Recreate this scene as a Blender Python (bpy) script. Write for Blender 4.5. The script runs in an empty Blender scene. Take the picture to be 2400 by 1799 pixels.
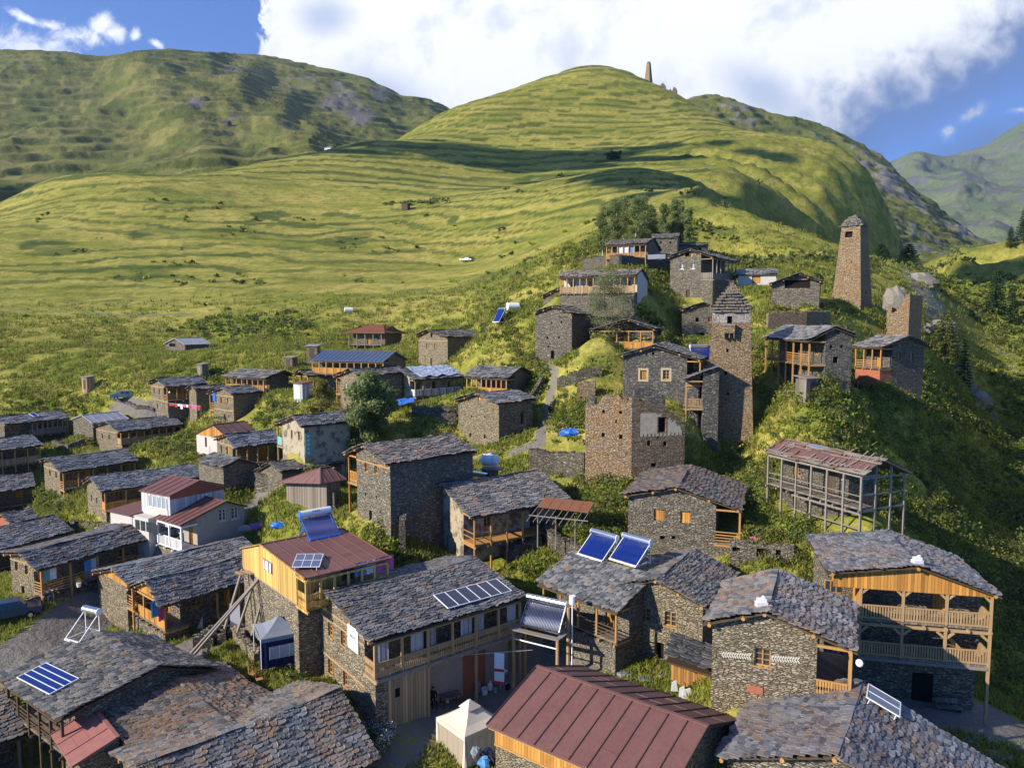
import bpy, math, random
import numpy as np
from mathutils import Vector, Matrix
R_=math.radians
C=bpy.context.scene
COL=C.collection
rng=random.Random(7)
# ---------------- camera ----------------
ZC=30.0; PITCH=R_(5.0); FPX=1750.0
cam=bpy.data.cameras.new('camera'); camo=bpy.data.objects.new('camera',cam); COL.objects.link(camo)
cam.sensor_width=36; cam.lens=FPX/2400*36; cam.clip_start=0.5; cam.clip_end=30000
camo.location=(0,0,ZC); camo.rotation_euler=(math.pi/2-PITCH,0,0); C.camera=camo
C.render.resolution_x=1024; C.render.resolution_y=767
C.view_settings.view_transform='Standard'; C.view_settings.look='None'; C.view_settings.exposure=0.58; C.view_settings.gamma=1
C.cycles.use_denoising=True; C.cycles.max_bounces=5; C.cycles.diffuse_bounces=3; C.cycles.transparent_max_bounces=6
C.cycles.volume_bounces=0
# ---------------- sun ----------------
SAZ=-117.0; SEL=26.5
sd=Vector((math.sin(R_(SAZ))*math.cos(R_(SEL)),math.cos(R_(SAZ))*math.cos(R_(SEL)),math.sin(R_(SEL))))
sl=bpy.data.lights.new('sun','SUN'); sl.energy=5.0; sl.angle=R_(0.5); sl.color=(1,0.90,0.74)
so=bpy.data.objects.new('sun',sl); COL.objects.link(so); so.location=sd*50+Vector((0,0,60))
so.rotation_euler=(-sd).to_track_quat('-Z','Y').to_euler()
# ---------------- pixel rays ----------------
CR=dict(c1=(0,1300,3.322),c2=(500,1300,3.322),c3=(950,1300,3.322),c4=(1400,1200,3.316),c5=(1900,1200,3.316),c6=(1450,1500,2.3284),
d1=(0,900,3.316),d2=(450,900,3.316),d3=(900,850,3.316),d4=(1300,850,3.316),d5=(1650,950,3.316),d6=(300,700,4.424),
e1=(650,700,3.403),e2=(1250,450,4.144),e3=(1700,450,3.3167),e4=(1250,700,3.685),e6=(1200,100,1.8433),g1=(200,1400,4.156),g2=(1000,1500,2.765),
g3=(0,930,4.143),g4=(850,1550,5.53),g5=(2100,500,2.763),g6=(0,1560,6.937),k3=(1230,1370,8.29),k6=(1540,660,4.146),k7=(1000,1050,5.5275),s=(0,0,1))
def px(c,x,y):
    o=CR[c]; return o[0]+x/o[2], o[1]+y/o[2]
def ray(x,y):
    a=(x-1200)/FPX; b=-(y-899.5)/FPX; c_,s_=math.cos(PITCH),math.sin(PITCH)
    v=Vector((a,c_+b*s_,-s_+b*c_)); return v/v.y
def at(x,y,Y):
    v=ray(x,y)*Y; return Vector((v.x,v.y,v.z+ZC))
# ---------------- world ----------------
w=bpy.data.worlds.new('World'); C.world=w; w.use_nodes=True
class N:
    def __init__(s,nt): s.t=nt; s.n=nt.nodes; s.l=nt.links
    def new(s,ty,**k):
        n=s.n.new(ty)
        for a,b in k.items(): setattr(n,a,b)
        return n
    def put(s,sock,v):
        if v is None: return
        if isinstance(v,bpy.types.NodeSocket): s.l.new(v,sock)
        else: sock.default_value=v
    def math(s,op,a,b=None,c=None,clamp=False):
        n=s.new('ShaderNodeMath',operation=op); n.use_clamp=clamp
        for i,v in enumerate((a,b,c)): s.put(n.inputs[i],v)
        return n.outputs[0]
    def mix(s,f,a,b,bt='MIX'):
        n=s.new('ShaderNodeMix',data_type='RGBA',blend_type=bt)
        s.put(n.inputs[0],f); s.put(n.inputs[6],a); s.put(n.inputs[7],b); return n.outputs[2]
    def noise(s,vec,scale,detail=4,rough=.55,dist=0):
        n=s.new('ShaderNodeTexNoise'); s.put(n.inputs['Vector'],vec); s.put(n.inputs['Scale'],scale); n.inputs['Detail'].default_value=detail
        n.inputs['Roughness'].default_value=rough; n.inputs['Distortion'].default_value=dist; return n.outputs[0]
    def ramp(s,f,pts,interp='LINEAR'):
        n=s.new('ShaderNodeValToRGB'); cr=n.color_ramp; cr.interpolation=interp
        while len(cr.elements)<len(pts): cr.elements.new(0.5)
        for e,(p,c) in zip(cr.elements,pts):
            e.position=p; e.color=(*c,1) if not isinstance(c,(int,float)) else (c,c,c,1)
        s.put(n.inputs[0],f); return n.outputs[0]
    def maprange(s,v,a,b,c=0,d=1,smooth=True):
        n=s.new('ShaderNodeMapRange'); n.interpolation_type='SMOOTHSTEP' if smooth else 'LINEAR'
        s.put(n.inputs[0],v)
        for i,q in enumerate((a,b,c,d)): n.inputs[i+1].default_value=q
        return n.outputs[0]
def build_world():
    q=N(w.node_tree); q.n.clear()
    out=q.new('ShaderNodeOutputWorld')
    sky=q.new('ShaderNodeTexSky',sky_type='NISHITA'); sky.sun_disc=False; sky.sun_elevation=R_(SEL); sky.sun_rotation=R_(SAZ)
    sky.air_density=1.0; sky.dust_density=0.3; sky.ozone_density=2.5; sky.altitude=1800
    bg1=q.new('ShaderNodeBackground'); bg1.inputs[1].default_value=0.095
    q.l.new(q.mix(1.0,sky.outputs[0],(0.42,0.80,1.45,1),'MULTIPLY'),bg1.inputs[0])
    tc=q.new('ShaderNodeTexCoord'); sep=q.new('ShaderNodeSeparateXYZ'); q.l.new(tc.outputs['Generated'],sep.inputs[0])
    yy=q.math('MAXIMUM',q.math('ABSOLUTE',sep.outputs[1]),0.08)
    u=q.math('DIVIDE',sep.outputs[0],yy); v=q.math('DIVIDE',sep.outputs[2],yy)
    cv=q.new('ShaderNodeCombineXYZ'); q.l.new(u,cv.inputs[0]); q.l.new(v,cv.inputs[1])
    n1=q.noise(cv.outputs[0],6.0,7,.62,.4); n2=q.noise(cv.outputs[0],22.0,5,.6,.3); n3=q.noise(cv.outputs[0],3.0,4,.5)
    wob=q.math('ADD',q.math('MULTIPLY',q.math('SUBTRACT',n1,.5),.22),q.math('MULTIPLY',q.math('SUBTRACT',n2,.5),.10))
    nf=q.noise(cv.outputs[0],34.0,8,.68,.6); wf=q.math('ADD',q.math('MULTIPLY',q.math('SUBTRACT',n2,.5),.30),q.math('MULTIPLY',q.math('SUBTRACT',nf,.5),.62))
    def UV(x,y):
        r=ray(x,y); return r.x,r.z
    def blob(x,y,rx,ry,rot=0,amp=1):
        a,b=UV(x,y); du=q.math('SUBTRACT',u,a); dv=q.math('SUBTRACT',v,b); c_,s_=math.cos(R_(rot)),math.sin(R_(rot))
        e1=q.math('DIVIDE',q.math('ADD',q.math('MULTIPLY',du,c_),q.math('MULTIPLY',dv,s_)),rx/FPX)
        e2=q.math('DIVIDE',q.math('SUBTRACT',q.math('MULTIPLY',dv,c_),q.math('MULTIPLY',du,s_)),ry/FPX)
        d=q.math('SQRT',q.math('ADD',q.math('POWER',e1,2),q.math('POWER',e2,2)))
        return q.math('MULTIPLY',q.math('SUBTRACT',1.0,d),amp)
    # big cumulus: right of a wavy edge, left/above of the diagonal underside
    uL,_=UV(612,100)
    eL=q.maprange(q.math('ADD',q.math('SUBTRACT',u,uL),q.math('MULTIPLY',wf,.13)),-.003,.009)
    x1,y1=UV(1900,345); x2,y2=UV(2400,95)
    sl_=(y2-y1)/(x2-x1)
    dd=q.math('SUBTRACT',q.math('SUBTRACT',v,y1),q.math('MULTIPLY',q.math('SUBTRACT',u,x1),sl_))
    ddw=q.math('ADD',dd,q.math('MULTIPLY',wob,.30))
    eR=q.maprange(ddw,-.15,.02)
    far=q.maprange(v,.55,.95,1,0.25)
    big=q.math('MULTIPLY',q.math('MULTIPLY',eL,eR),far)
    # a few gaps in it
    hole=q.math('MAXIMUM',blob(1060,2,60,12),blob(1030,5,20,6))
    hole=q.maprange(q.math('ADD',hole,q.math('MULTIPLY',wob,3)),-.1,.35)
    pass
    sm=None
    for b in (blob(170,85,110,26,-5),blob(60,45,60,14,-25),blob(240,55,35,40),blob(120,62,60,18,-12),blob(265,80,40,30),blob(60,110,150,62,0,.9),blob(365,103,26,13,-30),blob(320,80,18,20),blob(2270,270,70,22,28),blob(2225,305,30,28,40),blob(2395,255,60,12,10,.7)):
        sm=b if sm is None else q.math('MAXIMUM',sm,b)
    sm=q.maprange(q.math('ADD',sm,q.math('MULTIPLY',wf,3.6)),.0,.95)
    mask=q.math('MULTIPLY',q.math('MAXIMUM',big,sm),q.maprange(sep.outputs[1],0,.12))
    shade=q.maprange(q.math('ADD',ddw,q.math('MULTIPLY',q.math('SUBTRACT',n2,.5),.10)),-.02,.085,0,1)
    greyp=q.math('MAXIMUM',blob(760,40,90,60,0),blob(900,215,170,70,-20,.8)); greyp=q.math('MAXIMUM',greyp,blob(1790,220,150,70,-30,.9))
    greyp=q.maprange(q.math('ADD',greyp,q.math('MULTIPLY',wob,4)),-.1,.9,0,.85)
    bil=q.maprange(q.math('ADD',q.math('MULTIPLY',n1,.7),q.math('MULTIPLY',n2,.3)),.36,.52,0,1)
    col=q.mix(shade,(.085,.15,.34,1),q.mix(bil,(.66,.69,.76,1),(.90,.90,.89,1)))
    leftg=q.maprange(q.math('ADD',blob(50,110,130,55),q.math('MULTIPLY',wob,2)),-.1,.6,0,.8)
    greyp=q.math('MAXIMUM',greyp,leftg)
    col=q.mix(greyp,col,(.40,.47,.62,1)); col=q.mix(q.math('MULTIPLY',sm,q.math('SUBTRACT',1,eR)),col,(.74,.78,.86,1)); lf=q.maprange(u,-.40,-.36,1,0); col=q.mix(q.math('MULTIPLY',lf,.6),col,(.86,.88,.92,1))
    dk=q.math('MULTIPLY',q.math('MULTIPLY',q.maprange(ddw,-.45,-.10),q.maprange(u,.28,.48)),q.math('SUBTRACT',1,eR)); dk=q.math('MULTIPLY',dk,q.math('SUBTRACT',1,sm)); dk=q.math('MULTIPLY',dk,q.maprange(n1,.3,.6,.55,.95)); col=q.mix(dk,col,(.065,.115,.27,1)); mask=q.math('MAXIMUM',mask,q.math('MULTIPLY',dk,q.maprange(sep.outputs[1],0,.12)))
    bg2=q.new('ShaderNodeBackground'); q.l.new(col,bg2.inputs[0]); bg2.inputs[1].default_value=1.0
    mx=q.new('ShaderNodeMixShader'); q.l.new(mask,mx.inputs[0]); q.l.new(bg1.outputs[0],mx.inputs[1]); q.l.new(bg2.outputs[0],mx.inputs[2])
    q.l.new(mx.outputs[0],out.inputs[0])
build_world()
# ---------------- materials ----------------
M={}
def mat(name):
    m=bpy.data.materials.new(name); m.use_nodes=True; q=N(m.node_tree); b=q.n['Principled BSDF']; M[name]=m
    b.inputs['Roughness'].default_value=.85; b.inputs['Specular IOR Level'].default_value=.25
    return m,q,b
def bump(q,b,h,s,d=.05):
    n=q.new('ShaderNodeBump'); n.inputs['Strength'].default_value=s; n.inputs['Distance'].default_value=d
    q.put(n.inputs['Height'],h); q.l.new(n.outputs[0],b.inputs['Normal'])
def simple(name,col,rough=.8,metal=0,spec=.25,var=.25,scale=3.0,em=None):
    m,q,b=mat(name); tc=q.new('ShaderNodeTexCoord')
    n=q.noise(tc.outputs['Object'],scale,5,.6)
    lo=tuple(c*(1-var) for c in col)+(1,); hi=tuple(min(1,c*(1+var)) for c in col)+(1,)
    q.l.new(q.mix(n,lo,hi),b.inputs['Base Color']); b.inputs['Roughness'].default_value=rough; b.inputs['Metallic'].default_value=metal
    b.inputs['Specular IOR Level'].default_value=spec
    return m
def stone(name,cols,joint=.35,scale=1.0,patch=(.5,.5,.5),lich=0.25,pale=.06):
    m,q,b=mat(name); tc=q.new('ShaderNodeTexCoord')
    oi=q.new('ShaderNodeObjectInfo')
    off=q.new('ShaderNodeVectorMath',operation='ADD'); q.l.new(tc.outputs['Object'],off.inputs[0])
    sc_=q.new('ShaderNodeVectorMath',operation='SCALE'); q.l.new(oi.outputs['Location'],sc_.inputs[0]); sc_.inputs['Scale'].default_value=.37
    q.l.new(sc_.outputs[0],off.inputs[1])
    nz=q.new('ShaderNodeTexNoise'); q.l.new(off.outputs[0],nz.inputs['Vector']); nz.inputs['Scale'].default_value=1.7
    jm=q.mix(.04,off.outputs[0],nz.outputs[1],'ADD')
    mp=q.new('ShaderNodeMapping'); q.l.new(jm,mp.inputs[0]); mp.inputs['Scale'].default_value=(3.4*scale,3.4*scale,11.5*scale)
    vo=q.new('ShaderNodeTexVoronoi'); q.l.new(mp.outputs[0],vo.inputs['Vector']); vo.inputs['Scale'].default_value=1; vo.inputs['Randomness'].default_value=.95
    ve=q.new('ShaderNodeTexVoronoi',feature='DISTANCE_TO_EDGE'); q.l.new(mp.outputs[0],ve.inputs['Vector']); ve.inputs['Scale'].default_value=1; ve.inputs['Randomness'].default_value=.95
    sep=q.new('ShaderNodeSeparateColor'); q.l.new(vo.outputs['Color'],sep.inputs[0])
    k=len(cols); pts=[(i/(k-1)*(1-pale),c) for i,c in enumerate(cols)]+[(1-pale*.3,(.50,.45,.36))]
    c0=q.ramp(sep.outputs[0],pts)
    n1=q.noise(off.outputs[0],.55,5,.6); n2=q.noise(off.outputs[0],9,6,.7)
    c1=q.mix(q.maprange(n1,.35,.7,0,.7),c0,(patch[0]*.5,patch[1]*.5,patch[2]*.5,1),'MIX') if lich<0 else c0
    c1=q.mix(q.maprange(n1,.45,.7,0,lich),c0,(*patch,1))
    c1=q.mix(.55,c1,q.ramp(n2,[(.3,.55),(.7,1.35)]),'MULTIPLY')
    ed=q.maprange(ve.outputs[0],.0,.12)
    c2=q.mix(ed,(*[v*.42 for v in cols[0]],1),c1)
    q.l.new(c2,b.inputs['Base Color'])
    bump(q,b,q.math('ADD',q.maprange(ve.outputs[0],0,.22),q.math('MULTIPLY',n2,.5)),.9,.09)
    return m
stone('stone_grey',[(.13,.118,.095),(.22,.195,.15),(.32,.28,.21),(.40,.34,.24)],patch=(.32,.24,.14))
stone('stone_dark',[(.095,.092,.085),(.155,.147,.128),(.22,.205,.17),(.29,.26,.20)],patch=(.17,.15,.12))
stone('stone_tan',[(.17,.145,.10),(.29,.24,.16),(.39,.325,.215),(.48,.39,.25)],patch=(.31,.25,.16),lich=.35)
stone('stone_orange',[(.20,.145,.09),(.37,.25,.14),(.48,.33,.18),(.38,.33,.25)],patch=(.46,.25,.085),lich=.45)
stone('stone_low',[(.09,.08,.065),(.16,.14,.11),(.22,.19,.14),(.27,.24,.19)],patch=(.12,.13,.06),lich=.35,scale=.9)
def plaster():
    m,q,b=mat('plaster'); tc=q.new('ShaderNodeTexCoord'); n=q.noise(tc.outputs['Object'],1.1,6,.65); n2=q.noise(tc.outputs['Object'],7,6,.7)
    c=q.mix(n2,(.30,.25,.17,1),(.48,.41,.29,1)); c=q.mix(q.maprange(n,.48,.62),c,(.14,.12,.09,1)); q.l.new(c,b.inputs['Base Color']); bump(q,b,n2,.6,.04)
plaster()
simple('plaster_pale',(.42,.34,.21),.9,0,.2,.2,4)
def slate():
    m,q,b=mat('slate'); g=q.new('ShaderNodeNewGeometry'); tc=q.new('ShaderNodeTexCoord'); oi=q.new('ShaderNodeObjectInfo')
    r=g.outputs['Random Per Island']
    c=q.ramp(r,[(0,(.058,.064,.068)),(.3,(.102,.109,.112)),(.6,(.160,.164,.158)),(.90,(.23,.222,.205)),(.965,(.20,.155,.11)),(1,(.25,.15,.08))])
    n=q.noise(tc.outputs['Object'],.45,4,.6); n2=q.noise(tc.outputs['Object'],6,6,.7,.5)
    # lichen: rust-coloured crust in patches, stronger on some roofs
    lm=q.math('MULTIPLY',q.maprange(n,.36,.62),q.maprange(n2,.46,.58))
    at_=q.new('ShaderNodeAttribute',attribute_type='OBJECT',attribute_name='lichen')
    lm=q.math('MULTIPLY',lm,at_.outputs['Fac'],clamp=True)
    c=q.mix(lm,c,(.25,.145,.07,1)); c=q.mix(.6,c,q.ramp(n2,[(.3,.7),(.7,1.3)]),'MULTIPLY')
    tn=q.new('ShaderNodeAttribute',attribute_type='OBJECT',attribute_name='tone')
    c=q.mix(1,c,tn.outputs['Color'],'MULTIPLY')
    q.l.new(c,b.inputs['Base Color']); b.inputs['Roughness'].default_value=.62; b.inputs['Specular IOR Level'].default_value=.35
    bump(q,b,n2,.5,.03)
slate()
def wood(name,a,bc,scale=1,rough=.75,plank=0):
    m,q,b=mat(name); tc=q.new('ShaderNodeTexCoord'); mp=q.new('ShaderNodeMapping'); q.l.new(tc.outputs['Object'],mp.inputs[0]); mp.inputs['Scale'].default_value=(5*scale,5*scale,.8*scale)
    n=q.noise(mp.outputs[0],2.2,6,.7); g=q.new('ShaderNodeNewGeometry')
    c=q.mix(n,(*a,1),(*bc,1)); c=q.mix(.5,c,q.ramp(g.outputs['Random Per Island'],[(0,.65),(1,1.3)]),'MULTIPLY')
    if plank:
        sp=q.new('ShaderNodeSeparateXYZ'); q.l.new(tc.outputs['Object'],sp.inputs[0])
        s_=q.math('ADD',sp.outputs[0],sp.outputs[1]); fr=q.math('FRACT',q.math('MULTIPLY',s_,plank))
        fl=q.math('FLOOR',q.math('MULTIPLY',s_,plank)); wn=q.new('ShaderNodeTexWhiteNoise',noise_dimensions='1D'); q.l.new(fl,wn.inputs['W'])
        c=q.mix(1,c,q.ramp(wn.outputs[0],[(0,.6),(1,1.25)]),'MULTIPLY')
        gap=q.math('LESS_THAN',fr,.09); c=q.mix(gap,c,(a[0]*.25,a[1]*.25,a[2]*.25,1))
    q.l.new(c,b.inputs['Base Color']); b.inputs['Roughness'].default_value=rough; bump(q,b,n,.25,.02)
wood('wood_orange',(.30,.15,.05),(.54,.30,.10))
wood('wood_tan',(.30,.19,.09),(.46,.31,.16))
wood('wood_grey',(.17,.145,.12),(.30,.26,.215))
wood('wood_dark',(.05,.035,.022),(.12,.08,.05))
wood('planks_orange',(.40,.17,.035),(.68,.34,.08),plank=5)
wood('planks_tan',(.30,.20,.11),(.46,.33,.2),plank=5)
wood('planks_yellow',(.60,.37,.10),(.68,.44,.14),plank=6)
wood('planks_grey',(.15,.125,.10),(.28,.24,.19),plank=5)
wood('planks_white',(.46,.47,.48),(.58,.58,.57),plank=4)
wood('stain_fence',(.42,.17,.03),(.60,.36,.14),plank=7)
def sheetmetal(name,a,b_,rust):
    m,q,b=mat(name); tc=q.new('ShaderNodeTexCoord'); n=q.noise(tc.outputs['Object'],.5,6,.65); n2=q.noise(tc.outputs['Object'],5,6,.7,.6); mp=q.new('ShaderNodeMapping'); q.l.new(tc.outputs['Object'],mp.inputs[0]); mp.inputs['Scale'].default_value=(.6,5,.6); n3=q.noise(mp.outputs[0],1.6,5,.7)
    c=q.mix(n,(*a,1),(*b_,1)); c=q.mix(q.math('MULTIPLY',q.maprange(n3,.55,.75),.55),c,(*rust,1)); c=q.mix(.35,c,q.ramp(n2,[(.3,.6),(.7,1.4)]),'MULTIPLY'); q.l.new(c,b.inputs['Base Color'])
    q.l.new(q.maprange(n2,.3,.7,.38,.65),b.inputs['Roughness']); b.inputs['Specular IOR Level'].default_value=.4; bump(q,b,q.math('ADD',n,q.math('MULTIPLY',n2,.15)),.5,.12)
sheetmetal('metal_red',(.125,.055,.047),(.20,.092,.078),(.23,.10,.05)); simple('metal_rust',(.20,.085,.045),.8,0,.2,.35,3)
simple('metal_pink',(.30,.125,.105),.6,0,.3,.25,2.2); simple('metal_grey',(.33,.35,.38),.5,0.2,.4,.2,2); simple('metal_blue',(.06,.09,.16),.45,0.1,.5,.2,1)
simple('metal_dark',(.05,.035,.03),.7); simple('steel',(.80,.81,.83),.22,1.0,.5,.03,1); simple('paint_white',(.78,.78,.78),.55,0,.4,.08,3)
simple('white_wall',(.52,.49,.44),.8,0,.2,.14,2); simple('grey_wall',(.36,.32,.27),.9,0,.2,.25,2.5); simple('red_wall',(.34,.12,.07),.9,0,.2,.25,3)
simple('dark_inside',(.018,.015,.014),.95,0,.05); simple('glass_dark',(.035,.045,.05),.12,0,.6,.2); simple('glass_pale',(.30,.34,.36),.2,0,.5,.3)
simple('cell_blue',(.006,.022,.15),.16,0,.6,.25,6); simple('cell_navy',(.008,.014,.05),.16,0,.6,.25,6); simple('cell_grey',(.17,.19,.24),.25,0,.6,.2,4); simple('tube_blue',(.010,.035,.24),.18,0,.7,.2,6)
simple('tube_dark',(.045,.055,.10),.15,0.2,.7,.2,6)
simple('blue_paint',(.03,.16,.60),.45,0,.4,.1); simple('tarp_blue',(.02,.13,.55),.5,0,.4,.3,2); simple('foil',(.55,.60,.72),.28,.75,.5,.25,4)
simple('canvas_cream',(.62,.55,.44),.85,0,.2,.08,3); simple('canvas_grey',(.20,.225,.27),.8,0,.2,.06,3); simple('canvas_navy',(.012,.014,.06),.8,0,.2,.2,3); simple('net',(.34,.29,.22),.9,0,.1,.12,12)
simple('cloth_pink',(.62,.12,.30),.9); simple('cloth_blue',(.10,.28,.55),.9); simple('cloth_white',(.75,.74,.76),.9,0,.2,.06); simple('cloth_red',(.45,.05,.05),.9); simple('cloth_purple',(.22,.10,.35),.9); simple('cloth_dark',(.02,.02,.025),.9)
simple('plastic_white',(.78,.79,.80),.4,0,.4,.04); simple('skin',(.48,.28,.19),.6); simple('hair',(.02,.015,.012),.7); simple('rubber',(.02,.02,.02),.8)
simple('car_grey',(.22,.27,.32),.3,.4,.6,.1); simple('car_blue',(.035,.07,.11),.3,.3,.6,.1); simple('teal',(.16,.42,.38),.8,0,.2,.3,6); simple('brass',(.65,.40,.15),.6)
simple('pale_stone',(.52,.48,.40),.9,0,.2,.25,5); simple('white_slab',(.60,.62,.64),.7,0,.3,.12,4); simple('slab_grey',(.22,.24,.27),.8,0,.3,.25,2)
simple('gravel',(.17,.16,.155),.95,0,.1,.4,14); simple('path_dirt',(.24,.20,.13),.95,0,.1,.35,8); simple('bark',(.12,.095,.07),.9,0,.1,.35,8); simple('bark_pale',(.52,.50,.44),.85,0,.1,.3,8); simple('flower_white',(.75,.75,.78),.8)
simple('curtain',(.42,.40,.42),.8,0,.2,.35,9); simple('ink',(.03,.03,.035),.8)
def foliage(name,cols,trans=.48):
    m,q,b=mat(name); g=q.new('ShaderNodeNewGeometry'); tc=q.new('ShaderNodeTexCoord')
    c=q.ramp(g.outputs['Random Per Island'],[(i/(len(cols)-1),c) for i,c in enumerate(cols)])
    n=q.noise(tc.outputs['Object'],.35,3,.5); c=q.mix(.55,c,q.ramp(n,[(.3,.6),(.7,1.4)]),'MULTIPLY')
    q.l.new(c,b.inputs['Base Color']); b.inputs['Roughness'].default_value=.7
    t=q.new('ShaderNodeBsdfTranslucent'); q.l.new(c,t.inputs[0]); mx=q.new('ShaderNodeMixShader'); mx.inputs[0].default_value=trans
    q.l.new(b.outputs[0],mx.inputs[1]); q.l.new(t.outputs[0],mx.inputs[2]); q.l.new(mx.outputs[0],q.n['Material Output'].inputs[0])
foliage('leaf_green',[(.065,.085,.022),(.105,.135,.034),(.155,.185,.05),(.21,.23,.075)])
foliage('leaf_bright',[(.12,.17,.02),(.19,.25,.03),(.27,.33,.045),(.34,.36,.07)])
foliage('leaf_olive',[(0.124,0.124,0.031),(0.202,0.194,0.046),(0.279,0.264,0.070),(0.341,0.295,0.109)])
foliage('leaf_pale',[(.15,.18,.08),(.21,.24,.11),(.27,.29,.15),(.31,.32,.18)])
foliage('leaf_dark',[(0.019,0.046,0.019),(0.034,0.078,0.031),(0.054,0.109,0.043),(0.078,0.139,0.054)])
foliage('leaf_birch',[(.14,.18,.06),(.20,.25,.085),(.26,.31,.11),(.31,.35,.14)])
def grass():
    m,q,b=mat('grass'); g=q.new('ShaderNodeNewGeometry'); tc=q.new('ShaderNodeTexCoord'); P=tc.outputs['Object']
    mp=q.new('ShaderNodeMapping'); q.l.new(P,mp.inputs[0]); mp.inputs['Scale'].default_value=(.35,.8,1.6)
    n0=q.noise(mp.outputs[0],.05,8,.68,.3); n1=q.noise(P,.22,6,.65); n2=q.noise(P,1.6,5,.7); mp2=q.new('ShaderNodeMapping'); q.l.new(P,mp2.inputs[0]); mp2.inputs['Scale'].default_value=(.4,.4,2.4)
    n3=q.noise(mp2.outputs[0],.25,5,.6)
    c=q.mix(q.maprange(n0,.35,.65),(.205,.215,.034,1),(.41,.345,.085,1))
    c=q.mix(q.maprange(n1,.42,.68,0,.75),c,(.125,.165,.024,1))
    c=q.mix(.75,c,q.ramp(n2,[(.25,.55),(.5,1.0),(.75,1.4)]),'MULTIPLY'); c=q.mix(.8,c,q.ramp(q.noise(P,.65,7,.78),[(.30,.62),(.5,1.0),(.70,1.35)]),'MULTIPLY')
    sp=q.new('ShaderNodeSeparateXYZ'); q.l.new(g.outputs['Normal'],sp.inputs[0])
    sep=q.new('ShaderNodeAttribute',attribute_name='veg'); sc_=q.new('ShaderNodeSeparateColor'); q.l.new(sep.outputs['Color'],sc_.inputs[0])
    # r: terrace riser scrub, g: rock, b: trodden earth
    c=q.mix(q.math('MULTIPLY',sc_.outputs[0],q.maprange(n3,.3,.55,.55,1)),c,q.mix(n2,(.035,.058,.014,1),(.09,.125,.028,1)))
    rock=q.mix(n2,(.13,.125,.115,1),(.34,.32,.29,1))
    n5=q.noise(P,.6,7,.7)
    rk=q.maprange(q.math('ADD',sc_.outputs[1],q.math('MULTIPLY',q.math('SUBTRACT',n5,.5),2.2)),.62,.80)
    c=q.mix(rk,c,rock)
    ea=q.maprange(q.math('ADD',sc_.outputs[2],q.math('MULTIPLY',q.math('SUBTRACT',n2,.5),1.1)),.42,.66)
    c=q.mix(ea,c,q.mix(n2,(.13,.12,.105,1),(.26,.235,.20,1)))
    q.l.new(c,b.inputs['Base Color']); b.inputs['Roughness'].default_value=.95; b.inputs['Specular IOR Level'].default_value=.1
    bump(q,b,q.math('ADD',n2,q.math('MULTIPLY',n1,2.5)),.8,.35)
grass()
def hill(name,gcol,gcol2,rockc,rk0,sc):
    m,q,b=mat(name); g=q.new('ShaderNodeNewGeometry'); tc=q.new('ShaderNodeTexCoord'); P=tc.outputs['Object']
    n0=q.noise(P,.6*sc,6,.6); n1=q.noise(P,2.5*sc,7,.7); n2=q.noise(P,9*sc,6,.7)
    sp=q.new('ShaderNodeAttribute',attribute_name='veg'); sc_=q.new('ShaderNodeSeparateColor'); q.l.new(sp.outputs['Color'],sc_.inputs[0])
    c=q.mix(q.maprange(n0,.35,.65),(*gcol,1),(*gcol2,1)); c=q.mix(.7,c,q.ramp(n2,[(.25,.6),(.75,1.4)]),'MULTIPLY')
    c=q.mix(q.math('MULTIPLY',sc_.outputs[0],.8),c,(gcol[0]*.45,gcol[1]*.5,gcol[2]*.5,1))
    rk=q.maprange(q.math('ADD',sc_.outputs[1],q.math('MULTIPLY',q.math('SUBTRACT',n1,.5),1.3)),rk0,rk0+.1)
    c=q.mix(rk,c,q.mix(n2,(*[v*.55 for v in rockc],1),(*rockc,1)))
    q.l.new(c,b.inputs['Base Color']); b.inputs['Roughness'].default_value=.95; b.inputs['Specular IOR Level'].default_value=.05
    bump(q,b,q.math('ADD',n1,q.math('MULTIPLY',n2,.4)),1.0,6/sc*.02)
hill('hill_left',(.13,.15,.035),(.25,.23,.07),(.22,.20,.18),.55,.02)
hill('hill_right',(.12,.145,.035),(.21,.205,.06),(.27,.25,.22),.60,.02)
hill('hill_far',(.13,.17,.07),(.18,.20,.10),(.19,.18,.18),.52,.006)

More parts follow.
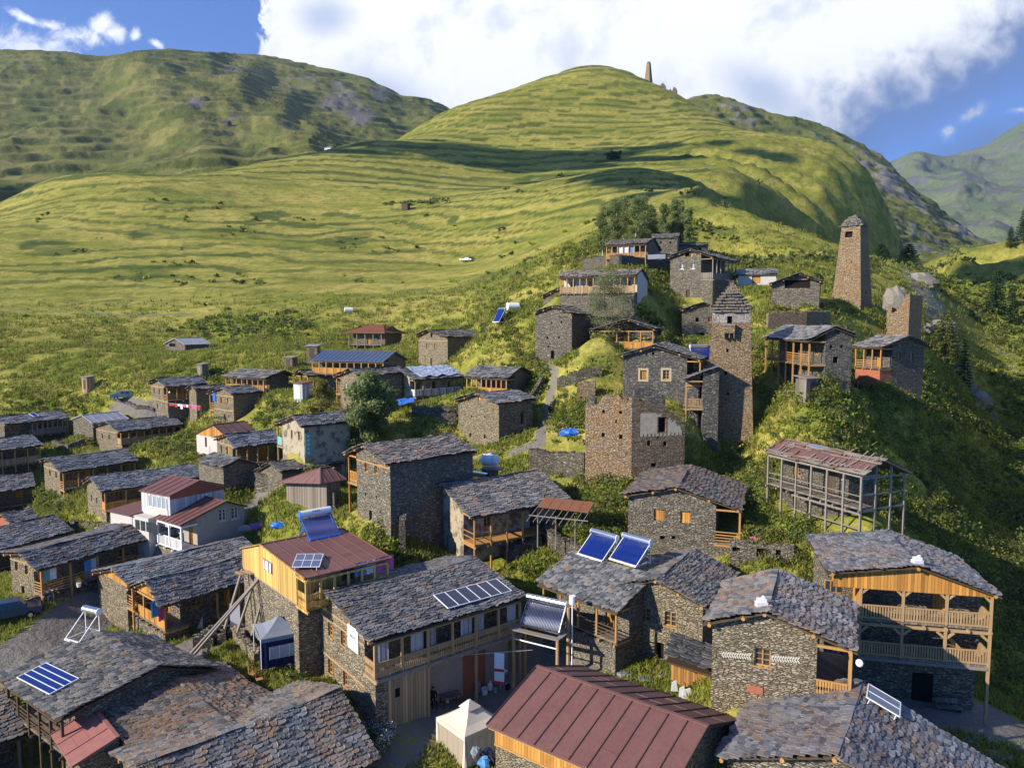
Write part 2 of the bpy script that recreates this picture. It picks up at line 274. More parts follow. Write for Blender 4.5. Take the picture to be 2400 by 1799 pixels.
# ---------------- mesh helpers ----------------
class MB:
    def __init__(s): s.v=[]; s.f=[]; s.mi=[]; s.m=[]
    def mat(s,m):
        if m not in s.m: s.m.append(m)
        return s.m.index(m)
    def face(s,ps,m):
        i=len(s.v); s.v+=[tuple(p) for p in ps]; s.f.append(tuple(range(i,i+len(ps)))); s.mi.append(s.mat(m))
    def hexa(s,p,m):  # 8 pts: bottom 4, top 4
        i=len(s.v); s.v+=[tuple(q) for q in p]; k=s.mat(m)
        for f in ((0,3,2,1),(4,5,6,7),(0,1,5,4),(1,2,6,5),(2,3,7,6),(3,0,4,7)): s.f.append(tuple(i+a for a in f)); s.mi.append(k)
    def box(s,x0,x1,y0,y1,z0,z1,m): s.hexa([(x0,y0,z0),(x1,y0,z0),(x1,y1,z0),(x0,y1,z0),(x0,y0,z1),(x1,y0,z1),(x1,y1,z1),(x0,y1,z1)],m)
    def beam(s,a,b,w,h,m,up=(0,0,1)):
        a=Vector(a);b=Vector(b);d=(b-a).normalized(); u=Vector(up)
        if abs(d.dot(u))>.98: u=Vector((0,1,0))
        sx=d.cross(u).normalized()*w/2; sz=sx.cross(d).normalized()*h/2
        s.hexa([a-sx-sz,a+sx-sz,b+sx-sz,b-sx-sz,a-sx+sz,a+sx+sz,b+sx+sz,b-sx+sz],m)
    def tube(s,a,b,r0,r1,n,m,cap=True):
        a=Vector(a);b=Vector(b);d=(b-a).normalized(); u=Vector((0,0,1)) if abs(d.z)<.95 else Vector((1,0,0))
        x=d.cross(u).normalized(); y=d.cross(x); i=len(s.v); k=s.mat(m)
        for p,r in ((a,r0),(b,r1)):
            for j in range(n):
                t=2*math.pi*j/n; s.v.append(tuple(p+x*r*math.cos(t)+y*r*math.sin(t)))
        for j in range(n): s.f.append((i+j,i+(j+1)%n,i+n+(j+1)%n,i+n+j)); s.mi.append(k)
        if cap: s.f.append(tuple(i+j for j in range(n))[::-1]); s.f.append(tuple(i+n+j for j in range(n))); s.mi+=[k,k]
    def ball(s,c,r,m,seg=8,rings=5,sq=(1,1,1),jit=0):
        i=len(s.v); k=s.mat(m); c=Vector(c)
        for a in range(1,rings):
            for b in range(seg):
                th=math.pi*a/rings; ph=2*math.pi*b/seg; q=r*(1+jit*(rng.random()-.5))
                s.v.append((c.x+q*sq[0]*math.sin(th)*math.cos(ph),c.y+q*sq[1]*math.sin(th)*math.sin(ph),c.z+q*sq[2]*math.cos(th)))
        t=len(s.v); s.v.append((c.x,c.y,c.z+r*sq[2])); s.v.append((c.x,c.y,c.z-r*sq[2]))
        for a in range(rings-2):
            for b in range(seg): s.f.append((i+a*seg+b,i+(a+1)*seg+b,i+(a+1)*seg+(b+1)%seg,i+a*seg+(b+1)%seg)); s.mi.append(k)
        for b in range(seg):
            s.f.append((t,i+b,i+(b+1)%seg)); s.f.append((t+1,i+(rings-2)*seg+(b+1)%seg,i+(rings-2)*seg+b)); s.mi+=[k,k]
    def build(s,name,parent=None,smooth=False):
        me=bpy.data.meshes.new(name); me.from_pydata(s.v,[],s.f)
        for m in s.m: me.materials.append(M[m])
        if len(s.m)>1: me.polygons.foreach_set('material_index',s.mi)
        if smooth: me.polygons.foreach_set('use_smooth',[True]*len(me.polygons))
        o=bpy.data.objects.new(name,me); COL.objects.link(o)
        if parent: o.parent=parent
        return o
def tag(o,label=None,cat=None,group=None,kind=None):
    if label: o['label']=label
    if cat: o['category']=cat
    if group: o['group']=group
    if kind: o['kind']=kind
    return o
def empty(name,loc,rz,label,cat,group=None):
    o=bpy.data.objects.new(name,None); COL.objects.link(o); o.location=loc; o.rotation_euler=(0,0,rz); o.empty_display_size=.3
    return tag(o,label,cat,group)
def copy_tree(o,loc=None,rz=None,label=None,group=None,parent=None,scale=None):
    c=o.copy(); COL.objects.link(c); c.parent=parent
    if loc is not None: c.location=loc
    if rz is not None: c.rotation_euler=(0,0,rz)
    if scale: c.scale=(scale,)*3 if not isinstance(scale,tuple) else scale
    if label: c['label']=label
    if group: c['group']=group
    for ch in list(o.children): copy_tree(ch,parent=c)
    return c
# ---------------- noise ----------------
def _h(ix,iy,seed):
    n=(ix.astype(np.int64)*374761393+iy.astype(np.int64)*668265263+seed*974711)&0xffffffff
    n=((n^(n>>13))*1274126177)&0xffffffff
    return ((n^(n>>16))&0xffff)/65535.0
def vnoise(x,y,seed=0):
    xi=np.floor(x);yi=np.floor(y);fx=x-xi;fy=y-yi;fx=fx*fx*(3-2*fx);fy=fy*fy*(3-2*fy)
    a=_h(xi,yi,seed);b=_h(xi+1,yi,seed);c=_h(xi,yi+1,seed);d=_h(xi+1,yi+1,seed)
    return (a+(b-a)*fx)+((c+(d-c)*fx)-(a+(b-a)*fx))*fy
def fbm(x,y,o=5,seed=0,g=.5):
    t=0;a=1;s=0
    for i in range(o): t=t+a*(vnoise(x*2**i+i*17.3,y*2**i+i*9.1,seed+i)-.5); s+=a; a*=g
    return t/s*2
def sst(x,a,b):
    t=np.clip((x-a)/(b-a),0,1); return t*t*(3-2*t)
# ---------------- terrain ----------------
FIT={'guest':[-12.7,50.08,-18.87,0.908,12.45,4.41,6.34,1.08,1.24,6.78],
'fore':[-19.64,37.11,-23.19,0.825,11.95,5.56,4.45,1.6,2.67,7.5],
'foreside':[-23.68,48.49,-23.68,2.317,6.1,4.38,4.57,0.95,0.59,7.5],
'panelroof':[-29.92,51.9,-22.35,2.21,8.81,4.33,6.24,1.9,0.94,7.5],
'edge':[-39.06,41.96,-24.44,0.724,7.98,4.05,4.1,1.7,1.71,7.5],
'redmetal':[1.43,41.41,-19.91,2.228,10.39,5.07,4.57,1.93,1.47,7.5],
'herring':[13.59,38.95,-15.61,0.422,7.0,3.23,4.61,1.18,1.39,6.19],
'balconies':[25.85,46.28,-15.59,0.215,7.93,5.43,4.85,0.79,1.58,9.93],
'corner':[14.39,31.7,-19.3,0.562,7.88,5.38,6.56,1.79,2.8,7.5],
'archdoor':[10.16,51.52,-18.32,0.556,8.15,3.72,3.72,1.29,1.32,6.04],
'heaters':[4.96,58.53,-18.61,2.397,7.84,4.07,4.16,1.71,1.56,7.5],
'yellow':[-19.11,55.43,-17.07,0.869,6.83,4.17,7.76,1.26,0.54,7.5],
'longback':[-35.23,64.15,-21.86,0.712,12.28,4.72,3.45,1.39,0.69,7.5],
'longfront':[-30.32,60.29,-21.57,0.712,8.37,4.08,2.38,1.61,1.63,7.5],
'laundry':[-44.29,65.72,-20.96,0.518,11.11,3.21,2.59,0.52,1.18,4.3],
'l4':[-62.11,73.61,-22.95,0.577,14.93,4.24,4.52,1.78,1.33,7.5],
'l5':[-59.33,85.14,-22.47,0.599,2.98,3.21,2.31,1.35,0.81,7.5],
'l6':[-78.81,95.17,-21.45,0.906,14.01,3.91,3.81,1.64,1.61,7.5],
'l7':[-62.03,98.62,-18.59,0.69,9.81,3.24,4.21,0.64,1.29,4.71],
'l8':[-49.27,86.04,-18.36,0.813,11.55,3.77,4.37,1.26,1.03,4.62],
'l9':[-63.89,116.77,-16.11,0.644,10.38,4.99,3.98,1.12,1.3,5.32],
'l10':[-70.62,121.54,-15.76,0.57,6.13,3.33,3.17,0.9,1.05,7.5],
'l11':[-84.16,120.66,-15.85,0.563,9.9,3.8,3.58,1.6,1.02,7.5],
'l12':[-83.39,106.12,-18.18,0.592,13.01,3.94,3.88,1.66,1.32,7.5],
'whiteup':[-36.78,78.88,-16.74,2.097,5.08,3.3,3.53,1.16,0.9,7.5],
'whitelow':[-33.08,77.72,-18.58,2.204,4.88,2.43,5.01,0.99,1.38,7.5],
'shed1':[-36.94,91.31,-16.52,2.277,6.14,3.13,2.15,1.31,0.73,7.5],
'orangegable':[-41.93,103.65,-14.79,0.638,4.97,4.76,2.56,1.74,1.07,7.5],
'd3h':[-37.95,97.97,-15.2,0.82,6.38,4.35,2.85,1.09,1.51,2.93],
'plastertall':[-25.67,87.08,-11.28,0.865,6.71,6.19,1.97,1.7,1.08,5.22],
'lowslate':[-28.01,85.04,-16.47,0.786,8.34,3.39,2.7,1.42,0.74,7.5],
'centretall':[-13.71,67.39,-11.41,0.86,9.84,3.58,4.49,1.26,1.12,6.81],
'cube':[-4.49,91.63,-9.06,0.801,6.69,4.32,3.97,1.28,0.98,6.41],
'plasterlong':[-6.58,67.55,-15.02,0.991,10.89,4.08,5.67,1.39,1.91,6.54],
'gazebohouse':[-4.76,107.04,-6.69,2.128,7.11,3.45,3.61,1.09,1.33,7.5],
'foil':[-16.88,111.79,-7.45,0.837,9.29,4.84,3.88,1.29,1.43,5.27],
'behindfoil':[-23.16,106.91,-7.09,0.812,8.19,5.05,1.76,1.37,0.89,6.37],
'bluelong':[-31.43,124.34,-5.29,1.926,13.65,4.13,3.85,1.46,1.39,7.5],
'smallgaz':[-34.26,120.0,-8.26,0.717,2.81,1.88,2.29,0.76,0.72,7.5],
'v':[-45.51,125.53,-8.38,2.063,9.59,2.15,3.95,0.85,1.04,7.5],
'w':[-45.29,115.82,-10.54,0.675,7.56,4.45,2.97,1.21,0.94,5.38],
'x':[-59.73,125.1,-9.95,0.721,7.23,3.75,3.28,0.99,1.2,5.3],
'x2':[-52.37,121.56,-10.9,0.779,7.0,1.85,1.43,0.73,0.57,7.5],
'barn':[-73.43,162.65,-4.25,0.562,6.5,4.18,3.53,1.29,1.34,3.41],
'hip':[-34.16,163.82,-1.3,1.997,10.62,4.25,4.66,1.87,1.67,7.5],
'aa':[-15.2,133.89,-1.99,0.835,8.93,3.77,5.78,1.14,1.18,6.53],
'ab':[6.0,111.67,1.93,0.486,9.78,3.29,3.3,1.03,1.19,8.41],
'ac':[7.47,122.83,4.93,0.584,5.86,3.28,3.83,1.32,1.26,3.28],
'ad':[8.93,122.34,7.72,2.022,12.58,3.9,3.78,1.64,1.17,4.42],
'ae':[18.75,139.17,14.4,2.041,7.67,4.46,4.97,1.87,1.37,4.55],
'af':[27.03,143.72,15.96,1.884,4.8,3.52,2.99,1.48,0.94,7.5],
'ag':[31.37,143.73,14.36,1.441,6.07,2.6,1.02,1.09,0.41,7.5],
'ah':[29.68,125.84,11.56,0.622,11.93,4.12,4.04,1.16,1.47,7.74],
'ai':[39.87,133.31,8.69,1.881,6.63,3.69,3.34,1.55,1.07,7.5],
'aj':[42.79,112.06,6.76,0.407,8.0,4.31,3.21,1.53,1.26,4.68],
'ak':[34.72,94.9,-0.83,3.132,14.21,2.45,2.92,0.94,1.5,5.96],
'al':[51.16,104.15,-2.27,2.744,4.75,3.94,4.92,1.25,1.46,7.99],
'am':[16.25,85.58,-3.01,0.321,10.0,3.99,5.41,1.19,1.55,6.46],
'ao':[16.51,106.13,-0.05,0.355,9.25,5.68,3.91,1.53,1.39,6.99],
'ap':[29.15,114.65,2.47,0.215,9.0,3.36,2.83,1.11,0.93,5.41],
'midstone':[13.97,62.72,-14.25,0.344,9.93,4.64,5.49,1.08,1.55,7.5],
'hexroof':[-19.62,72.05,-14.66,0.801,2.9,7.72,1.7,2.59,1.19,7.5],
'leanto':[22.91,82.81,-5.32,0.146,4.83,3.67,0.2,1.41,0.05,7.5],
'pinkroof':[-25.87,44.35,-24.01,2.373,4.55,0.2,2.39,0.05,0.76,7.5],
'derelict':[24.73,67.36,-10.96,2.734,10.75,3.12,2.14,1.31,0.96,5.46]}
def fitpts(k):
    X,Y,Z,az,L,wl,wr,rl,rr,hb=FIT[k]
    r=Vector((math.sin(az),math.cos(az),0)); c=Vector((math.cos(az),-math.sin(az),0)); O=Vector((X,Y,Z+ZC))
    return O,r,c
CP=[]
def cp(x,y,Y): p=at(x,y,Y); CP.append((p.x,p.y,p.z))
def cz(x,y,z): # camera-relative z
    v=ray(x,y); t=z/v.z; CP.append((v.x*t,t,z+ZC))
H2={'longback': 5.4, 'longfront': 5.2, 'l4': 5.5, 'l6': 5.2, 'l10': 3.6, 'l11': 4.9, 'l12': 5.2, 'shed1': 3.6, 'orangegable': 5.0, 'd3h': 5.0, 'lowslate': 3.4, 'gazebohouse': 4.8, 'smallgaz': 3.9, 'v': 4.0, 'x2': 5.6, 'hip': 5.4, 'ai': 3.6, 'hexroof': 4.3, 'whiteup': 5.2}
BASED='guest herring balconies archdoor laundry l7 l8 l9 plastertall centretall cube plasterlong foil behindfoil w x barn aa ab ac ad ae ah aj ak al am ao ap derelict'.split()
for k in BASED:
    X,Y,Z,az,L,wl,wr,rl,rr,hb=FIT[k]; O,r,c=fitpts(k)
    for a,b in ((.5,-wl*.5),(.5,wr*.5),(L*.5,0),(L-.5,0)):
        p=O+r*a+c*b; CP.append((p.x,p.y,Z-hb+ZC+(0 if a<1 else .25*(a>L*.6))))
for k,hh in H2.items():
    X,Y,Z,az,L,wl,wr,rl,rr,hb=FIT[k]; O,r,c=fitpts(k)
    for a,b in ((.5,-wl*.6),(.5,wr*.6),(L-.5,wr*.6)):
        p=O+r*a+c*b; CP.append((p.x,p.y,Z-hh+ZC))
for a in [(1000,1790,-27.2),(634,1559,-25.2),(700,1640,-25.4),(500,1560,-26),(150,1480,-27),(20,1600,-27.5),(0,1350,-26.5),(330,1390,-26.6),(470,1500,-26.2),(422,1278,-24),(600,1170,-21.2),(560,1215,-22),(640,1120,-20.3),
    (700,1190,-19.8),(830,1280,-20.6),(1250,1330,-21.7),(1560,1650,-24.9),(1350,1550,-25),(1950,1680,-25),(2380,1780,-25.8),(1430,1480,-24.6),(1180,1560,-26.4),(1080,1640,-27),(1200,1720,-27.3),(2250,1790,-25.6),(120,1700,-28),(400,1799,-28.5),(700,1799,-28.3),(1500,1799,-27.3),(1100,1420,-24.5),(1180,1350,-22.5)]: cz(*a)
for a in [(1130,930,97),(1260,1010,88),(1330,1080,82),(1380,1130,76),(1700,1062,84),(1420,1200,68),(1900,872,95),(1800,940,90),(2100,925,97),(2000,1010,90),(2150,1000,104),(2250,1100,100),(2380,1080,118),(2390,1300,85),
    (2200,1200,80),(2050,1150,76),(2390,1550,60),(1850,1200,65),(1800,1280,60),(1900,1330,58),(1700,1170,72),(1780,1110,76),(1250,800,118),(1150,850,116),(1210,735,135),(1000,790,150),(1500,750,109),(1620,860,95),(1750,690,121),(1750,735,115),
    (1500,688,119),(1962,715,118),(1850,730,113),(2000,775,112),(2120,770,124),(2180,860,138),(2250,950,145),(2390,960,155),(2180,690,165),(2100,640,200),(2250,800,165),(2380,760,190),(2300,655,260),(2390,590,300),(2250,602,560),
    (1850,650,400),(1950,605,460),(2050,608,500),(2150,612,540),(1750,560,370),(1900,640,430),(1650,520,205),(1560,520,195),(1600,600,160),(1700,600,170),(1350,560,200),(1200,620,230),(1090,612,300),(1450,570,172),(0,560,330),(0,700,230),(0,850,150),(200,760,190),
    (400,700,220),(600,600,300),(300,550,340),(60,930,135),(0,500,420),(100,432,480),(380,422,520),(600,388,600),(780,352,700),(880,345,740),(950,478,420),(700,480,430),(1100,420,560),(1300,420,560),(1500,420,480),(1200,330,700),(1450,330,700),(1000,300,780),
    (1050,258,850),(1150,225,880),(1280,180,920),(1380,156,950),(1450,162,945),(1520,190,925),(1590,222,895),(1700,285,840),(1850,352,760),(1750,420,500),(1600,420,400),(2030,408,700),(2150,500,600),(2270,600,500),(1900,480,560),(2000,560,530),(1820,560,440),
    (1300,240,820),(1500,250,820),(820,806,164),(817,732,187),(1000,700,200),(1100,680,200),(900,620,290),(650,760,185),(520,820,150),(700,830,142),(250,880,140),(620,930,118),(740,930,112),(1180,730,128),(1300,700,135),
    (2330,700,215),(2400,850,170),(522,1113,90),(700,1168,76),(745,1192,74),(300,1238,82),(350,1256,79),(470,1195,84),(664,1150,79),(2300,1200,95),(2150,1300,70),(2230,1450,62),(2390,1420,72),(1700,470,260),(1800,470,330),(1420,640,128),(1420,780,104),(300,960,128),(425,1085,101),(345,1040,112)]: cp(*a)
def cl(x,Y,z): v=ray(x,900); CP.append((v.x*Y,Y,z+ZC))
for a in [(-300,520,45),(0,540,20),(-300,620,0),(0,640,-10),(200,640,45),(380,660,62),(600,740,100),(800,860,145),(950,960,190),(1100,1050,210),(1380,1100,270),(1600,1050,230),(1800,950,150),(2030,850,80),(2270,650,0),(2150,750,20),
    (-500,300,25),(-500,150,-12),(-900,200,0),(-700,80,-24),(-400,60,-28),(-300,420,50),(-600,450,45),(2700,300,40),(2700,200,15),(2700,120,-10),(2900,80,-18),(2700,60,-30),(2500,420,48),(2800,420,70),(2700,600,60),(2450,650,20),(1200,30,-27.5),(0,35,-28),(2400,35,-26),(-600,40,-28),(3000,40,-28),(0,20,-28),(2400,20,-27),
    (1100,1200,200),(1700,1200,100),(600,1000,60),(2200,1100,0),(-300,900,-10),(200,850,20)]: cl(*a)
_cp=np.array(CP)
# drop near-duplicates
keep=[]
for i,p in enumerate(_cp):
    if all((abs(p[0]-_cp[j][0])>.6 or abs(p[1]-_cp[j][1])>.6) for j in keep): keep.append(i)
_cp=_cp[keep]
# log-polar warp so near and far points are evenly conditioned
def warp(x,y):
    r=np.maximum(y,1.0); return x/r*1.0*3.0, np.log(r)*3.0
_wx,_wy=warp(_cp[:,0],_cp[:,1])
def _k(r2): return .5*r2*np.log(r2+1e-9)
def _tps():
    n=len(_cp); K=_k((_wx[:,None]-_wx[None])**2+(_wy[:,None]-_wy[None])**2)
    sc=np.maximum(_cp[:,1],30.)  # elevation angle is interpolated, not height
    K+=np.eye(n)*6e-4
    P=np.stack([np.ones(n),_wx,_wy],1)
    A=np.block([[K,P],[P.T,np.zeros((3,3))]])
    b=np.concatenate([(_cp[:,2]-ZC)/sc,np.zeros(3)])
    return np.linalg.solve(A,b)
_tw=_tps()
def hbase(x,y):
    x=np.asarray(x,float);y=np.asarray(y,float); sh=x.shape; x=x.ravel();y=y.ravel(); out=np.empty(len(x))
    wx,wy=warp(x,y)
    for i in range(0,len(x),20000):
        a=wx[i:i+20000];b=wy[i:i+20000]
        K=_k((a[:,None]-_wx[None])**2+(b[:,None]-_wy[None])**2)
        out[i:i+20000]=K@_tw[:-3]+_tw[-3]+_tw[-2]*a+_tw[-1]*b
    return (out*np.maximum(y,30.)+ZC).reshape(sh)
def hdet(x,y,z):
    """relief added to the smooth ground: terraces on the meadow and hill, hummocks near the village"""
    far=sst(y,118,200)
    steep=sst(x/y,.17,.28)*sst(y,150,210)*(1-sst(y,620,760))
    f=(z+fbm(x/110,y/90,5,3)*17)/np.where(y>420,10.5,5.2)
    fr=f-np.floor(f); saw=np.where(fr<.78,-fr/.78,-(1-fr)/.22)+.5
    amp=(.5*sst(y,140,280)+.9*sst(y,420,600))*(1-.85*steep)
    amp*=.2+1.5*np.clip(vnoise(x/130,y/55,11)-.2,0,1)
    d=saw*amp
    riser=np.where(fr>.74,1.,0.)*sst(amp,.06,.45)
    d+=fbm(x/14,y/14,5,21)*(.28+.25*far)+fbm(x/60,y/60,4,5)*1.6*far
    gully=.25-np.abs(fbm(y/30+x/60,x/200,5,31))*1.5
    d+=steep*(gully*11+fbm(x/16,y/22,4,8)*3)
    us=np.interp(y,[200,300,400,500,600,700],[.285,.262,.255,.33,.41,.49])+.02*fbm(y/55,y*0+3.3,4,61)+.008*fbm(y/16,x/60,3,62)
    D=66*sst(y,205,330)*(1-sst(y,640,740)); tt=sst(x/y-us,-.01,.10)
    d-=D*tt*(1-sst(x/y,.50,.60))
    rb=sst(x/y,.50,.60)*sst(y,80,120); d+=rb*fbm(x/18,y/25,4,44)*2.5
    return d,riser,steep,gully
def hgt(x,y):
    x=np.asarray(x,float);y=np.asarray(y,float); z=hbase(x,y); return z+hdet(x,y,z)[0]
def H1(x,y): return float(hgt(np.array([x]),np.array([y]))[0])
def ground(x,y,Y0=30.,Y1=1000.):
    """where the view ray of a photo point meets the ground"""
    r=ray(x,y); Ys=np.geomspace(Y0,Y1,700); zz=r.z*Ys+ZC; g=hgt(r.x*Ys,Ys); below=np.nonzero(zz<g)[0]
    if len(below)==0: return Vector((r.x*Y1,Y1,H1(r.x*Y1,Y1)))
    i=below[0]; a,b=(Ys[i-1],Ys[i]) if i else (Ys[0],Ys[0])
    for _ in range(14):
        m=(a+b)/2
        if r.z*m+ZC<H1(r.x*m,m): b=m
        else: a=m
    return Vector((r.x*b,b,H1(r.x*b,b)))
def gp(c,x,y,**k): return ground(*px(c,x,y),**k)
def grid_mesh(name,X,Y,Z,veg,m,kind='structure'):
    nr,nc=X.shape; v=np.stack([X,Y,Z],-1).reshape(-1,3)
    i=np.arange(nr*nc).reshape(nr,nc); f=np.stack([i[:-1,:-1],i[:-1,1:],i[1:,1:],i[1:,:-1]],-1).reshape(-1,4)
    me=bpy.data.meshes.new(name); me.vertices.add(len(v)); me.vertices.foreach_set('co',v.ravel())
    me.loops.add(f.size); me.loops.foreach_set('vertex_index',f.ravel().astype(np.int32))
    me.polygons.add(len(f)); me.polygons.foreach_set('loop_start',np.arange(0,f.size,4,dtype=np.int32)); me.polygons.foreach_set('use_smooth',np.ones(len(f),bool))
    me.update(calc_edges=True); me.validate()
    ca=me.color_attributes.new('veg','FLOAT_COLOR','POINT'); col=np.ones((len(v),4)); col[:,:3]=veg.reshape(-1,3); ca.data.foreach_set('color',col.ravel())
    me.materials.append(M[m]); o=bpy.data.objects.new(name,me); COL.objects.link(o); o['kind']=kind
    return o
PATHS=[]  # (polyline world xy, halfwidth, weight)
def build_ground():
    uu=np.linspace(-1.15,1.05,560); yy=np.concatenate([np.geomspace(16,240,330)[:-1],np.geomspace(240,1250,210)])
    U,Y=np.meshgrid(uu,yy); X=U*Y
    Z=hbase(X,Y); D,ris,steep,gul=hdet(X,Y,Z); Z=Z+D
    veg=np.zeros(X.shape+(3,)); veg[...,0]=np.clip(ris*.9+steep*.35*(gul>0)+sst(fbm(X/25,Y/25,4,77),.25,.5)*.6*sst(Y,120,200)*(1-sst(Y,330,500)),0,1)
    rock=steep*sst(gul,.05,.45)*.5
    for (cx,cy,Yd,rad,wt) in ((2180,700,165,9,.9),(2230,770,160,7,.8),(2150,660,175,8,.9),(2290,860,150,6,.85),(1420,150,945,40,.5),(1280,175,930,25,.35),(2210,900,135,5,.8),(1560,200,915,25,.6),(2360,790,170,5,.6),(1800,470,330,12,.5)):
        p=at(cx,cy,Yd); rock=np.maximum(rock,wt*(1-sst(np.hypot(X-p.x,(Y-p.y)*.6),rad*.4,rad)))
    veg[...,1]=rock
    tr=np.zeros(X.shape)
    for pl,hw,wt in PATHS:
        for a,b in zip(pl[:-1],pl[1:]):
            ax,ay=a;bx,by=b; L=max((bx-ax)**2+(by-ay)**2,1e-6); t=np.clip(((X-ax)*(bx-ax)+(Y-ay)*(by-ay))/L,0,1)
            d=np.hypot(X-ax-t*(bx-ax),Y-ay-t*(by-ay)); tr=np.maximum(tr,wt*(1-sst(d,hw*.6,hw*1.5)))
    veg[...,2]=tr
    return grid_mesh('ground',X,Y,Z,veg,'grass')
for pts,hw,wt in (([(0,1560),(150,1480),(260,1410),(330,1370)],2.6,1.0),([(330,1400),(400,1340)],2,.7),([(300,1620),(450,1520),(600,1450)],2.2,.8),
    ([(470,1290),(560,1215),(620,1160),(640,1110),(600,1070)],1.7,1.0),([(0,1200),(120,1180),(250,1130)],2,.5),([(1290,930),(1275,990),(1265,1040),(1200,1060)],.7,.8),([(1290,930),(1300,880),(1280,850)],.7,.7),
    ([(1150,1060),(1080,1090)],.7,.7),([(1000,1640),(1100,1620),(1250,1560),(1330,1545)],3.0,.95),([(900,1740),(1000,1700)],3,.6),([(560,1490),(640,1450),(700,1500)],2.0,.6),([(1900,1650),(2100,1640),(2300,1680)],3.0,.9),([(270,948),(330,958),(400,968)],1.0,.9),
    ([(550,1000),(700,950),(760,930)],.8,.5),([(0,722),(300,740),(450,735)],.8,.8),([(100,530),(250,560),(400,600),(560,640)],.6,.6)):
    PATHS.append(([tuple(ground(x,y)[:2]) for x,y in pts],hw,wt))
build_ground()
def sheet(name,cols,rows,m,nx,ny,amp,fs,seed,terr=0):
    """cols: list of (px, [ (py,depth) per row ]) front to back; smooth-interpolated landform behind the village hill"""
    cx=np.array([c[0] for c in cols],float); tab=np.array([c[1] for c in cols],float)
    xs=np.linspace(cx[0],cx[-1],nx); nr=tab.shape[1]; ts=np.linspace(0,nr-1,ny)
    PY=np.zeros((ny,nx));DP=np.zeros((ny,nx)); pc=np.array([[np.interp(xs,cx,tab[:,k,j]) for k in range(nr)] for j in (0,1)])
    for j,t in enumerate(ts):
        k=min(int(t),nr-2); f=t-k; PY[j]=pc[0][k]*(1-f)+pc[0][k+1]*f; DP[j]=pc[1][k]*(1-f)+pc[1][k+1]*f
    # smooth
    for _ in range(6):
        for A in (PY,DP):
            A[:,1:-1]=(A[:,:-2]+2*A[:,1:-1]+A[:,2:])/4
    a=(xs-1200)/FPX; c_,s_=math.cos(PITCH),math.sin(PITCH)
    b=-(PY-899.5)/FPX; vy=c_+b*s_; X=a[None]/vy*DP; Z=(-s_+b*c_)/vy*DP+ZC; Y=DP.copy()
    n=fbm(X/fs,Y/fs*.7+Z/fs,6,seed,.55); n2=fbm(X/(fs*.22),Z/(fs*.22)+Y/(fs*.4),4,seed+9,.6); ridg=1-2*np.abs(fbm((X+Z*.6)/(fs*.8),Y/(fs*2.2),5,seed+3))
    edge=np.clip(1-np.abs(ts-(nr-2))/.25,0,1)[:,None]
    k=(1-.75*edge); disp=(n*amp+n2*amp*.3+ridg*amp*.9)*k
    Y=Y-disp*1.1; Z=Z+disp*.45; X=X-disp*.25
    veg=np.zeros(X.shape+(3,))
    if terr:
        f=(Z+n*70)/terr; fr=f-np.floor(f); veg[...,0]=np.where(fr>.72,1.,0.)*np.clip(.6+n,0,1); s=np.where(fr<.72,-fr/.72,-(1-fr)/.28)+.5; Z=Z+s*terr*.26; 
    veg[...,1]=np.clip(.30+.5*n2+.35*np.clip(ridg,0,1)*(n>-.1),0,1)
    return X,Y,Z,veg,xs,ts
def left_mountain():
    sil=[(-400,130),(0,118),(60,122),(160,128),(240,138),(300,128),(400,122),(500,126),(630,134),(730,150),(850,180),(920,215),(955,238),(1010,240),(1060,262),(1130,300)]
    cols=[]
    for x in np.arange(-400,1140,30):
        s=float(np.interp(x,[a for a,_ in sil],[b for _,b in sil])); rows=[]
        base=560 if x<300 else 560-(x-300)*.22
        for t in (0,.2,.4,.6,.8,1.0):
            y=base+(s-base)*t; dep=760+ (2100-760)*t**1.15
            spur=500+(y-130)*1.15; k=float(sst(np.array([x-spur]),-10,70)[0]); dep*=1+.32*k*(1-.3*t)
            sp2=float(np.exp(-((x-(300+(y-130)*.9))/70.)**2)); dep*=1-.07*sp2
            rows.append((y,dep))
        rows.append((s+60,rows[-1][1]*1.35)); cols.append((x,rows))
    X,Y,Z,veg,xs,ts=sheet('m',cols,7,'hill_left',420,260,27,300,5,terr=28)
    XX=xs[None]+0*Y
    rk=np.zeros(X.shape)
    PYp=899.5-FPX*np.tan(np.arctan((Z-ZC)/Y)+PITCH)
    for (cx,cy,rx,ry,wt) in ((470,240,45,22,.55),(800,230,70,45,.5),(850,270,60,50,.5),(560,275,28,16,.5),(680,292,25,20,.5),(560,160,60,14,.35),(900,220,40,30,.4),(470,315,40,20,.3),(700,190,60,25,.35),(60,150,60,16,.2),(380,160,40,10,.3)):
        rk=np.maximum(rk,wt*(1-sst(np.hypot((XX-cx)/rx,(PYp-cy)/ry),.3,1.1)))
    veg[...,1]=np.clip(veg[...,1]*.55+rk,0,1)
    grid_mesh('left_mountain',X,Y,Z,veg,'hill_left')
left_mountain()
def right_ridge():
    sil=[(1500,250),(1615,232),(1672,224),(1720,236),(1790,262),(1850,273),(1900,284),(1950,302),(2014,338),(2080,388),(2144,447),(2204,502),(2285,561),(2340,590),(2420,640),(2500,680)]
    cols=[]
    for x in np.arange(1500,2501,25):
        s=float(np.interp(x,[a for a,_ in sil],[b for _,b in sil])); rows=[]; base=max(660,s+15)
        for t in (0,.25,.5,.75,1.0):
            y=base+(s-base)*t; dep=900+(1750-900)*t; rows.append((y,dep))
        rows.append((s+70,rows[-1][1]*1.4)); cols.append((x,rows))
    X,Y,Z,veg,xs,ts=sheet('m',cols,6,'hill_right',300,200,26,200,15,terr=22)
    veg[...,1]=np.clip(veg[...,1],0,1); grid_mesh('right_ridge',X,Y,Z,veg,'hill_right')
right_ridge()
